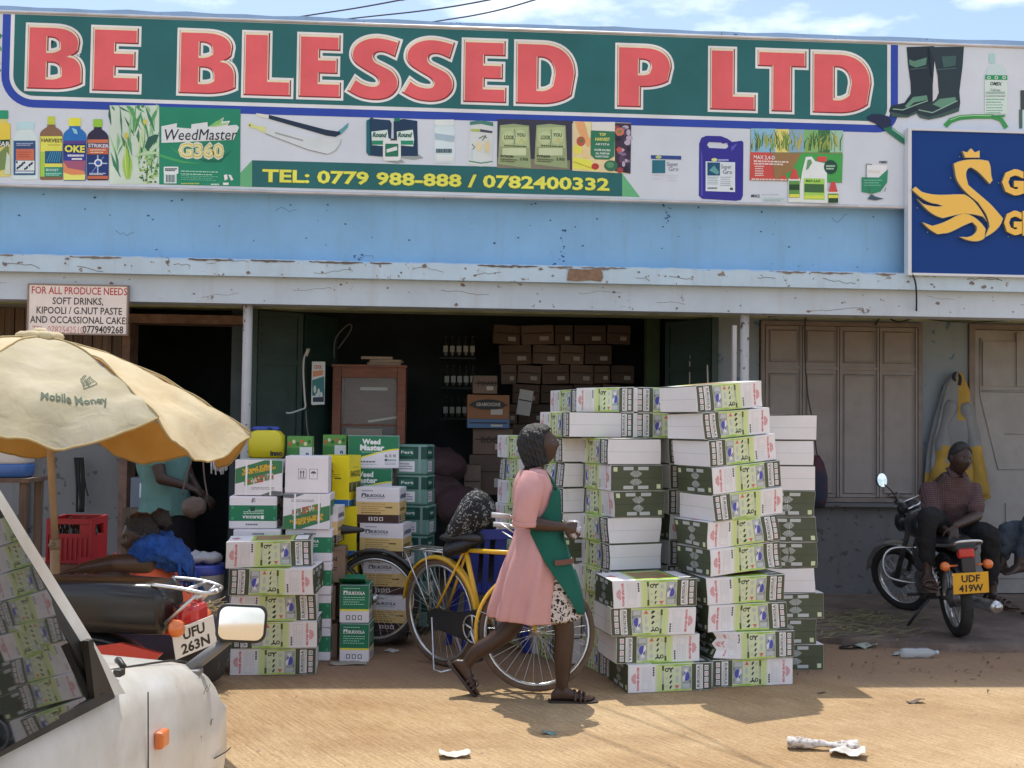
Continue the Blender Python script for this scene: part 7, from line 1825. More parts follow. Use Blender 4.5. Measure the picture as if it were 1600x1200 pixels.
def foot(g,ank,toe_dir,s=1.0,pitch=0.0,roll_n=(0,0,1)):
 """ank ankle centre; toe_dir along the sole; heel and toes as one lofted shape with five toe bumps"""
 d=Vector(toe_dir).normalized();up=Vector(roll_n);up=(up-d*up.dot(d)).normalized();sd=up.cross(d);a=Vector(ank)
 o=a-up*(0.075*s)            # sole point below ankle
 rings=[]
 for x,hw,h in ((-0.062,0.012,0.030),(-0.055,0.024,0.045),(-0.03,0.031,0.070),(0.0,0.031,0.085),(0.04,0.032,0.070),(0.09,0.039,0.046),(0.13,0.043,0.032),(0.155,0.040,0.024)):
  rings.append([o+d*(x*s)+sd*(hw*s*math.copysign(abs(math.cos(t))**0.8,math.cos(t)))+up*(h*s*0.5+h*s*0.5*math.copysign(abs(math.sin(t))**0.7,math.sin(t))) for t in [2*PI*i/18 for i in range(18)]])
 g.loft(rings)
 for i,(y,ln,r) in enumerate(((0.030,0.040,0.0125),(0.010,0.037,0.0095),(-0.007,0.031,0.009),(-0.021,0.024,0.0085),(-0.033,0.017,0.008))):
  g.tube([o+d*(0.145*s-i*0.004)+sd*(y*s)+up*(0.012*s),o+d*((0.155+ln-i*0.004)*s)+sd*(y*s)+up*(0.009*s)],[r*s,r*0.85*s],n=8);g.sphere(o+d*((0.155+ln-i*0.004)*s)+sd*(y*s)+up*(0.009*s),r*0.86*s,n=8,k=6)
 return o,d,up,sd
def fuse(g,name,m,parent,voxel=0.0065,smooth=3):
 o=g.build(name,m,parent)
 md=o.modifiers.new('fuse','REMESH');md.mode='VOXEL';md.voxel_size=voxel;md.use_smooth_shade=True
 md=o.modifiers.new('soft','SMOOTH');md.iterations=smooth;md.factor=0.5
 dg=bpy.context.evaluated_depsgraph_get();dg.update()
 me=bpy.data.meshes.new_from_object(o.evaluated_get(dg));o.modifiers.clear();o.data=me
 for p in me.polygons:p.use_smooth=True
 return o
def rumple(o,amt,sc,seed=0.0,vertical=0.35):
 for v in o.data.vertices:
  p=v.co;q=Vector((p.x*sc+seed,p.y*sc,p.z*sc*vertical));w=mnoise.noise(q)*amt+mnoise.noise(q*2.3)*amt*0.4
  v.co+=v.normal*w
 o.data.update()
def subsurf(o,lv=1):
 md=o.modifiers.new('round','SUBSURF');md.levels=lv;md.render_levels=lv
def fabric(name,c,var=0.08,bump=0.25,bscale=220,rough=0.9):return mat(name,c,rough,var=var,vscale=5,bump=bump,bscale=bscale,spec=0.15)

# ------------------------------------------------ woman in pink dress and green apron, striding to the right
WS=1/266.0
WO=Vector((0.615,6.60,0.0))
W=thing('person','woman in a pink short-sleeved dress and green apron striding to the right past the bicycle','person',WO)
def wp(px,py,y=0.0):return Vector(((px-850)*WS,y,(1090-py)*WS))
g=MB()
# trunk
rings_from(g,[(wp(842,868),0.115,0.165,(1,0,0),(0,1,0)),(wp(842,850),0.125,0.172,(1,0,0),(0,1,0)),(wp(843,825),0.100,0.140,(1,0,0),(0,1,0)),(wp(841,795),0.105,0.142,(1,0,0),(0,1,0)),(wp(838,765),0.112,0.155,(1,0,0),(0,1,0)),(wp(836,748),0.090,0.165,(1,0,0.05),(0,1,0)),(wp(836,738),0.055,0.11,(1,0,0.1),(0,1,0))])
capsule(g,[wp(835,745),wp(838,732),wp(841,718)],[0.056,0.050,0.052])
hc=wp(845,699);hf=Vector((1,-0.08,0.27)).normalized()
f_,l_,u_=head_shape(g,hc,hf,(-0.27,0,1),0.98)
# legs: near leg is the right one (y < 0): photo shows the forward leg vertical, the other pushing off behind
capsule(g,[wp(846,868,0.085),wp(826,930,0.09),wp(806,980,0.09),wp(782,1004,0.09),wp(752,1022,0.09),wp(738,1038,0.09)],[0.088,0.076,0.060,0.054,0.045,0.035])
capsule(g,[wp(848,868,-0.085),wp(868,925,-0.08),wp(882,975,-0.075),wp(882,1010,-0.075),wp(881,1045,-0.075),wp(880,1066,-0.075)],[0.088,0.076,0.060,0.056,0.044,0.035])
o1=foot(g,wp(880,1067,-0.075),(1,0,-0.02),0.98)
o2=foot(g,wp(737,1040,0.09),(0.62,0,-0.78),0.98,roll_n=(0.78,0,0.62))
# arms
capsule(g,[wp(832,752,-0.165),wp(822,782,-0.19),wp(818,812,-0.185)],[0.052,0.046,0.042]);capsule(g,[wp(818,812,-0.185),wp(845,818,-0.19),wp(876,821,-0.165)],[0.042,0.037,0.025])
capsule(g,[wp(836,752,0.165),wp(832,785,0.18),wp(836,812,0.16)],[0.052,0.045,0.040]);capsule(g,[wp(836,812,0.16),wp(862,816,0.06),wp(880,820,-0.03)],[0.040,0.034,0.025])
hand(g,wp(877,821,-0.165),(0.85,0.35,-0.12),(0.2,0.9,-0.2),0.92,curl=42,thumb=-1)
hand(g,wp(881,820,-0.035),(0.75,-0.5,-0.1),(0.2,-0.6,-0.7),0.92,curl=40,thumb=1)
wb=fuse(g,'body',M_skin,W,0.006,3)
g=MB();eyes(g,hc,f_,l_,u_,0.96,0,1);g.build('eyes',[M_eyew,M_eyeb],wb)
# hair: bobbed braids
g=MB();n,k=132,26;rings=[]
for i in range(k+1):
 t=i/k;z=0.135-0.245*t;ring=[]
 for j in range(n):
  a=2*PI*j/n;face=max(0.0,math.cos(a))
  r0=math.sqrt(max(0.0,1-((z-0.02)/0.118)**2)) if z>0.02 else 1.0
  rx=0.106*r0+0.003;ry=0.088*r0+0.003
  if z<0.02:rx*=1.02-0.9*max(0,-z-0.03)*1.3;ry*=1.04
  x=-0.014+rx*math.cos(a);y=ry*math.sin(a)
  if z<0.072 and math.cos(a)>0.12:x=min(x,0.012+0.35*max(0,z));
  w=0.009*abs(math.sin(15*a+4*z+0.6*math.sin(30*z)))*min(1,(0.14-z)*14)+0.002*math.sin(120*z+9*a)
  ring.append(hc+f_*(x+w*math.cos(a))+l_*(y+w*math.sin(a))+u_*(z-0.004*face))
 rings.append(ring)
g.loft(rings);hr=g.build('hair',M_hair,W);rumple(hr,0.004,24)
# dress: bodice and skirt with a front slit over the patterned underskirt
M_pink=fabric('pink_cotton',(0.62,0.34,0.33),var=0.06);
def skirt_ring(px,py,rx,ry,n=84,fold=0.0,ph=0.0,y=0.0,a0=0,a1=360,tilt=0.0):
 c=wp(px,py,y);out=[]
 for i in range(n):
  a=R_(a0+(a1-a0)*i/((n) if a1-a0==360 else n-1));r=1+fold*(0.9*math.sin(8*a+ph)**3+0.45*math.sin(13*a+1.7*ph)-0.25*abs(math.sin(4*a+ph)))
  out.append(c+Vector((rx*r*math.cos(a),ry*r*math.sin(a),tilt*math.cos(a))))
 return out
g=MB()
up_=[skirt_ring(836,737,0.066,0.105),skirt_ring(835,745,0.092,0.165),skirt_ring(836,758,0.115,0.180),skirt_ring(837,780,0.122,0.168),skirt_ring(840,805,0.116,0.156),skirt_ring(842,824,0.110,0.152,fold=0.01)]
low=[skirt_ring(840,840,0.130,0.176,fold=0.012,ph=0.3),skirt_ring(838,865,0.152,0.196,fold=0.02,ph=0.5),skirt_ring(834,895,0.178,0.208,fold=0.05,ph=0.8),skirt_ring(828,930,0.194,0.212,fold=0.075,ph=1.1),skirt_ring(824,952,0.202,0.215,fold=0.09,ph=1.3,tilt=-0.01),skirt_ring(823,967,0.205,0.215,fold=0.10,ph=1.4,tilt=-0.015)]
g.loft(up_+low,cap=False);dr=g.build('dress',M_pink,W);md=dr.modifiers.new('cloth','SOLIDIFY');md.thickness=0.005;md.offset=1
rumple(dr,0.02,11,3.0);subsurf(dr)
# collar and sleeves
g=MB()
for sgn in (-1,1):
 q=[wp(826,736,sgn*0.06),wp(842,733,sgn*0.075),wp(856,748,sgn*0.055),wp(861,765,sgn*0.028),wp(848,757,sgn*0.10),wp(832,748,sgn*0.11)]
 q2=[p+Vector((0.004,sgn*0.012,0.004)) for p in q];g.add(q+q2,[(0,1,2,3,4,5),(11,10,9,8,7,6)]+[(i,(i+1)%6,6+(i+1)%6,6+i) for i in range(6)],0)
g.build('collar',M_pink,W)
for sgn,pts in ((-1,[(832,746,-0.150),(824,770,-0.192),(818,798,-0.196),(817,815,-0.194)]),(1,[(836,746,0.150),(833,772,0.188),(832,800,0.185),(834,815,0.178)])):
 g=MB();rr=(0.070,0.078,0.074,0.066);P_=catmull([wp(*p) for p in pts],5);rad=[x.x for x in catmull([(r,0,0) for r in rr],5)]
 g.tube(P_,rad,n=20,cap=False);g.tube([P_[-1]+(P_[-1]-P_[-2]).normalized()*-0.012,P_[-1]+(P_[-1]-P_[-2]).normalized()*0.02],[0.072,0.068],n=20,cap=False)
 s_=g.build('sleeve',M_pink,W);md=s_.modifiers.new('cloth','SOLIDIFY');md.thickness=0.005;rumple(s_,0.012,18,sgn);subsurf(s_)
# underskirt with leopard-like print
def node_print():
 m=bpy.data.materials.new('black_white_print');m.use_nodes=True;nt=m.node_tree;N=nt.nodes;L=nt.links;b=N['Principled BSDF'];b.inputs['Roughness'].default_value=0.9
 tc=N.new('ShaderNodeTexCoord');v=N.new('ShaderNodeTexVoronoi');v.feature='DISTANCE_TO_EDGE';v.inputs['Scale'].default_value=38;n=N.new('ShaderNodeTexNoise');n.inputs['Scale'].default_value=30
 mx=N.new('ShaderNodeMix');mx.data_type='RGBA';mx.inputs[0].default_value=0.06;L.new(tc.outputs['Object'],mx.inputs[6]);L.new(tc.outputs['Object'],n.inputs['Vector']);L.new(n.outputs['Color'],mx.inputs[7]);L.new(mx.outputs[2],v.inputs['Vector'])
 r=N.new('ShaderNodeValToRGB');r.color_ramp.elements[0].position=0.14;r.color_ramp.elements[0].color=(0.62,0.56,0.53,1);r.color_ramp.elements[1].position=0.17;r.color_ramp.elements[1].color=(0.025,0.022,0.022,1);L.new(v.outputs['Distance'],r.inputs['Fac']);L.new(r.outputs['Color'],b.inputs['Base Color']);return m
M_print=node_print()
g=MB();g.loft([skirt_ring(858,870,0.14,0.17),skirt_ring(868,905,0.14,0.17,fold=0.02),skirt_ring(872,935,0.143,0.172,fold=0.04),skirt_ring(873,968,0.145,0.175,fold=0.05,ph=0.6,tilt=0.012)],cap=False);us=g.build('underskirt',M_print,W);md=us.modifiers.new('cloth','SOLIDIFY');md.thickness=0.004;subsurf(us)
# apron: bib, hip cloth blown forward, straps and a tied waistband
M_apr=fabric('green_apron_cloth',(0.018,0.115,0.085),var=0.12)
def apr_ring(px,py,rx,ry,a0,a1,n=26,fold=0.0,tilt=0.0,ph=0.0):
 return skirt_ring(px,py,rx,ry,n=n,fold=fold,ph=ph,a0=a0,a1=a1,tilt=tilt)
g=MB()
g.loft([apr_ring(838,766,0.132,0.175,-52,52),apr_ring(839,782,0.138,0.180,-62,62),apr_ring(841,805,0.136,0.172,-80,80,fold=0.008),apr_ring(842,824,0.132,0.170,-128,128,fold=0.01),apr_ring(842,840,0.150,0.192,-105,105,fold=0.015,ph=0.4),apr_ring(844,865,0.172,0.212,-92,92,fold=0.02,ph=0.7),apr_ring(850,890,0.188,0.222,-80,80,fold=0.025,ph=1.0),apr_ring(860,915,0.182,0.215,-68,70,fold=0.03,ph=1.3),apr_ring(870,935,0.165,0.20,-60,62,fold=0.03,ph=1.6,tilt=-0.02),apr_ring(880,950,0.135,0.165,-55,58,fold=0.03,ph=1.8,tilt=-0.03)],cap=False,closed=False)
ap=g.build('apron',M_apr,W);md=ap.modifiers.new('cloth','SOLIDIFY');md.thickness=0.005;md.offset=1;rumple(ap,0.010,11,7.0);subsurf(ap)
g=MB();q=apr_ring(847,870,0.196,0.235,-72,-18,n=10);q2=apr_ring(847,878,0.199,0.238,-72,-18,n=10)
g.loft([q,q2],cap=False,closed=False);g.build('pocket_edge',mat('brown_piping',(0.16,0.07,0.05),0.9),ap)
g=MB()
for sgn in (-1,1):g.tube(catmull([wp(868,766,sgn*0.09),wp(858,748,sgn*0.085),wp(842,734,sgn*0.072),wp(828,735,sgn*0.03)],5),0.009,n=6)
g.tube(catmull([wp(820,820,-0.12),wp(815,822,-0.03),wp(812,830,0.0),wp(806,850,-0.02)],5),0.008,n=6);g.build('strap',M_apr,ap)
# sandals
for (o_,d_,u2,s2),hl in ((o1,0),(o2,0)):
 g=MB();sole=[]
 for x,w in ((-0.075,0.022),(-0.06,0.036),(-0.02,0.037),(0.05,0.038),(0.12,0.047),(0.17,0.045),(0.205,0.03),(0.213,0.012)):sole.append((x,w))
 out=[(x,w) for x,w in sole]+[(x,-w) for x,w in reversed(sole)]
 g.prism(out,o_-u2*0.018,d_,s2,u2*0.018);so=g.build('sandal',mat('sandal_black',(0.035,0.025,0.022),0.5) if d_.z>-0.3 else [mat('sandal_black',(0.03,0.02,0.02),0.5)],W)
 g=MB()
 for x in (0.075,0.105,0.13):g.tube([o_+d_*x+s2*(0.047*math.cos(a))+u2*(0.058*math.sin(a)*(1.15-x*3)) for a in [PI*i/12 for i in range(13)]],0.009,n=6)
 g.build('sandal_strap',mat('sandal_leather',(0.055,0.03,0.024),0.45),so)
# small crumpled bag in her hands
g=MB();g.sphere(wp(893,828,-0.10),(0.045,0.04,0.05),n=18,k=12);bag=g.build('plastic_bag',mat('thin_white_plastic',(0.5,0.48,0.55),0.3),None,loc=WO);rumple(bag,0.022,45,2.0,1.0);tag(bag,'small crumpled pale plastic bag held in the walking woman\'s hands','plastic bag')

# ------------------------------------------------ man sitting sideways on the black motorcycle
def at3(px,py,Y):return atY(px,py,Y)
MO=Vector((3.78,8.35,0.05))
Mn=thing('person','young man in a dark red checked shirt and black trousers sitting on the motorcycle','person',MO)
def mp(px,py,Y):return atY(px,py,Y)-MO
pel,chs,nk=mp(1487,838,8.56),mp(1484,778,8.50),mp(1492,738,8.42)
shl,shr=mp(1452,768,8.50),mp(1520,768,8.46)
g=MB()
rings_from(g,[(pel-Vector((0,0,0.07)),0.17,0.12,(1,0,0),(0,1,0)),(pel,0.175,0.125,(1,0,0),(0,1,0.1)),((pel+chs)/2,0.15,0.115,(1,0,0),(0,1,0.15)),(chs,0.175,0.12,(1,0,0),(0,1,0.25)),(chs+Vector((0.01,-0.02,0.075)),0.185,0.10,(1,0,0),(0,1,0.3)),(nk-Vector((0,0,0.015)),0.10,0.07,(1,0,0),(0,1,0.3))])
hc2=mp(1500,716,8.34);capsule(g,[nk-Vector((0,0,0.03)),nk,hc2+Vector((-0.005,0.03,-0.06))],[0.060,0.056,0.056])
hf2=Vector((0.16,-1,-0.10)).normalized();f2,l2,u2_=head_shape(g,hc2,hf2,(0.05,0,1),1.02)
elL,wrL=mp(1458,815,8.36),mp(1484,835,8.16);elR,wrR=mp(1526,806,8.30),mp(1492,822,8.12)
capsule(g,[shl,(shl+elL)/2+Vector((-0.01,0,0)),elL],[0.058,0.050,0.043]);capsule(g,[elL,(elL+wrL)/2,wrL],[0.043,0.038,0.027])
capsule(g,[shr,(shr+elR)/2+Vector((0.01,0,0)),elR],[0.058,0.050,0.043]);capsule(g,[elR,(elR+wrR)/2,wrR],[0.043,0.038,0.027])
hand(g,wrL,(0.55,-0.35,-0.72),(0.1,0.9,-0.3),1.0,curl=14,thumb=1,spread=7);hand(g,wrR,(-0.25,-0.35,-0.85),(-0.1,0.9,-0.3),1.0,curl=12,thumb=-1,spread=7)
knL,anL=mp(1449,808,8.12),mp(1449,893,8.14);knR,anR=mp(1548,836,8.16),mp(1550,925,8.22)
foL=foot(g,anL,(-0.25,-0.92,-0.12),1.08);foR=foot(g,anR,(0.45,-0.85,-0.1),1.08)
capsule(g,[anL+Vector((0,0,0.10)),anL+Vector((0,0,0.03)),anL],[0.042,0.036,0.038]);capsule(g,[anR+Vector((0,0,0.10)),anR+Vector((0,0,0.03)),anR],[0.042,0.036,0.038])
mb_=fuse(g,'body',M_skin2,Mn,0.0065,3)
g=MB();eyes(g,hc2,f2,l2,u2_,1.02,0,1);g.build('eyes',[mat('eye_dim',(0.13,0.11,0.10),0.5),M_eyeb],mb_)
def cap_hair(g,hc_,f,l,u,s,low=0.0,grow=1.06):
 n,k=36,14;rings=[]
 for i in range(k+1):
  t=i/k;ring=[]
  for j in range(n):
   a=2*PI*j/n;back=0.5-0.5*math.cos(a);zl=0.088-0.125*back**0.75-low*back
   z=0.118-(0.118-zl)*t;r=math.sqrt(max(0.0,1-(z/0.1195)**2));fl=1.0 if z>0 else 1-0.0*z
   ring.append(hc_+f*(s*(0.094*r*grow*math.cos(a)))+l*(s*0.073*r*grow*1.03*math.sin(a))+u*(s*(z*1.03+0.004)))
  rings.append(ring)
 g.loft(rings,cap=True)
g=MB();cap_hair(g,hc2,f2,l2,u2_,1.02);g.build('hair',M_hair,Mn)
# trousers (skinned over the legs), shirt, sandals
g=MB()
rings_from(g,[(pel+Vector((0,-0.01,0.05)),0.185,0.135,(1,0,0),(0,1,0.1)),(pel-Vector((0,0.01,0.05)),0.19,0.145,(1,0,0),(0,1,0)),(pel-Vector((0,0.02,0.09)),0.15,0.11,(1,0,0),(0,1,0))])
capsule(g,[pel+Vector((-0.08,-0.03,-0.03)),(pel+knL)/2+Vector((-0.04,0,0.04)),knL],[0.100,0.092,0.072]);capsule(g,[knL,(knL+anL)/2+Vector((0,0.015,0)),anL+Vector((0,0,0.075))],[0.072,0.064,0.047])
capsule(g,[pel+Vector((0.08,-0.03,-0.03)),(pel+knR)/2+Vector((0.0,0,0.03)),knR],[0.100,0.092,0.072]);capsule(g,[knR,(knR+anR)/2+Vector((0,0.015,0)),anR+Vector((0,0,0.075))],[0.072,0.064,0.047])
tr_=fuse(g,'trousers',fabric('black_denim',(0.022,0.022,0.024),bump=0.3),Mn,0.010,4);rumple(tr_,0.012,16,1.0,1.0)
def node_check():
 m=bpy.data.materials.new('red_check_cotton');m.use_nodes=True;nt=m.node_tree;N=nt.nodes;L=nt.links;b=N['Principled BSDF'];b.inputs['Roughness'].default_value=0.9
 tc=N.new('ShaderNodeTexCoord');out=None
 for ax,rot in (('X',0),('Z',0)):
  w=N.new('ShaderNodeTexWave');w.bands_direction=ax;w.inputs['Scale'].default_value=22;L.new(tc.outputs['Object'],w.inputs['Vector'])
  if out is None:out=w.outputs['Fac']
  else:
   mm=N.new('ShaderNodeMath');mm.operation='MAXIMUM';L.new(out,mm.inputs[0]);L.new(w.outputs['Fac'],mm.inputs[1]);out=mm.outputs[0]
 r=N.new('ShaderNodeValToRGB');r.color_ramp.elements[0].position=0.80;r.color_ramp.elements[0].color=(0.048,0.022,0.024,1);r.color_ramp.elements[1].position=0.97;r.color_ramp.elements[1].color=(0.14,0.085,0.085,1);L.new(out,r.inputs['Fac']);L.new(r.outputs['Color'],b.inputs['Base Color']);return m
g=MB()
rings_from(g,[(pel+Vector((0,0,-0.03)),0.195,0.145,(1,0,0),(0,1,0.1)),(pel+Vector((0,0,0.06)),0.185,0.14,(1,0,0),(0,1,0.1)),((pel+chs)/2,0.172,0.138,(1,0,0),(0,1,0.15)),(chs,0.195,0.14,(1,0,0),(0,1,0.25)),(chs+Vector((0.01,-0.02,0.08)),0.19,0.115,(1,0,0),(0,1,0.3)),(nk-Vector((0,0,0.01)),0.085,0.075,(1,0,0),(0,1,0.3))])
for sh,el in ((shl,elL),(shr,elR)):capsule(g,[sh+Vector((0,0,0.005)),sh+(el-sh)*0.35,sh+(el-sh)*0.72],[0.074,0.072,0.068])
st_=fuse(g,'shirt',node_check(),Mn,0.010,3);rumple(st_,0.010,18,5.0,1.0)
g=MB()
for sgn in (-1,1):
 q=[nk+Vector((sgn*0.03,0.06,0.035)),nk+Vector((sgn*0.075,0.0,0.03)),nk+Vector((sgn*0.06,-0.085,-0.03)),nk+Vector((sgn*0.015,-0.10,-0.025)),nk+Vector((sgn*0.05,-0.03,0.045))]
 g.add(q+[p+Vector((0,0,-0.006)) for p in q],[(0,1,2,3,4),(9,8,7,6,5)]+[(i,(i+1)%5,5+(i+1)%5,5+i) for i in range(5)])
g.build('shirt_collar',MATS.get('x') or bpy.data.materials['red_check_cotton'],st_)
for o_,d_,uu,ss in (foL,foR):
 g=MB();out=[(x*1.08,w*1.08) for x,w in sole]+[(x*1.08,-w*1.08) for x,w in reversed(sole)];g.prism(out,o_-uu*0.016,d_,ss,uu*0.016);so=g.build('sandal',mat('sandal_brown',(0.05,0.03,0.022),0.6),Mn)
 g=MB()
 for x in (-0.01,0.06,0.10,0.135):g.tube([o_+d_*x+ss*(0.048*math.cos(a))+uu*(0.064*math.sin(a)*(1.25-x*3)) for a in [PI*i/12 for i in range(13)]],0.008,n=6)
 g.build('sandal_strap',mat('sandal_leather',(0.055,0.03,0.024),0.45),so)

# ------------------------------------------------ person at the right edge: jeans, bare feet, sitting on a low bench
SO=Vector((5.0,9.0,0.05))
Sn=thing('person','barefoot person in dark blue jeans sitting at the right edge, mostly outside the picture','person',SO)
def sp_(px,py,Y):return atY(px,py,Y)-SO
pl3=sp_(1660,850,9.15)
g=MB();k1,a1_,k2,a2_=sp_(1612,815,8.75),sp_(1592,880,8.8),sp_(1575,828,8.85),sp_(1566,880,8.9)
foA=foot(g,a1_,(-0.9,-0.4,-0.05),1.02);foB=foot(g,a2_,(-0.9,-0.35,-0.05),1.02)
for k_,a_ in ((k1,a1_),(k2,a2_)):capsule(g,[a_+Vector((0.01,0,0.11)),a_+Vector((0,0,0.04)),a_],[0.042,0.036,0.038])
chs3,nk3=pl3+Vector((0.02,0,0.33)),pl3+Vector((0,-0.03,0.50));hc3=nk3+Vector((-0.02,-0.04,0.14))
rings_from(g,[(pl3,0.16,0.12,(0,1,0),(1,0,0)),((pl3+chs3)/2,0.14,0.11,(0,1,0),(1,0,0)),(chs3,0.165,0.115,(0,1,0),(1,0,0)),(chs3+Vector((0,0,0.09)),0.17,0.09,(0,1,0),(1,0,0)),(nk3-Vector((0,0,0.02)),0.08,0.06,(0,1,0),(1,0,0))])
capsule(g,[nk3-Vector((0,0,0.03)),nk3+Vector((0,0,0.05))],[0.058,0.055]);f3,l3,u3=head_shape(g,hc3,(-1,-0.3,0),(0,0,1),1.0)
for sg in (-1,1):
 s3=chs3+Vector((0,sg*0.18,0.06));e3=s3+Vector((-0.05,sg*0.03,-0.28));w3=e3+Vector((-0.22,-0.02*sg,0.0));capsule(g,[s3,e3],[0.055,0.042]);capsule(g,[e3,w3],[0.042,0.027]);hand(g,w3,(-0.9,0,-0.3),(0,0,-1),1.0,curl=20,thumb=sg)
sbod=fuse(g,'body',M_skin2,Sn,0.0075,3)
g=MB();eyes(g,hc3,f3,l3,u3,1.0,0,1);g.build('eyes',[M_eyew,M_eyeb],sbod)
g=MB();cap_hair(g,hc3,f3,l3,u3,1.0);g.build('hair',M_hair,Sn)
g=MB();rings_from(g,[(pl3+Vector((0,0,0.06)),0.175,0.135,(0,1,0),(1,0,0)),(pl3-Vector((0,0,0.06)),0.175,0.14,(0,1,0),(1,0,0)),(pl3-Vector((0,0,0.09)),0.14,0.1,(0,1,0),(1,0,0))])
for k_,a_,sg in ((k1,a1_,-1),(k2,a2_,1)):capsule(g,[pl3+Vector((0,sg*0.09,-0.02)),(pl3+k_)/2+Vector((0,0,0.03)),k_],[0.10,0.092,0.072]);capsule(g,[k_,(k_+a_)/2,a_+Vector((0.01,0,0.07))],[0.072,0.066,0.052])
jn=fuse(g,'jeans',mat('blue_denim',(0.05,0.065,0.09),0.9,var=0.3,vscale=9,bump=0.3,bscale=200),Sn,0.010,3);rumple(jn,0.014,16,9.0,1.0)
g=MB();rings_from(g,[(pl3-Vector((0,0,0.02)),0.185,0.15,(0,1,0),(1,0,0)),((pl3+chs3)/2,0.165,0.135,(0,1,0),(1,0,0)),(chs3,0.185,0.135,(0,1,0),(1,0,0)),(chs3+Vector((0,0,0.10)),0.18,0.10,(0,1,0),(1,0,0)),(nk3-Vector((0,0,0.01)),0.075,0.065,(0,1,0),(1,0,0))])
for sg in (-1,1):s3=chs3+Vector((0,sg*0.18,0.06));capsule(g,[s3,s3+Vector((-0.03,sg*0.02,-0.18))],[0.072,0.065])
fuse(g,'shirt',fabric('grey_cotton',(0.12,0.12,0.13)),Sn,0.010,3)

# ------------------------------------------------ woman resting at the left behind the red motorcycle: blue scarf, orange top
LO=Vector((-1.95,6.15,0.0))
Ln=thing('person','woman with tied-back hair, orange top and bright blue scarf leaning forward behind the red motorcycle','person',LO)
def lp(px,py,Y):return atY(px,py,Y)-LO
pel4,chs4=lp(300,985,6.45),lp(245,905,6.12);nk4=lp(230,868,6.08);hc4=lp(222,838,6.02)
g=MB()
ax4=(chs4-pel4).normalized();sx4=Vector((0.15,1,0)).normalized();fx4=ax4.cross(sx4)
rings_from(g,[(pel4,0.19,0.14,sx4,fx4),((pel4+chs4)/2,0.16,0.12,sx4,fx4),(chs4,0.18,0.12,sx4,fx4),(chs4+ax4*0.08,0.17,0.09,sx4,fx4),(nk4-ax4*0.02,0.08,0.06,sx4,fx4)])
capsule(g,[chs4+ax4*0.05,nk4,hc4+Vector((0.02,0,-0.05))],[0.06,0.054,0.054])
hf4=Vector((-0.93,-0.33,-0.18)).normalized();f4,l4,u4=head_shape(g,hc4,hf4,(-0.12,0,1),1.0)
s4,e4,w4=lp(228,880,5.92),lp(175,880,5.80),lp(128,888,5.75)
capsule(g,[s4,(s4+e4)/2,e4],[0.054,0.048,0.042]);capsule(g,[e4,(e4+w4)/2,w4],[0.042,0.036,0.026]);hand(g,w4,(-0.95,-0.1,-0.2),(0,0,-1),0.95,curl=20,thumb=-1)
s5,e5,w5=lp(245,880,6.35),lp(190,905,6.35),lp(150,900,6.2);capsule(g,[s5,(s5+e5)/2,e5],[0.054,0.048,0.042]);capsule(g,[e5,(e5+w5)/2,w5],[0.042,0.036,0.026]);hand(g,w5,(-0.95,-0.1,-0.2),(0,0,-1),0.95,curl=20,thumb=1)
k4,a4=lp(240,1010,6.2)+Vector((-0.15,0,0)),Vector((-0.1,0,0.09));capsule(g,[pel4+Vector((0,-0.09,0)),k4],[0.10,0.07]);capsule(g,[k4,a4],[0.066,0.038]);foot(g,a4,(-1,-0.2,0),1.0)
k5,a5=k4+Vector((0.02,0.22,0)),a4+Vector((0,0.22,0));capsule(g,[pel4+Vector((0,0.09,0)),k5],[0.10,0.07]);capsule(g,[k5,a5],[0.066,0.038]);foot(g,a5,(-1,0.1,0),1.0)
lb=fuse(g,'body',M_skin,Ln,0.0065,3)
g=MB();eyes(g,hc4,f4,l4,u4,1.0,0,1);g.build('eyes',[M_eyew,M_eyeb],lb)
g=MB();cap_hair(g,hc4,f4,l4,u4,1.0,low=0.02,grow=1.07);bun=hc4-f4*0.10+u4*0.065
g.sphere(bun,(0.058,0.05,0.05),n=18,k=12);g.tube([bun-f4*0.01-u4*0.03,bun-f4*0.012+u4*0.02,bun-f4*0.03+u4*0.05],[0.05,0.045,0.03],n=14);h4=g.build('hair',M_hair,Ln);rumple(h4,0.007,45,1.0,1.0)
g=MB();rings_from(g,[(pel4-ax4*0.03,0.20,0.16,sx4,fx4),((pel4+chs4)/2,0.185,0.145,sx4,fx4),(chs4,0.20,0.14,sx4,fx4),(chs4+ax4*0.09,0.185,0.11,sx4,fx4),(nk4-ax4*0.035,0.10,0.085,sx4,fx4)])
tp=fuse(g,'top',fabric('orange_top',(0.72,0.16,0.09)),Ln,0.010,3)
g=MB();rings_from(g,[(pel4+ax4*0.05,0.20,0.16,sx4,fx4),(pel4-ax4*0.05,0.21,0.17,sx4,fx4)]);capsule(g,[pel4+Vector((0,-0.09,0)),k4],[0.13,0.10]);capsule(g,[pel4+Vector((0,0.09,0)),k5],[0.13,0.10]);capsule(g,[k4+Vector((0,0.11,0)),(k4+a4)/2+Vector((0,0.11,0))],[0.17,0.18])
fuse(g,'skirt',fabric('dark_skirt',(0.05,0.04,0.06)),Ln,0.013,3)
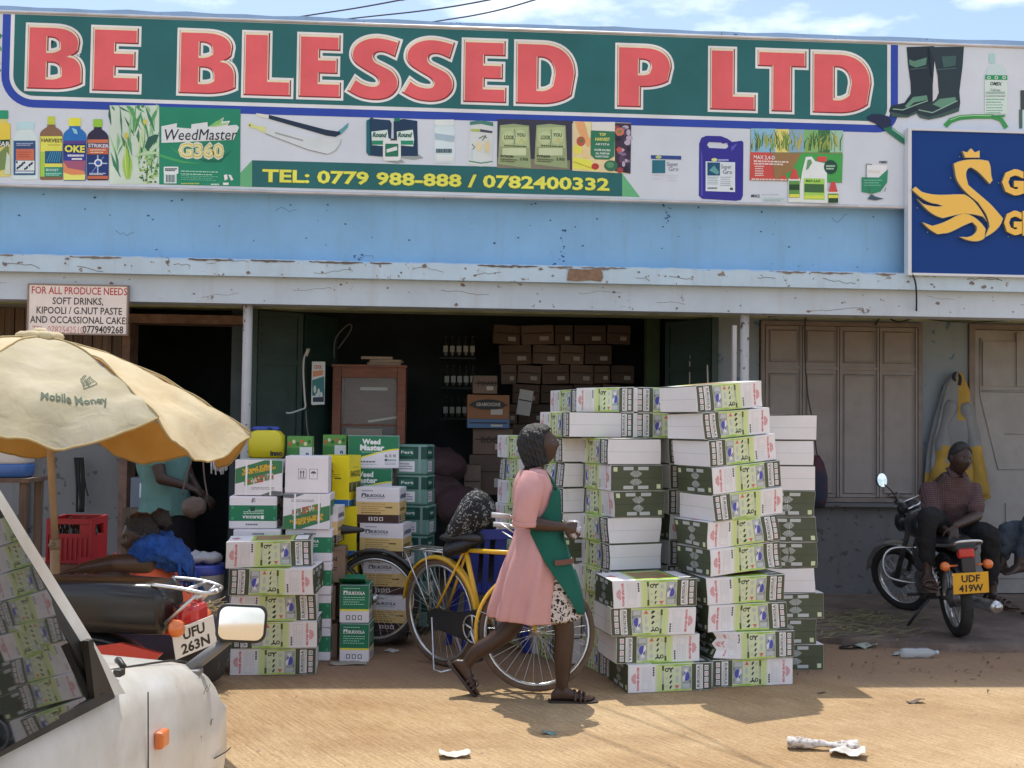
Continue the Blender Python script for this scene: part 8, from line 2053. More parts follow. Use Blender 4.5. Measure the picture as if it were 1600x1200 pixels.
# scarf: crumpled blue cloth round the shoulders with fringe
M_scarf=mat('blue_scarf',(0.018,0.10,0.42),0.9,var=0.35,vscale=14,col2=(0.012,0.03,0.10),mix=0.72,bump=0.5,bscale=90)
g=MB();rings=[]
pth=catmull([lp(204,874,5.92),lp(222,862,5.95),lp(250,858,5.98),lp(278,868,6.02),lp(298,888,6.08)],8)
for i,p in enumerate(pth):
 t=i/(len(pth)-1);r=0.042+0.042*math.sin(PI*t);ring=[]
 for j in range(26):
  a=2*PI*j/26;w=1+0.16*math.sin(5*a+7*t)+0.10*math.sin(9*a-11*t);ring.append(p+Vector((0.25*r*w*math.cos(a)*0.6,r*w*math.cos(a)*1.5,r*w*math.sin(a)*1.05)))
 rings.append(ring)
g.loft(rings)
for k in range(26):
 q=pth[-1-(k % 10)]+Vector((random.uniform(-0.03,0.05),random.uniform(-0.1,0.05),-0.03));g.tube([q,q+Vector((random.uniform(0,0.05),random.uniform(-0.03,0.03),random.uniform(-0.06,-0.11)))],0.004,n=4)
sc_=g.build('scarf',M_scarf,Ln);rumple(sc_,0.022,26,4.0,1.0)

# ------------------------------------------------ person standing in the dark doorway: teal blouse
TO=Vector((-2.30,8.25,0.056))
Tn=thing('person','person in a teal blouse and dark skirt standing in the doorway under the parasol edge','person',TO)
def tp_(px,py,Y):return atY(px,py,Y)-TO
pel5=tp_(260,800,8.25);chs5=tp_(255,715,8.22);nk5=tp_(262,668,8.2);hc5=tp_(272,640,8.17)
g=MB()
X_,Y__=(1,0,0),(0,1,0)
rings_from(g,[(pel5,0.17,0.13,X_,Y__),((pel5+chs5)/2,0.14,0.11,X_,Y__),(chs5,0.17,0.12,X_,Y__),(chs5+Vector((0.01,0,0.1)),0.18,0.09,X_,Y__),(nk5,0.07,0.06,X_,Y__)])
capsule(g,[nk5-Vector((0,0,0.03)),hc5-Vector((0.01,0,0.06))],[0.056,0.054]);f5,l5,u5=head_shape(g,hc5,(0.9,-0.3,-0.25),(0.2,0,1),1.0)
sA,eA,wA=tp_(240,695,8.05),tp_(252,748,8.0),tp_(292,760,8.0);capsule(g,[sA,eA],[0.054,0.042]);capsule(g,[eA,wA],[0.042,0.026]);hand(g,wA,(0.9,0,-0.3),(0,0.3,-1),1.0,curl=25,thumb=1)
sB,eB,wB=tp_(278,700,8.3),tp_(296,748,8.3),tp_(312,770,8.15);capsule(g,[sB,eB],[0.054,0.042]);capsule(g,[eB,wB],[0.042,0.026]);hand(g,wB,(0.8,-0.2,-0.5),(0,0.3,-1),1.0,curl=25,thumb=-1)
for sg in (-1,1):
 aa=Vector((sg*0.09,-0.02,0.085));capsule(g,[pel5+Vector((sg*0.08,0,0)),(pel5+aa)/2,aa],[0.09,0.06,0.038]);foot(g,aa,(0.5,-0.85,0),1.0)
tb=fuse(g,'body',M_skin2,Tn,0.008,3)
g=MB();eyes(g,hc5,f5,l5,u5,1.0,0,1);g.build('eyes',[M_eyew,M_eyeb],tb)
g=MB();cap_hair(g,hc5,f5,l5,u5,1.0);g.build('hair',M_hair,Tn)
g=MB();rings_from(g,[(pel5+Vector((0.0,0,-0.02)),0.20,0.16,X_,Y__),(pel5+Vector((0,0,0.08)),0.18,0.145,X_,Y__),((pel5+chs5)/2,0.165,0.135,X_,Y__),(chs5,0.19,0.14,X_,Y__),(chs5+Vector((0.01,0,0.11)),0.185,0.10,X_,Y__),(nk5-Vector((0,0,0.02)),0.09,0.075,X_,Y__)])
capsule(g,[sA,sA+(eA-sA)*0.45],[0.072,0.066]);capsule(g,[sB,sB+(eB-sB)*0.45],[0.072,0.066]);bl=fuse(g,'blouse',fabric('teal_cotton',(0.13,0.26,0.25)),Tn,0.010,3);rumple(bl,0.012,12,2.0,0.6)
g=MB();g.loft([[pel5+Vector((r*math.cos(a),r*0.8*math.sin(a),z)) for a in [2*PI*i/28 for i in range(28)]] for r,z in ((0.17,0.05),(0.20,-0.12),(0.22,-0.4),(0.24,-0.62))],cap=False);sk=g.build('skirt',fabric('black_skirt',(0.018,0.017,0.02)),Tn);md=sk.modifiers.new('cloth','SOLIDIFY');md.thickness=0.006

# ================================================================== SMALLER THINGS
def simple(g,name,m,label,cat,group=None,loc=None,parent=None):
 o=g.build(name,m,parent,loc=loc);tag(o,label,cat,group);return o
# ---- jacket hanging on a nail by the right-hand door
JY=YW-0.10
def jp(px,py,dy=0.0):return atY(px,py,JY+dy)
M_jg=fabric('grey_raincoat',(0.23,0.24,0.25),var=0.12);M_jy=fabric('yellow_raincoat',(0.40,0.26,0.06),var=0.15)
J=thing('jacket','grey and yellow work jacket hanging on a nail beside the steel door','jacket',(jp(1500,585).x,JY,jp(1500,780).z))
prof=[(582,1496,7,0.02),(600,1494,17,0.045),(630,1493,26,0.055),(665,1492,34,0.06),(700,1491,41,0.06),(740,1492,46,0.06),(778,1494,50,0.055)]
g=MB();rings=[];n=40
P7=catmull([(a,b,c) for a,b,c,d in prof],5);D7=catmull([(d,0,0) for a,b,c,d in prof],5)
for i,q in enumerate(P7):
 c=jp(q.y,q.x);hw=q.z*JY/FPX;ring=[]
 for j in range(n):
  a=2*PI*j/n;f=1+0.10*math.sin(5*a+1.0)*min(1,i/8)+0.07*math.sin(9*a+0.4)*min(1,i/8)
  ring.append(c+Vector((hw*f*math.cos(a),D7[i].x*f*math.sin(a),0.02*math.sin(3*a)*(i/len(P7)))))
 rings.append(ring)
g.loft(rings,cap=False)
vs=g.v
jo=g.build('shell',[M_jg,M_jy],J)
for p in jo.data.polygons:
 c=p.center;px,py=proj(c)
 if py>735-0.35*(px-1470)+12*math.sin(px*0.13) or (py<655 and px>1496 and px<1516):p.material_index=1
jo.location=-J.location;rumple(jo,0.012,12,2.0,0.4);md=jo.modifiers.new('cloth','SOLIDIFY');md.thickness=0.006
for sgn,pts in ((-1,[(1488,628),(1475,670),(1469,720),(1466,752)]),(1,[(1505,630),(1517,680),(1527,730),(1533,775)])):
 g=MB();P_=catmull([jp(px,py,-0.03) for px,py in pts],6);g.tube(P_,[0.05+0.016*math.sin(i*0.9)+0.02*i/len(P_) for i in range(len(P_))],n=16)
 so=g.build('sleeve',[M_jg,M_jy],J);so.location=-J.location
 for p in so.data.polygons:
  px,py=proj(p.center+Vector((0,0,0)))
  if py>700:p.material_index=1
 rumple(so,0.012,16,5.0,0.6)
g=MB();g.tube(catmull([jp(1494,600,-0.02),jp(1490,590,-0.03),jp(1494,583,0.0),jp(1500,590,-0.03),jp(1499,602,-0.05)],5),0.016,n=8);o=g.build('collar',mat('navy_lining',(0.02,0.03,0.05),0.9),J);o.location=-J.location
g=MB();g.tube([jp(1497,586,0.12),jp(1497,584,-0.02)],0.006,n=6);tag(g.build('nail',M_steelg),'nail in the blue wall that the grey and yellow jacket hangs on','nail')
# ---- dark backpack-like cloth hanging behind the right stack
g=MB();rings=[]
for py,hw,d in ((712,4,0.02),(722,12,0.06),(745,17,0.09),(775,17,0.10),(792,13,0.07)):
 c=atY(1276,py,YW-0.12);w=hw*YW/FPX;rings.append([c+Vector((w*(1+0.08*math.sin(4*a))*math.cos(a),d*math.sin(a),0)) for a in [2*PI*i/24 for i in range(24)]])
g.loft(rings);o=simple(g,'bag',mat('maroon_navy_cloth',(0.16,0.03,0.035),0.9,col2=(0.03,0.035,0.06),mix=0.5,vscale=4),'dark maroon and navy bag hanging at the hatch behind the right-hand cartons','bag');rumple(o,0.015,14,1.0,1.0)
# ---- bench under the person at the right
Bn=thing('bench','low dark wooden bench on black post legs at the right edge','bench',(5.35,9.1,0.05))
g=MB();g.box((0,0.0,0.42),(0.95,0.32,0.04),bevel=0.006);g.build('seat',mat('dark_plank',(0.05,0.035,0.03),0.8,var=0.3),Bn)
for x in (-0.38,0.38):
 g=MB();g.box((x,0,0.205),(0.09,0.16,0.38),bevel=0.01);g.box((x,0,0.01),(0.16,0.3,0.018));g.build('leg',M_plast,Bn)
# ---- blue plastic chair behind the bicycle
M_bch=mat('blue_plastic',(0.015,0.035,0.28),0.4)
cq=seam(765,8.05)
CH=thing('plastic_chair','blue moulded plastic chair standing behind the yellow bicycle','chair',(cq.x,cq.y,0.003),R_(195))
g=MB();g.box((0,0,0.42),(0.40,0.40,0.022),bevel=0.008);g.box((0,-0.195,0.40),(0.40,0.015,0.05),bevel=0.005);g.build('seat',M_bch,CH)
g=MB()
rings=[]
for i in range(13):
 a=R_(-60+10*i);x=0.205*math.sin(a)/math.sin(R_(60));y=0.20+0.05*math.cos(a)
 rings.append([(x,y-0.012,0.43),(x,y+0.05,0.86-0.04*abs(x)/0.2),(x,y+0.064,0.86-0.04*abs(x)/0.2),(x,y+0.002,0.43)])
for i in range(0,12):
 if i in (0,1,3,5,6,8,10,11):g.loft(rings[i:i+2],smooth=False)
g.loft([[(x*1.02,y+0.003*k,z) for (x,y,_),k,z in ((r[1],-6,0.80),(r[1],-6,0.865),(r[1],6,0.865),(r[1],6,0.80))] for r in rings],smooth=False);g.build('backrest',M_bch,CH)
for sx in (-1,1):
 g=MB();g.tube(catmull([(sx*0.22,-0.18,0.42),(sx*0.235,-0.16,0.60),(sx*0.235,-0.02,0.65),(sx*0.22,0.2,0.66)],5),0.016,n=8);g.build('armrest',M_bch,CH)
 for sy_ in (-1,1):
  g=MB();g.loft([[(sx*(0.18+t)+u*0.028*s_,sy_*(0.17+t)+v*0.028*s_,z) for u,v in ((-1,-1),(1,-1),(1,1),(-1,1))] for t,z,s_ in ((0,0.41,1.0),(0.045,0.0,0.75))],smooth=False);g.build('leg',M_bch,CH)
# ---- patterned bundle on the bicycle saddle
bz=BKY.matrix_basis
def bk(x,y,z):return bz @ Vector((x,y,z))
def node_leaf():
 m=bpy.data.materials.new('black_leaf_cloth');m.use_nodes=True;nt=m.node_tree;N=nt.nodes;L=nt.links;b=N['Principled BSDF'];b.inputs['Roughness'].default_value=0.85
 tc=N.new('ShaderNodeTexCoord');v=N.new('ShaderNodeTexNoise');v.inputs['Scale'].default_value=34;v.inputs['Detail'].default_value=2;v.inputs['Distortion'].default_value=1.5;L.new(tc.outputs['Object'],v.inputs['Vector'])
 r=N.new('ShaderNodeValToRGB');r.color_ramp.elements[0].position=0.57;r.color_ramp.elements[0].color=(0.012,0.012,0.015,1);r.color_ramp.elements[1].position=0.61;r.color_ramp.elements[1].color=(0.26,0.27,0.26,1);L.new(v.outputs['Fac'],r.inputs['Fac']);L.new(r.outputs['Color'],b.inputs['Base Color']);return m
g=MB();rings=[]
for i,(px,py,rx,rz) in enumerate(((697,848,0.05,0.05),(706,835,0.12,0.10),(722,815,0.16,0.15),(742,800,0.16,0.16),(760,797,0.12,0.12),(774,800,0.05,0.05))):
 c=atY(px,py,7.38);rings.append([c+Vector((0.35*rx*math.cos(a)*0.6,rx*math.cos(a),rz*math.sin(a))) for a in [2*PI*i_/22 for i_ in range(22)]])
g.loft(rings);o=simple(g,'cloth_bundle',node_leaf(),'black and white patterned cloth bundle lying on the bicycle saddle and rack','bundle');rumple(o,0.03,9,3.0,1.0);subsurf(o)
g=MB();rings=[]
for i,(px,py,r) in enumerate(((692,862,0.03),(700,860,0.055),(722,852,0.06),(742,846,0.06),(756,842,0.03))):
 c=atY(px,py,7.30);rings.append([c+Vector((0,1.5*r*math.cos(a),0.9*r*math.sin(a))) for a in [2*PI*i_/16 for i_ in range(16)]])
g.loft(rings);o=simple(g,'black_bag',mat('black_nylon',(0.012,0.013,0.016),0.4,bump=0.4,bscale=25),'small shiny black bag tied on the bicycle rack under the patterned bundle','bag');rumple(o,0.015,22,1.0,1.0)
# ---- yellow knapsack sprayer tank and small green carton on top of the left pile, with a brown stack under them
for i in range(5):
 put(KRAFT,392,8.02,1,0.06+i*0.253,0.30,0.22,'%s brown carton of the stack under the yellow sprayer tank' % {0:'bottom',4:'topmost'}.get(i,ORD[i]),GL);
for i in range(5):
 put(KRAFT,452,8.08,-2,0.06+i*0.253,0.30,0.22,'%s brown carton of the stack under the small bright green carton' % {0:'bottom',4:'topmost'}.get(i,ORD[i]),GL)
KY=8.1;kq=seam(416,KY)
KN=thing('sprayer_tank','yellow knapsack sprayer tank with blue lid on top of the left carton pile','sprayer',(kq.x,kq.y+0.05,1.328))
g=MB();rings=[]
for z,w,d in ((0.0,0.105,0.09),(0.012,0.12,0.10),(0.10,0.125,0.105),(0.155,0.12,0.10),(0.185,0.095,0.085),(0.195,0.07,0.07)):
 rings.append([(w*math.copysign(abs(math.cos(a))**0.35,math.cos(a)),d*math.copysign(abs(math.sin(a))**0.4,math.sin(a)),z) for a in [2*PI*i/32 for i in range(32)]])
g.loft(rings);g.build('tank',mat('yellow_plastic',(0.62,0.53,0.02),0.4),KN)
g=MB();g.lathe([(0.06,0.19),(0.062,0.215),(0.05,0.22)],(-0.045,0,0),n=18);g.lathe([(0.03,0.19),(0.03,0.22)],(0.055,0,0),n=14);g.box((0.0,0,0.215),(0.14,0.03,0.014),bevel=0.004);g.build('lid',mat('blue_lid',(0.03,0.06,0.36),0.4),KN)
g=MB();g.text('inno',(0.04,-0.1065,0.02),(1,0,0),(0,0,1),0.035,0,bold=0.05);g.build('lettering',M_ink,KN)
def d_gr(F,k,w,h,mi):
 if k=='top':return
 F.rect(0.002,h*0.45,w-0.002,h-0.002,mi(C_(90,140,70)),1);F.rect(w*0.5,0.003,w-0.003,h*0.5,mi(C_(200,204,204)),2)
 for i in range(6):F.ell(w*(0.12+0.15*i),h*(0.65+0.1*(i % 2)),0.012,0.014,mi((C_(190,90,70),C_(200,196,160),C_(60,100,50))[i % 3]),3)
 F.txt('n',w*0.74,h*0.1,w*0.12,h*0.2,mi(C_(40,60,110)),3,0.05)
GRC=carton('green_carton',0.18,0.16,0.155,C_(66,120,66),d_gr)
put(GRC,449,8.15,3,1.328,0.18,0.16,'small bright green picture carton beside the yellow sprayer tank',GL,first=True)
put(GRC,505,8.6,-8,1.335,0.18,0.16,'small green and white carton in shade left of the weed cartons',GL)
for i in range(5):put(KRAFT,500,8.56,0,0.06+i*0.255,0.30,0.22,'%s brown carton of the shaded stack behind the plain white carton' % {0:'bottom',4:'topmost'}.get(i,ORD[i]),GL)
# ---- spray lance and poster on the green doors
g=MB();g.tube(catmull([P(484,545,10.45),P(476,556,10.44),P(474,580,10.44),P(476,620,10.44),P(477,636,10.42),P(470,640,10.40),P(455,645,10.36),P(447,645,10.34)],4),0.009,n=8);g.tube([P(478,556,10.43),P(482,545,10.42)],0.016,n=8)
simple(g,'spray_lance',mat('white_pipe',(0.62,0.63,0.62),0.4),'white spray lance hooked on the green folding door','sprayer lance')
g=MB();g.tube(catmull([P(478,640,10.42),P(480,670,10.40),P(486,700,10.35),P(484,740,10.3)],5),0.008,n=6);simple(g,'hose',mat('grey_hose',(0.12,0.13,0.13),0.5),'thin dark hose hanging straight down below the white spray lance','hose');g=MB();g.tube(catmull([P(522,560,11.0),P(524,530,11.0),P(540,510,11.0),P(549,508,11.0),P(546,520,11.0),P(528,545,11.0)],5),0.008,n=6);simple(g,'hose',mat('grey_hose',(0.12,0.13,0.13),0.5),'dark hose coiled in a loop above the wooden cabinet','hose')
PO=Art(10.62);PO.at(390,480,0.2)
PO.poly([(487,455),(500,425),(580,425),(585,758),(487,765)],(206,212,216),1)
PO.poly([(489,570),(583,540),(584,700),(489,690)],(60,120,126),2);PO.poly([(495,500),(575,490),(575,530),(495,545)],(206,140,110),2);PO.txt('COOL',505,480,60,28,(180,70,60),3,0.03)
for x,y in ((510,640),(540,665),(560,690),(525,700)):PO.ell(x,y,11,30,(196,206,206),4)
PO.poly([(495,705),(580,700),(580,740),(495,740)],(50,60,80),5)
g=MB();a_,b_=atY(390+487*0.2,480+425*0.2,10.62),atY(390+585*0.2,480+760*0.2,10.62);g.b2((a_.x,10.6215,b_.z),(b_.x,10.624,a_.z))
po=thing('poster','narrow blue and white poster of bottles fixed to the green folding door','poster',(a_.x,10.62,b_.z));o=g.build('sheet',ink(206,212,216),po);o.location=-po.location;PO.build('printed_picture',po,tuple(po.location))
# ---- wooden cabinet with glass inside the shop
CX0,CX1,CYF=atY(520,600,10.9).x,atY(634,600,10.9).x,10.9
M_cab=mat('reddish_wood',(0.26,0.095,0.055),0.55,var=0.25,vscale=6,stretch=(1,1,6))
CB=thing('display_cabinet','reddish wooden display cabinet with glass front inside the shop entrance','cabinet',((CX0+CX1)/2,CYF,0.058))
zc1=atY(580,574,CYF).z-0.058;w_=CX1-CX0
g=MB()
for x in (-w_/2+0.04,w_/2-0.04):g.box((x,0,zc1/2),(0.08,0.05,zc1),bevel=0.004);g.box((x,0.4,zc1/2),(0.08,0.05,zc1))
g.box((0,0,zc1-0.05),(w_-0.165,0.048,0.10));g.box((0,0,0.35),(w_-0.165,0.048,0.08));g.box((0,0.2,zc1+0.012),(w_+0.02,0.48,0.022));g.box((0,0.425,zc1/2),(w_-0.01,0.012,zc1-0.01))
for x in (-w_/2+0.008,w_/2-0.008):g.box((x,0.2,zc1/2),(0.012,0.34,zc1-0.02))
g.build('frame',M_cab,CB)
for z in (0.45,0.85,1.2,1.5):
 g=MB();g.box((0,0.2,z),(w_-0.04,0.38,0.02));g.build('shelf',M_cab,CB)
g=MB();g.box((0,0.012,zc1/2+0.1),(w_-0.17,0.004,zc1-0.4));gm=mat('cabinet_glass',(0.8,0.85,0.85),0.05,alpha=0.12);g.build('glass_pane',gm,CB)
for i,(px,py,w,h,m,lab) in enumerate(((585,608,0.26,0.03,(0.6,0.6,0.57),'pale folded paper on the top shelf of the cabinet'),(600,655,0.30,0.02,(0.66,0.62,0.50),'cream sheet of card leaning inside the cabinet'),(570,680,0.34,0.13,(0.30,0.23,0.18),'brown open box inside the cabinet'))):
 c=atY(px,py,CYF+0.15);g=MB();g.box((0,0,0),(w,0.2,h),rot=Matrix.Rotation(R_((0,-9,0)[i]),3,'Y'),bevel=0.002);simple(g,('paper','card','open_box')[i],mat('cab_item.%d' % i,m,0.8),lab,('paper','card','box')[i],loc=c)
for i,(px,py,w) in enumerate(((588,561,0.30),(604,568,0.30),(600,573,0.32))):
 c=atY(px,560,CYF+0.1);g=MB();g.box((0,0,0),(w,0.2,0.026),rz=R_((4,-6,2)[i]));o=simple(g,'book',mat('book_card',(0.42,0.33,0.26),0.8,var=0.15),('uppermost','middle','lowest')[i]+' flat brown book on top of the wooden cabinet','book',loc=(c.x,c.y+0.05,zc1+0.058+0.037+0.029*(2-i)))
# ---- stock at the back of the shop: brown cartons, bottles on shelves
M_k2=[mat('shop_carton.%d' % i,c,0.8,var=0.12,vscale=8) for i,c in enumerate(((0.19,0.13,0.10),(0.14,0.10,0.08),(0.24,0.175,0.14)))]
def stock_box(px,py,w,h,Y,m,lab,d=0.3,rot=0.0,letter=None):
 c=atY(px,py,Y);g=MB();s=Y/FPX;W2,H2=w*s,h*s
 g.box((0,d/2,0),(W2,d,H2),0,bevel=0.004);g.box((0,-0.0012,H2*0.08),(W2*0.9,0.002,0.012),1);g.box((W2*0.2,-0.0016,-H2*0.2),(W2*0.28,0.002,H2*0.22),2)
 if letter:g.text(letter,(-W2*0.3,-0.004,-H2*0.05),(1,0,0),(0,0,1),H2*0.24,1,bold=0.03)
 o=g.build('carton',[m,mat('carton_dark_print',(0.06,0.045,0.04),0.8),mat('carton_label',(0.6,0.57,0.52),0.7)],None,loc=c);o.rotation_euler=(0,rot,0);tag(o,lab,'carton','stock cartons at the back of the shop');return o
GB=[(775,513),(800,512),(826,508),(852,506),(880,508),(910,506),(940,508)]
rs=random.Random(31)
YB_=12.3
for r_ in range(8):
 x=770+rs.randint(0,14);nb_=0
 while x<1000:
  w=rs.choice((30,38,26,44,52));y=508+31*r_;nb_+=1
  if x+w>1005:break
  if not (r_>5 and x>905) and rs.random()<0.9:
   stock_box(x+w/2,y+15,w-1.5,30 if rs.random()<0.8 else 28,YB_+rs.uniform(-0.06,0.06),M_k2[rs.randrange(3)],'dim brown stock carton, %s from left in the %s row at the shop back' % ((['first']+ORD[1:])[nb_-1],(['top']+ORD[1:])[r_]),rot=R_(rs.uniform(-3,3)))
  x+=w
stock_box(763,636,66,38,11.3,mat('orange_carton',(0.34,0.16,0.08),0.7),'orange-brown carton with dark oval label over a blue one inside the shop')
c=atY(763,632,11.28);g=MB();g.prism([(0.17*math.cos(a),0.05*math.sin(a)) for a in [2*PI*i/20 for i in range(20)]],(0,-0.004,0),(1,0,0),(0,0,1),(0,0.003,0));g.text('GRAMOXONE',(-0.12,-0.006,-0.016),(1,0,0),(0,0,1),0.035,1,w=0.24,bold=0.02);simple(g,'oval_label',[M_ink,ink(190,180,170)],'dark oval label stuck on the orange-brown carton inside the shop','label',loc=c)
stock_box(763,662,66,14,11.3,mat('blue_carton',(0.10,0.20,0.38),0.6),'flat blue carton under the orange-brown one inside the shop')
stock_box(758,601,38,28,11.34,M_k2[2],'brown carton with pale letters standing on the orange-brown carton',letter='POWER')
stock_box(770,690,62,40,11.4,M_k2[0],'brown carton with dark letters under the blue carton',letter='ROCKET')
stock_box(800,690,30,40,11.9,M_k2[1],'brown carton in deep shade right of the lettered carton')
stock_box(768,742,70,62,11.4,M_k2[1],'large plain brown carton low in the middle of the shop')
stock_box(738,757,26,60,11.2,M_k2[2],'narrow upright brown carton beside the large plain one')
stock_box(820,629,22,40,11.6,mat('white_card',(0.6,0.6,0.58),0.6),'pale tilted card hanging among the brown cartons',d=0.02,rot=R_(9))
for r_,(y,x0,x1,n) in enumerate(((545,690,742,5),(592,692,742,5),(640,690,730,4))):
 a_=atY(686,y+12,12.4);b_=atY(744,y+12,12.4);SH=thing('shelf',('top','middle','bottom')[r_]+' dark green wall shelf of bottles left of the stock cartons','shelf',a_)
 g=MB();g.b2((0,0,-0.025),(b_.x-a_.x,0.3,-0.004));g.build('board',M_greenwall,SH)
 for k in range(n):
  c=atY(x0+6+(x1-x0-10)*k/(n-1),y+12,12.45);g=MB();g.lathe([(0.034,0),(0.036,0.01),(0.036,0.13),(0.012,0.17),(0.012,0.20),(0.016,0.20),(0.016,0.235),(0.002,0.235)],(0,0,0),n=12);g.box((0,-0.0365,0.08),(0.05,0.003,0.07),1);o=g.build('bottle',[mat('bottle_dark',(0.05,0.06,0.05),0.2),mat('bottle_label',(0.62,0.64,0.62),0.6)],None,loc=c);tag(o,'dark bottle with pale label, %s on the %s wall shelf in the shop' % (('leftmost','second from left','third from left','fourth from left','rightmost')[k],('top','middle','bottom')[r_]),'bottle','bottles on the shop shelves')
# sacks in the middle
for i,(px,py,rx,rz,Y) in enumerate(((684,725,0.30,0.17,10.9),(672,775,0.36,0.22,10.7),(722,790,0.26,0.18,10.5))):
 c=atY(px,py,Y);c.z=max(c.z,rz*0.9+0.06);g=MB();g.sphere((0,0,0),(rx,0.28,rz),n=26,k=16);o=simple(g,'sack',mat('maroon_sack',(0.075,0.04,0.045),0.9,var=0.2,bump=0.3),('upper','lower left','lower right')[i]+' bulging maroon sack in the dim shop behind the bicycles','sack',loc=c);rumple(o,0.05,5,i*3.0,1.0);rumple(o,0.02,17,i*2.0,1.0)
g=MB();c=atY(1085,578,10.6);g.prism([(-0.05,-0.16),(0.09,-0.16),(0.06,-0.02),(-0.035,0.17),(-0.05,0.10)],(0,0,0),(1,0,0),(0,0,1),(0,0.004,0));simple(g,'torn_card',mat('torn_card_white',(0.55,0.52,0.48),0.8),'torn pale triangular card hanging by the right green door','card',loc=c)
g=MB();g.tube(catmull([P(1105,570,10.2),P(1106,600,10.15),P(1106,660,10.1)],4),0.007,n=6);simple(g,'spray_lance',MATS['white_pipe'],'thin pale spray lance leaning by the right green door','sprayer lance')
# ---- left stall: table, red crate, white and blue container, bucket, straps
TB=thing('table','rough brown wooden stall table under the parasol, behind the white car','table',(-2.55,6.4,0))
g=MB()
for k in range(5):g.box((0,-0.42+0.2*k,0.755),(1.25,0.19,0.03),bevel=0.004)
g.build('tabletop',M_brownwood,TB)
for x in (-0.55,0.55):
 for y in (-0.42,0.4):g=MB();g.box((x,y,0.37),(0.06,0.06,0.738));g.build('leg',M_brownwood,TB)
q=atY(121,838,6.75)
CR=thing('crate','red plastic bottle crate standing on the stall table','crate',(q.x,q.y,0.772))
M_redc=mat('red_crate_plastic',(0.42,0.02,0.03),0.45)
g=MB();W_,D_,H_=0.25,0.32,0.25
g.box((0,0,0.008),(W_,D_,0.016))
for sx in (-1,1):
 for z0,z1 in ((0.0165,0.15),(0.21,H_)):g.box((sx*(W_/2-0.006),0,(z0+z1)/2),(0.012,D_,z1-z0))
 for y in (-D_/2+0.04,D_/2-0.04):g.box((sx*(W_/2-0.006),y,0.18),(0.012,0.08,0.0595))
for sy_ in (-1,1):
 for k in range(8):g.box((-W_/2+0.03+k*(W_-0.06)/7,sy_*(D_/2-0.004),0.08),(0.012,0.010,0.127))
 g.box((0,sy_*(D_/2-0.006),0.235),(W_-0.026,0.012,0.03));g.box((0,sy_*(D_/2-0.009),0.09),(W_-0.026,0.004,0.15))
 for x in (-0.09,0.09):g.box((x,sy_*(D_/2-0.006),0.19),(0.06,0.011,0.055))
g.build('shell',M_redc,CR)
g=MB()
for i in range(3):
 for j in range(4):g.lathe([(0.03,0.02),(0.03,0.14),(0.012,0.19),(0.012,0.235)],(-0.075+0.075*i,-0.11+0.073*j,0),n=10)
g.build('bottle_set',mat('brown_glass',(0.03,0.018,0.01),0.15),CR)['kind']='stuff'
g=MB();q=atY(152,868,6.6);g.box((0,0,0.012),(0.16,0.2,0.02),bevel=0.004);g.box((0,-0.095,0.03),(0.16,0.008,0.03));g.box((0.076,0,0.03),(0.008,0.2,0.03));simple(g,'tray',M_redc,'flat red tray lying beside the red crate on the stall table','tray',loc=(q.x,q.y,0.773))
q0_=atY(16,700,7.4);g=MB();rings=[]
CO=thing('container','tall white plastic container with blue foot on the stand left of the parasol pole','container',(q0_.x,7.4,1.215))
for z,w in ((0.085,0.125),(0.10,0.135),(0.30,0.135),(0.345,0.12),(0.36,0.09)):rings.append([(w*math.copysign(abs(math.cos(a))**0.5,math.cos(a)),0.9*w*math.copysign(abs(math.sin(a))**0.5,math.sin(a)),z) for a in [2*PI*i/28 for i in range(28)]])
g.loft(rings);g.build('shell',mat('milky_plastic',(0.62,0.64,0.68),0.4),CO)
g=MB();rings=[]
for z,w in ((0.0,0.12),(0.01,0.13),(0.07,0.135),(0.084,0.13)):rings.append([(w*math.copysign(abs(math.cos(a))**0.5,math.cos(a)),0.9*w*math.copysign(abs(math.sin(a))**0.5,math.sin(a)),z) for a in [2*PI*i/28 for i in range(28)]])
g.loft(rings);g.build('foot',mat('blue_foot',(0.06,0.16,0.45),0.4),CO)
ST=thing('stand','wooden stand holding the white and blue container by the grey wall','stand',(q0_.x,7.4,0))
g=MB();g.box((0,0,1.2),(0.36,0.34,0.026));g.build('top',M_brownwood,ST)
for x in (-0.14,0.14):
 for y in (-0.13,0.13):g=MB();g.box((x,y,0.593),(0.045,0.045,1.186));g.build('leg',M_brownwood,ST)
g=MB()
for k in range(5):g.tube(catmull([P(117+3*k,715,YW-0.05),P(119+3*k+rs.uniform(-2,2),755,YW-0.06),P(122+2*k+rs.uniform(-4,4),800,YW-0.05)],4),0.011,n=6)
g.tube(catmull([P(128,720,YW-0.06),P(134,760,YW-0.07),P(138,775,YW-0.06)],4),0.006,n=6);simple(g,'strap_bundle',mat('black_strap',(0.015,0.015,0.016),0.7),'bundle of black straps hanging on the grey wall under the parasol','straps')
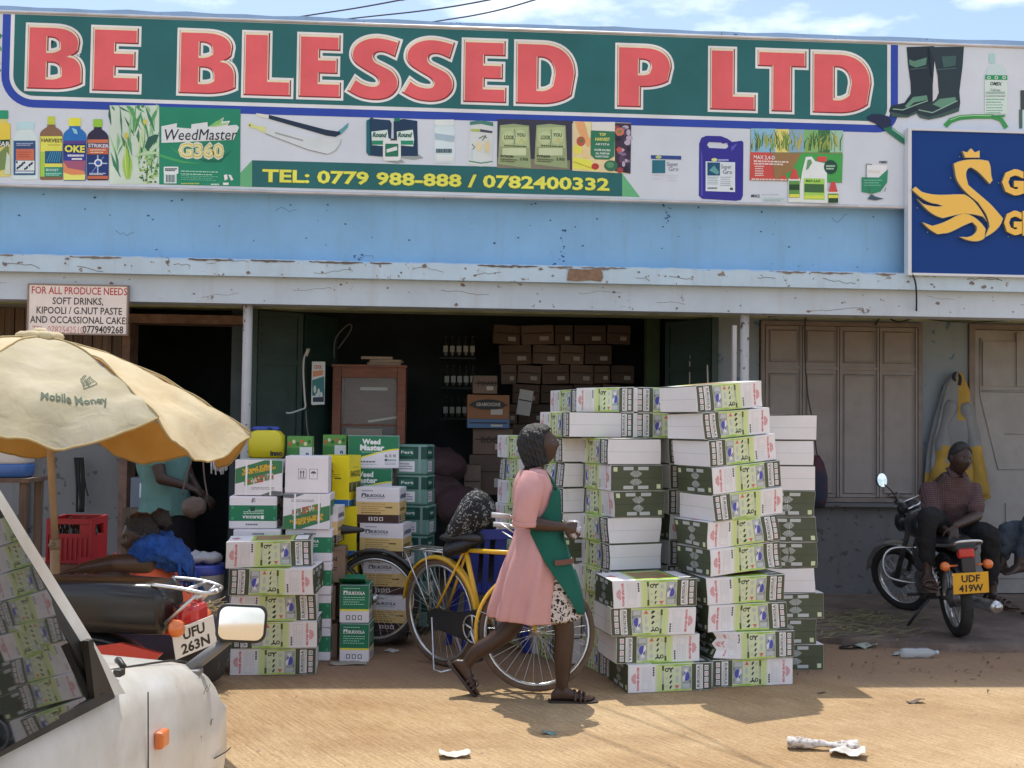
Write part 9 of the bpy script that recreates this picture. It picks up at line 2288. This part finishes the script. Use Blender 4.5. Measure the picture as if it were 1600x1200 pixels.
# doorway items
g=MB();q=atY(220,770,9.6);g.box((0,0.1,0),(0.17,0.2,0.25),0,bevel=0.004);g.box((0.02,-0.002,0.02),(0.06,0.004,0.12),1);simple(g,'carton',[mat('blue_grey_carton',(0.16,0.19,0.24),0.7),ink(190,196,204)],'blue-grey carton standing in the dark doorway left of the teal blouse','carton',loc=q)
g=MB();q=atY(221,860,9.6);g.box((0,0.1,0),(0.3,0.3,0.7));o=simple(g,'cupboard',M_brownwood,'dark wooden cupboard in the doorway under the blue-grey carton','cupboard',loc=(q.x,q.y,0.40));o.location.z=atY(220,770,9.6).z-0.125-0.352
g=MB();g.sphere((0,0,0),(0.085,0.05,0.075),n=22,k=14);q=atY(303,792,7.85);o=simple(g,'handbag',mat('brown_leather',(0.10,0.065,0.05),0.5,bump=0.3),'brown leather handbag hanging beside the person in the teal blouse','handbag',loc=q);rumple(o,0.018,12,1.0,1.0)
g=MB();g.tube(catmull([q+Vector((-0.08,0,0.08)),q+Vector((-0.05,0.03,0.25)),q+Vector((0.02,0.06,0.42)),q+Vector((0.06,0.03,0.2)),q+Vector((0.09,0,0.07))],5),0.006,n=6);tag(g.build('bag_strap',mat('brown_leather',(0.1,0.06,0.05))),'thin strap the brown leather handbag hangs by','strap')
g=MB()
for k in range(9):g.tube([P(330+3*k,712,8.0),P(331+3*k+rs.uniform(-1,1),738+rs.uniform(-4,4),8.0)],0.006,n=5)
g.box(atY(342,712,8.0),(0.13,0.02,0.03));simple(g,'fringed_cloth',mat('white_cloth',(0.6,0.6,0.64),0.9),'white fringed cloth hanging in the doorway at the parasol edge','cloth')
q=seam(318,7.35);BU=thing('bucket','large grey bucket with bright blue lid beside the mirror stack','bucket',(q.x,q.y,0.003))
g=MB();g.lathe([(0.125,0.0),(0.135,0.01),(0.15,0.6),(0.155,0.61),(0.15,0.62)],n=28);g.build('pail',mat('grey_bucket',(0.30,0.31,0.33),0.5,var=0.2),BU)
g=MB();g.lathe([(0.16,0.615),(0.165,0.62),(0.165,0.665),(0.15,0.675),(0.02,0.68)],n=28);g.build('lid',mat('blue_bucket_lid',(0.03,0.05,0.32),0.4),BU)
g=MB();g.sphere((q.x+0.02,q.y,0.715),(0.12,0.11,0.04),n=22,k=12);o=simple(g,'plastic_bag',mat('clear_plastic',(0.35,0.36,0.4),0.3),'crumpled clear plastic bag lying on the blue bucket lid','plastic bag');rumple(o,0.02,22,3.0,1.0)
q=seam(322,6.95);g=MB()
for k in range(160):
 a=rs.uniform(0,6.28);r=rs.uniform(0,0.15);p=Vector((q.x+r*math.cos(a),q.y+r*math.sin(a)*0.7,0.42+rs.uniform(0,0.06)));b=rs.uniform(0,6.28);ln=rs.uniform(0.06,0.16)
 g.tube([p,p+Vector((ln*math.cos(b),ln*math.sin(b)*0.7,rs.uniform(-0.04,0.05)))],0.003,n=4)
M_straw=mat('dry_straw',(0.36,0.29,0.16),0.9,var=0.3,vscale=20)
simple(g,'straw_heap',M_straw,'heap of dry straw on a dark sack beside the bucket','straw')
g=MB();g.sphere((q.x,q.y,0.21),(0.17,0.15,0.22),n=22,k=14);o=simple(g,'sack',mat('dark_sack',(0.05,0.048,0.05),0.9,var=0.3),'dark sack on the ground topped with dry straw, left of the mirror stack','sack');rumple(o,0.03,8,4.0,1.0)

# ================================================================== LITTER
def crumple_sheet(w,h,amp,seed,nx=16,ny=10):
 r=random.Random(seed);vs=[]
 for j in range(ny+1):
  for i in range(nx+1):
   x,y=(i/nx-0.5)*w,(j/ny-0.5)*h;q=Vector((x*14+seed,y*14,seed*0.7))
   vs.append((x+0.3*amp*mnoise.noise(q*1.3),y+0.3*amp*mnoise.noise(q*1.7+Vector((3,1,2))),amp*(0.75+mnoise.noise(q)+0.5*mnoise.noise(q*2.2))))
 fs=[(j*(nx+1)+i,j*(nx+1)+i+1,(j+1)*(nx+1)+i+1,(j+1)*(nx+1)+i) for j in range(ny) for i in range(nx)]
 return vs,fs
def sheet(name,px,py,w,h,amp,seed,m,label,cat,rz=0,z=0.0):
 p=atZ(px,py,z);g=MB();vs,fs=crumple_sheet(w,h,amp,seed);zmin=min(v[2] for v in vs);vs=[(x,y,q-zmin+0.001) for x,y,q in vs]
 g.add(vs,fs,0,True);o=g.build(name,m,None,loc=p,recalc=False);o.rotation_euler=(0,0,R_(rz));md=o.modifiers.new('thick','SOLIDIFY');md.thickness=0.0015;tag(o,label,cat);return o
M_paper=mat('dirty_white_paper',(0.62,0.58,0.52),0.8,var=0.2,vscale=30)
sheet('paper_scrap',710,1182,0.15,0.09,0.022,2,M_paper,'crumpled cream scrap of paper alone on the sunny ground at the bottom centre','litter',10)
M_news=mat('printed_paper',(0.66,0.62,0.58),0.8,col2=(0.18,0.12,0.09),mix=0.56,vscale=40)
p=atZ(1285,1172);g=MB();rings=[]
for i in range(13):
 t=i/12;r=0.03+0.012*math.sin(6*t+1);rings.append([(-0.17+0.34*t,0.9*r*(1+0.15*math.sin(3*a+5*t))*math.cos(a),0.03+0.72*r*(1+0.12*math.sin(4*a+3*t))*math.sin(a)) for a in [2*PI*k/18 for k in range(18)]])
g.loft(rings);o=simple(g,'rolled_paper',M_news,'crushed roll of printed white paper on the ground at the lower right','litter',loc=p);o.rotation_euler=(0,0,R_(-12));rumple(o,0.008,30,1.0,1.0)
sheet('paper_scrap',1325,1181,0.17,0.11,0.035,9,M_paper,'torn white paper flap at the end of the crushed paper roll','litter',-25)
sheet('wrapper',858,1147,0.075,0.04,0.014,4,mat('green_foil',(0.16,0.26,0.24),0.4),'small grey-green wrapper in the walking woman\'s shadow','litter',-12)
sheet('wrapper',1430,1098,0.10,0.05,0.016,6,mat('dark_foil',(0.10,0.07,0.055),0.6),'dark curled wrapper alone on the sunny ground at the right','litter',5)
sheet('wrapper',1283,1083,0.045,0.03,0.012,16,MATS['dark_foil'],'tiny dark scrap at the corner of the carton shadow','litter',30)
sheet('plastic_scrap',1350,1012,0.16,0.10,0.03,7,mat('green_white_plastic',(0.30,0.38,0.30),0.4,col2=(0.5,0.5,0.46),mix=0.5,vscale=25),'crumpled green and white plastic scrap near the kerb of the veranda','litter',15)
sheet('plastic_scrap',1325,1014,0.12,0.07,0.02,12,mat('black_polythene',(0.02,0.02,0.022),0.35),'black polythene scrap beside the green and white plastic scrap','litter',-10)
sheet('paper_scrap',612,1018,0.10,0.06,0.02,14,M_paper,'small pale paper scrap under the second bicycle wheel','litter',5)
sheet('cardboard_scrap',545,1037,0.24,0.12,0.008,15,mat('pale_card',(0.40,0.35,0.30),0.85),'flat pale cardboard scrap in front of the small green cartons','litter',3)
# clear plastic bottle lying on its side
p=atZ(1435,1028);g=MB();g.lathe([(0.002,-0.135),(0.028,-0.13),(0.034,-0.11),(0.034,-0.05),(0.030,-0.02),(0.034,0.01),(0.034,0.06),(0.02,0.10),(0.012,0.115),(0.012,0.13)],(0,0,0.035),'X',n=20)
BT=thing('plastic_bottle','crushed clear plastic drinking bottle lying by the motorcycle\'s kerb','bottle',p,R_(4));bo=g.build('shell',mat('pet_plastic',(0.62,0.68,0.70),0.12,alpha=0.45,spec=0.8),BT);rumple(bo,0.006,40,1.0,1.0)
g=MB();g.lathe([(0.014,0.125),(0.015,0.145),(0.003,0.146)],(0,0,0.035),'X',n=14);g.build('cap',mat('pale_cap',(0.5,0.55,0.6),0.4),BT)
sheet('plastic_scrap',1402,1024,0.09,0.05,0.022,21,mat('pet_scrap',(0.5,0.55,0.54),0.25),'crushed pale bottle end lying left of the clear plastic bottle','litter',20)
# straw and leaves swept along the wall, leaf litter
def scatter(name,m,label,cat,spots,n,ln,rad,seed,z0=0.054):
 r=random.Random(seed);g=MB()
 for k in range(n):
  px,py,sx,sy_=r.choice(spots);p=atZ(px+r.gauss(0,sx),py+r.gauss(0,sy_),z0);a=r.gauss(0.15,0.6);l=r.uniform(*ln)
  d=Vector((math.cos(a),math.sin(a),0));w=Vector((-d.y,d.x,0))*rad*r.uniform(0.6,1.3);h=r.uniform(0.002,0.03)
  g.add([p-d*l/2+Vector((0,0,0.002)),p+w+Vector((0,0,h)),p+d*l/2+Vector((0,0,r.uniform(0.002,0.02))),p-w+Vector((0,0,h*0.8)),p+Vector((0,0,h-0.004))],[(0,3,1),(3,2,1),(0,1,4),(1,2,4),(2,3,4),(3,0,4)])
 o=g.build(name,m);tag(o,label,cat,kind='stuff');return o
scatter('straw',mat('green_straw',(0.22,0.20,0.10),0.9,var=0.4,vscale=6),'dry grass and straw swept along the cement strip by the closed hatch','straw',[(1340,965,30,6),(1390,985,35,7),(1310,985,25,8),(1370,968,40,4)],260,(0.06,0.26),0.006,5)
scatter('leaf_litter',mat('brown_leaf',(0.17,0.115,0.07),0.9,var=0.5,vscale=9),'brown leaves and bits scattered on the earth at the right','leaves',[(1560,1018,35,8),(1480,1045,80,12),(1350,1045,60,12),(1540,1050,50,12),(1420,1010,60,5)],70,(0.012,0.05),0.009,6,z0=0.002)
# grit and pebbles on the ground
r=random.Random(9);g=MB()
for k in range(2600):
 Y=3.2+6.2*r.random()**1.4;X=r.uniform(-0.5*Y,0.62*Y);s=r.uniform(0.002,0.006)*(1+(r.random()<0.04)*1.6)
 h=s*0.55;q=[(X+s*math.cos(2*PI*i/5+k)*r.uniform(0.7,1.2),Y+s*math.sin(2*PI*i/5+k)*r.uniform(0.7,1.2),0.0005) for i in range(5)]
 if X>2.9 and Y>7.8:continue
 g.add(q+[(X+s*0.2,Y,h),(X-s*0.3,Y+s*0.2,h*0.9)],[(0,1,5),(1,2,5),(2,6,5),(2,3,6),(3,4,6),(4,0,5),(4,5,6)])
tag(g.build('grit',mat('grit_stone',(0.34,0.24,0.16),0.9,var=0.4,vscale=3)),'fine grit and small pebbles scattered over the dusty ground','grit',kind='stuff')
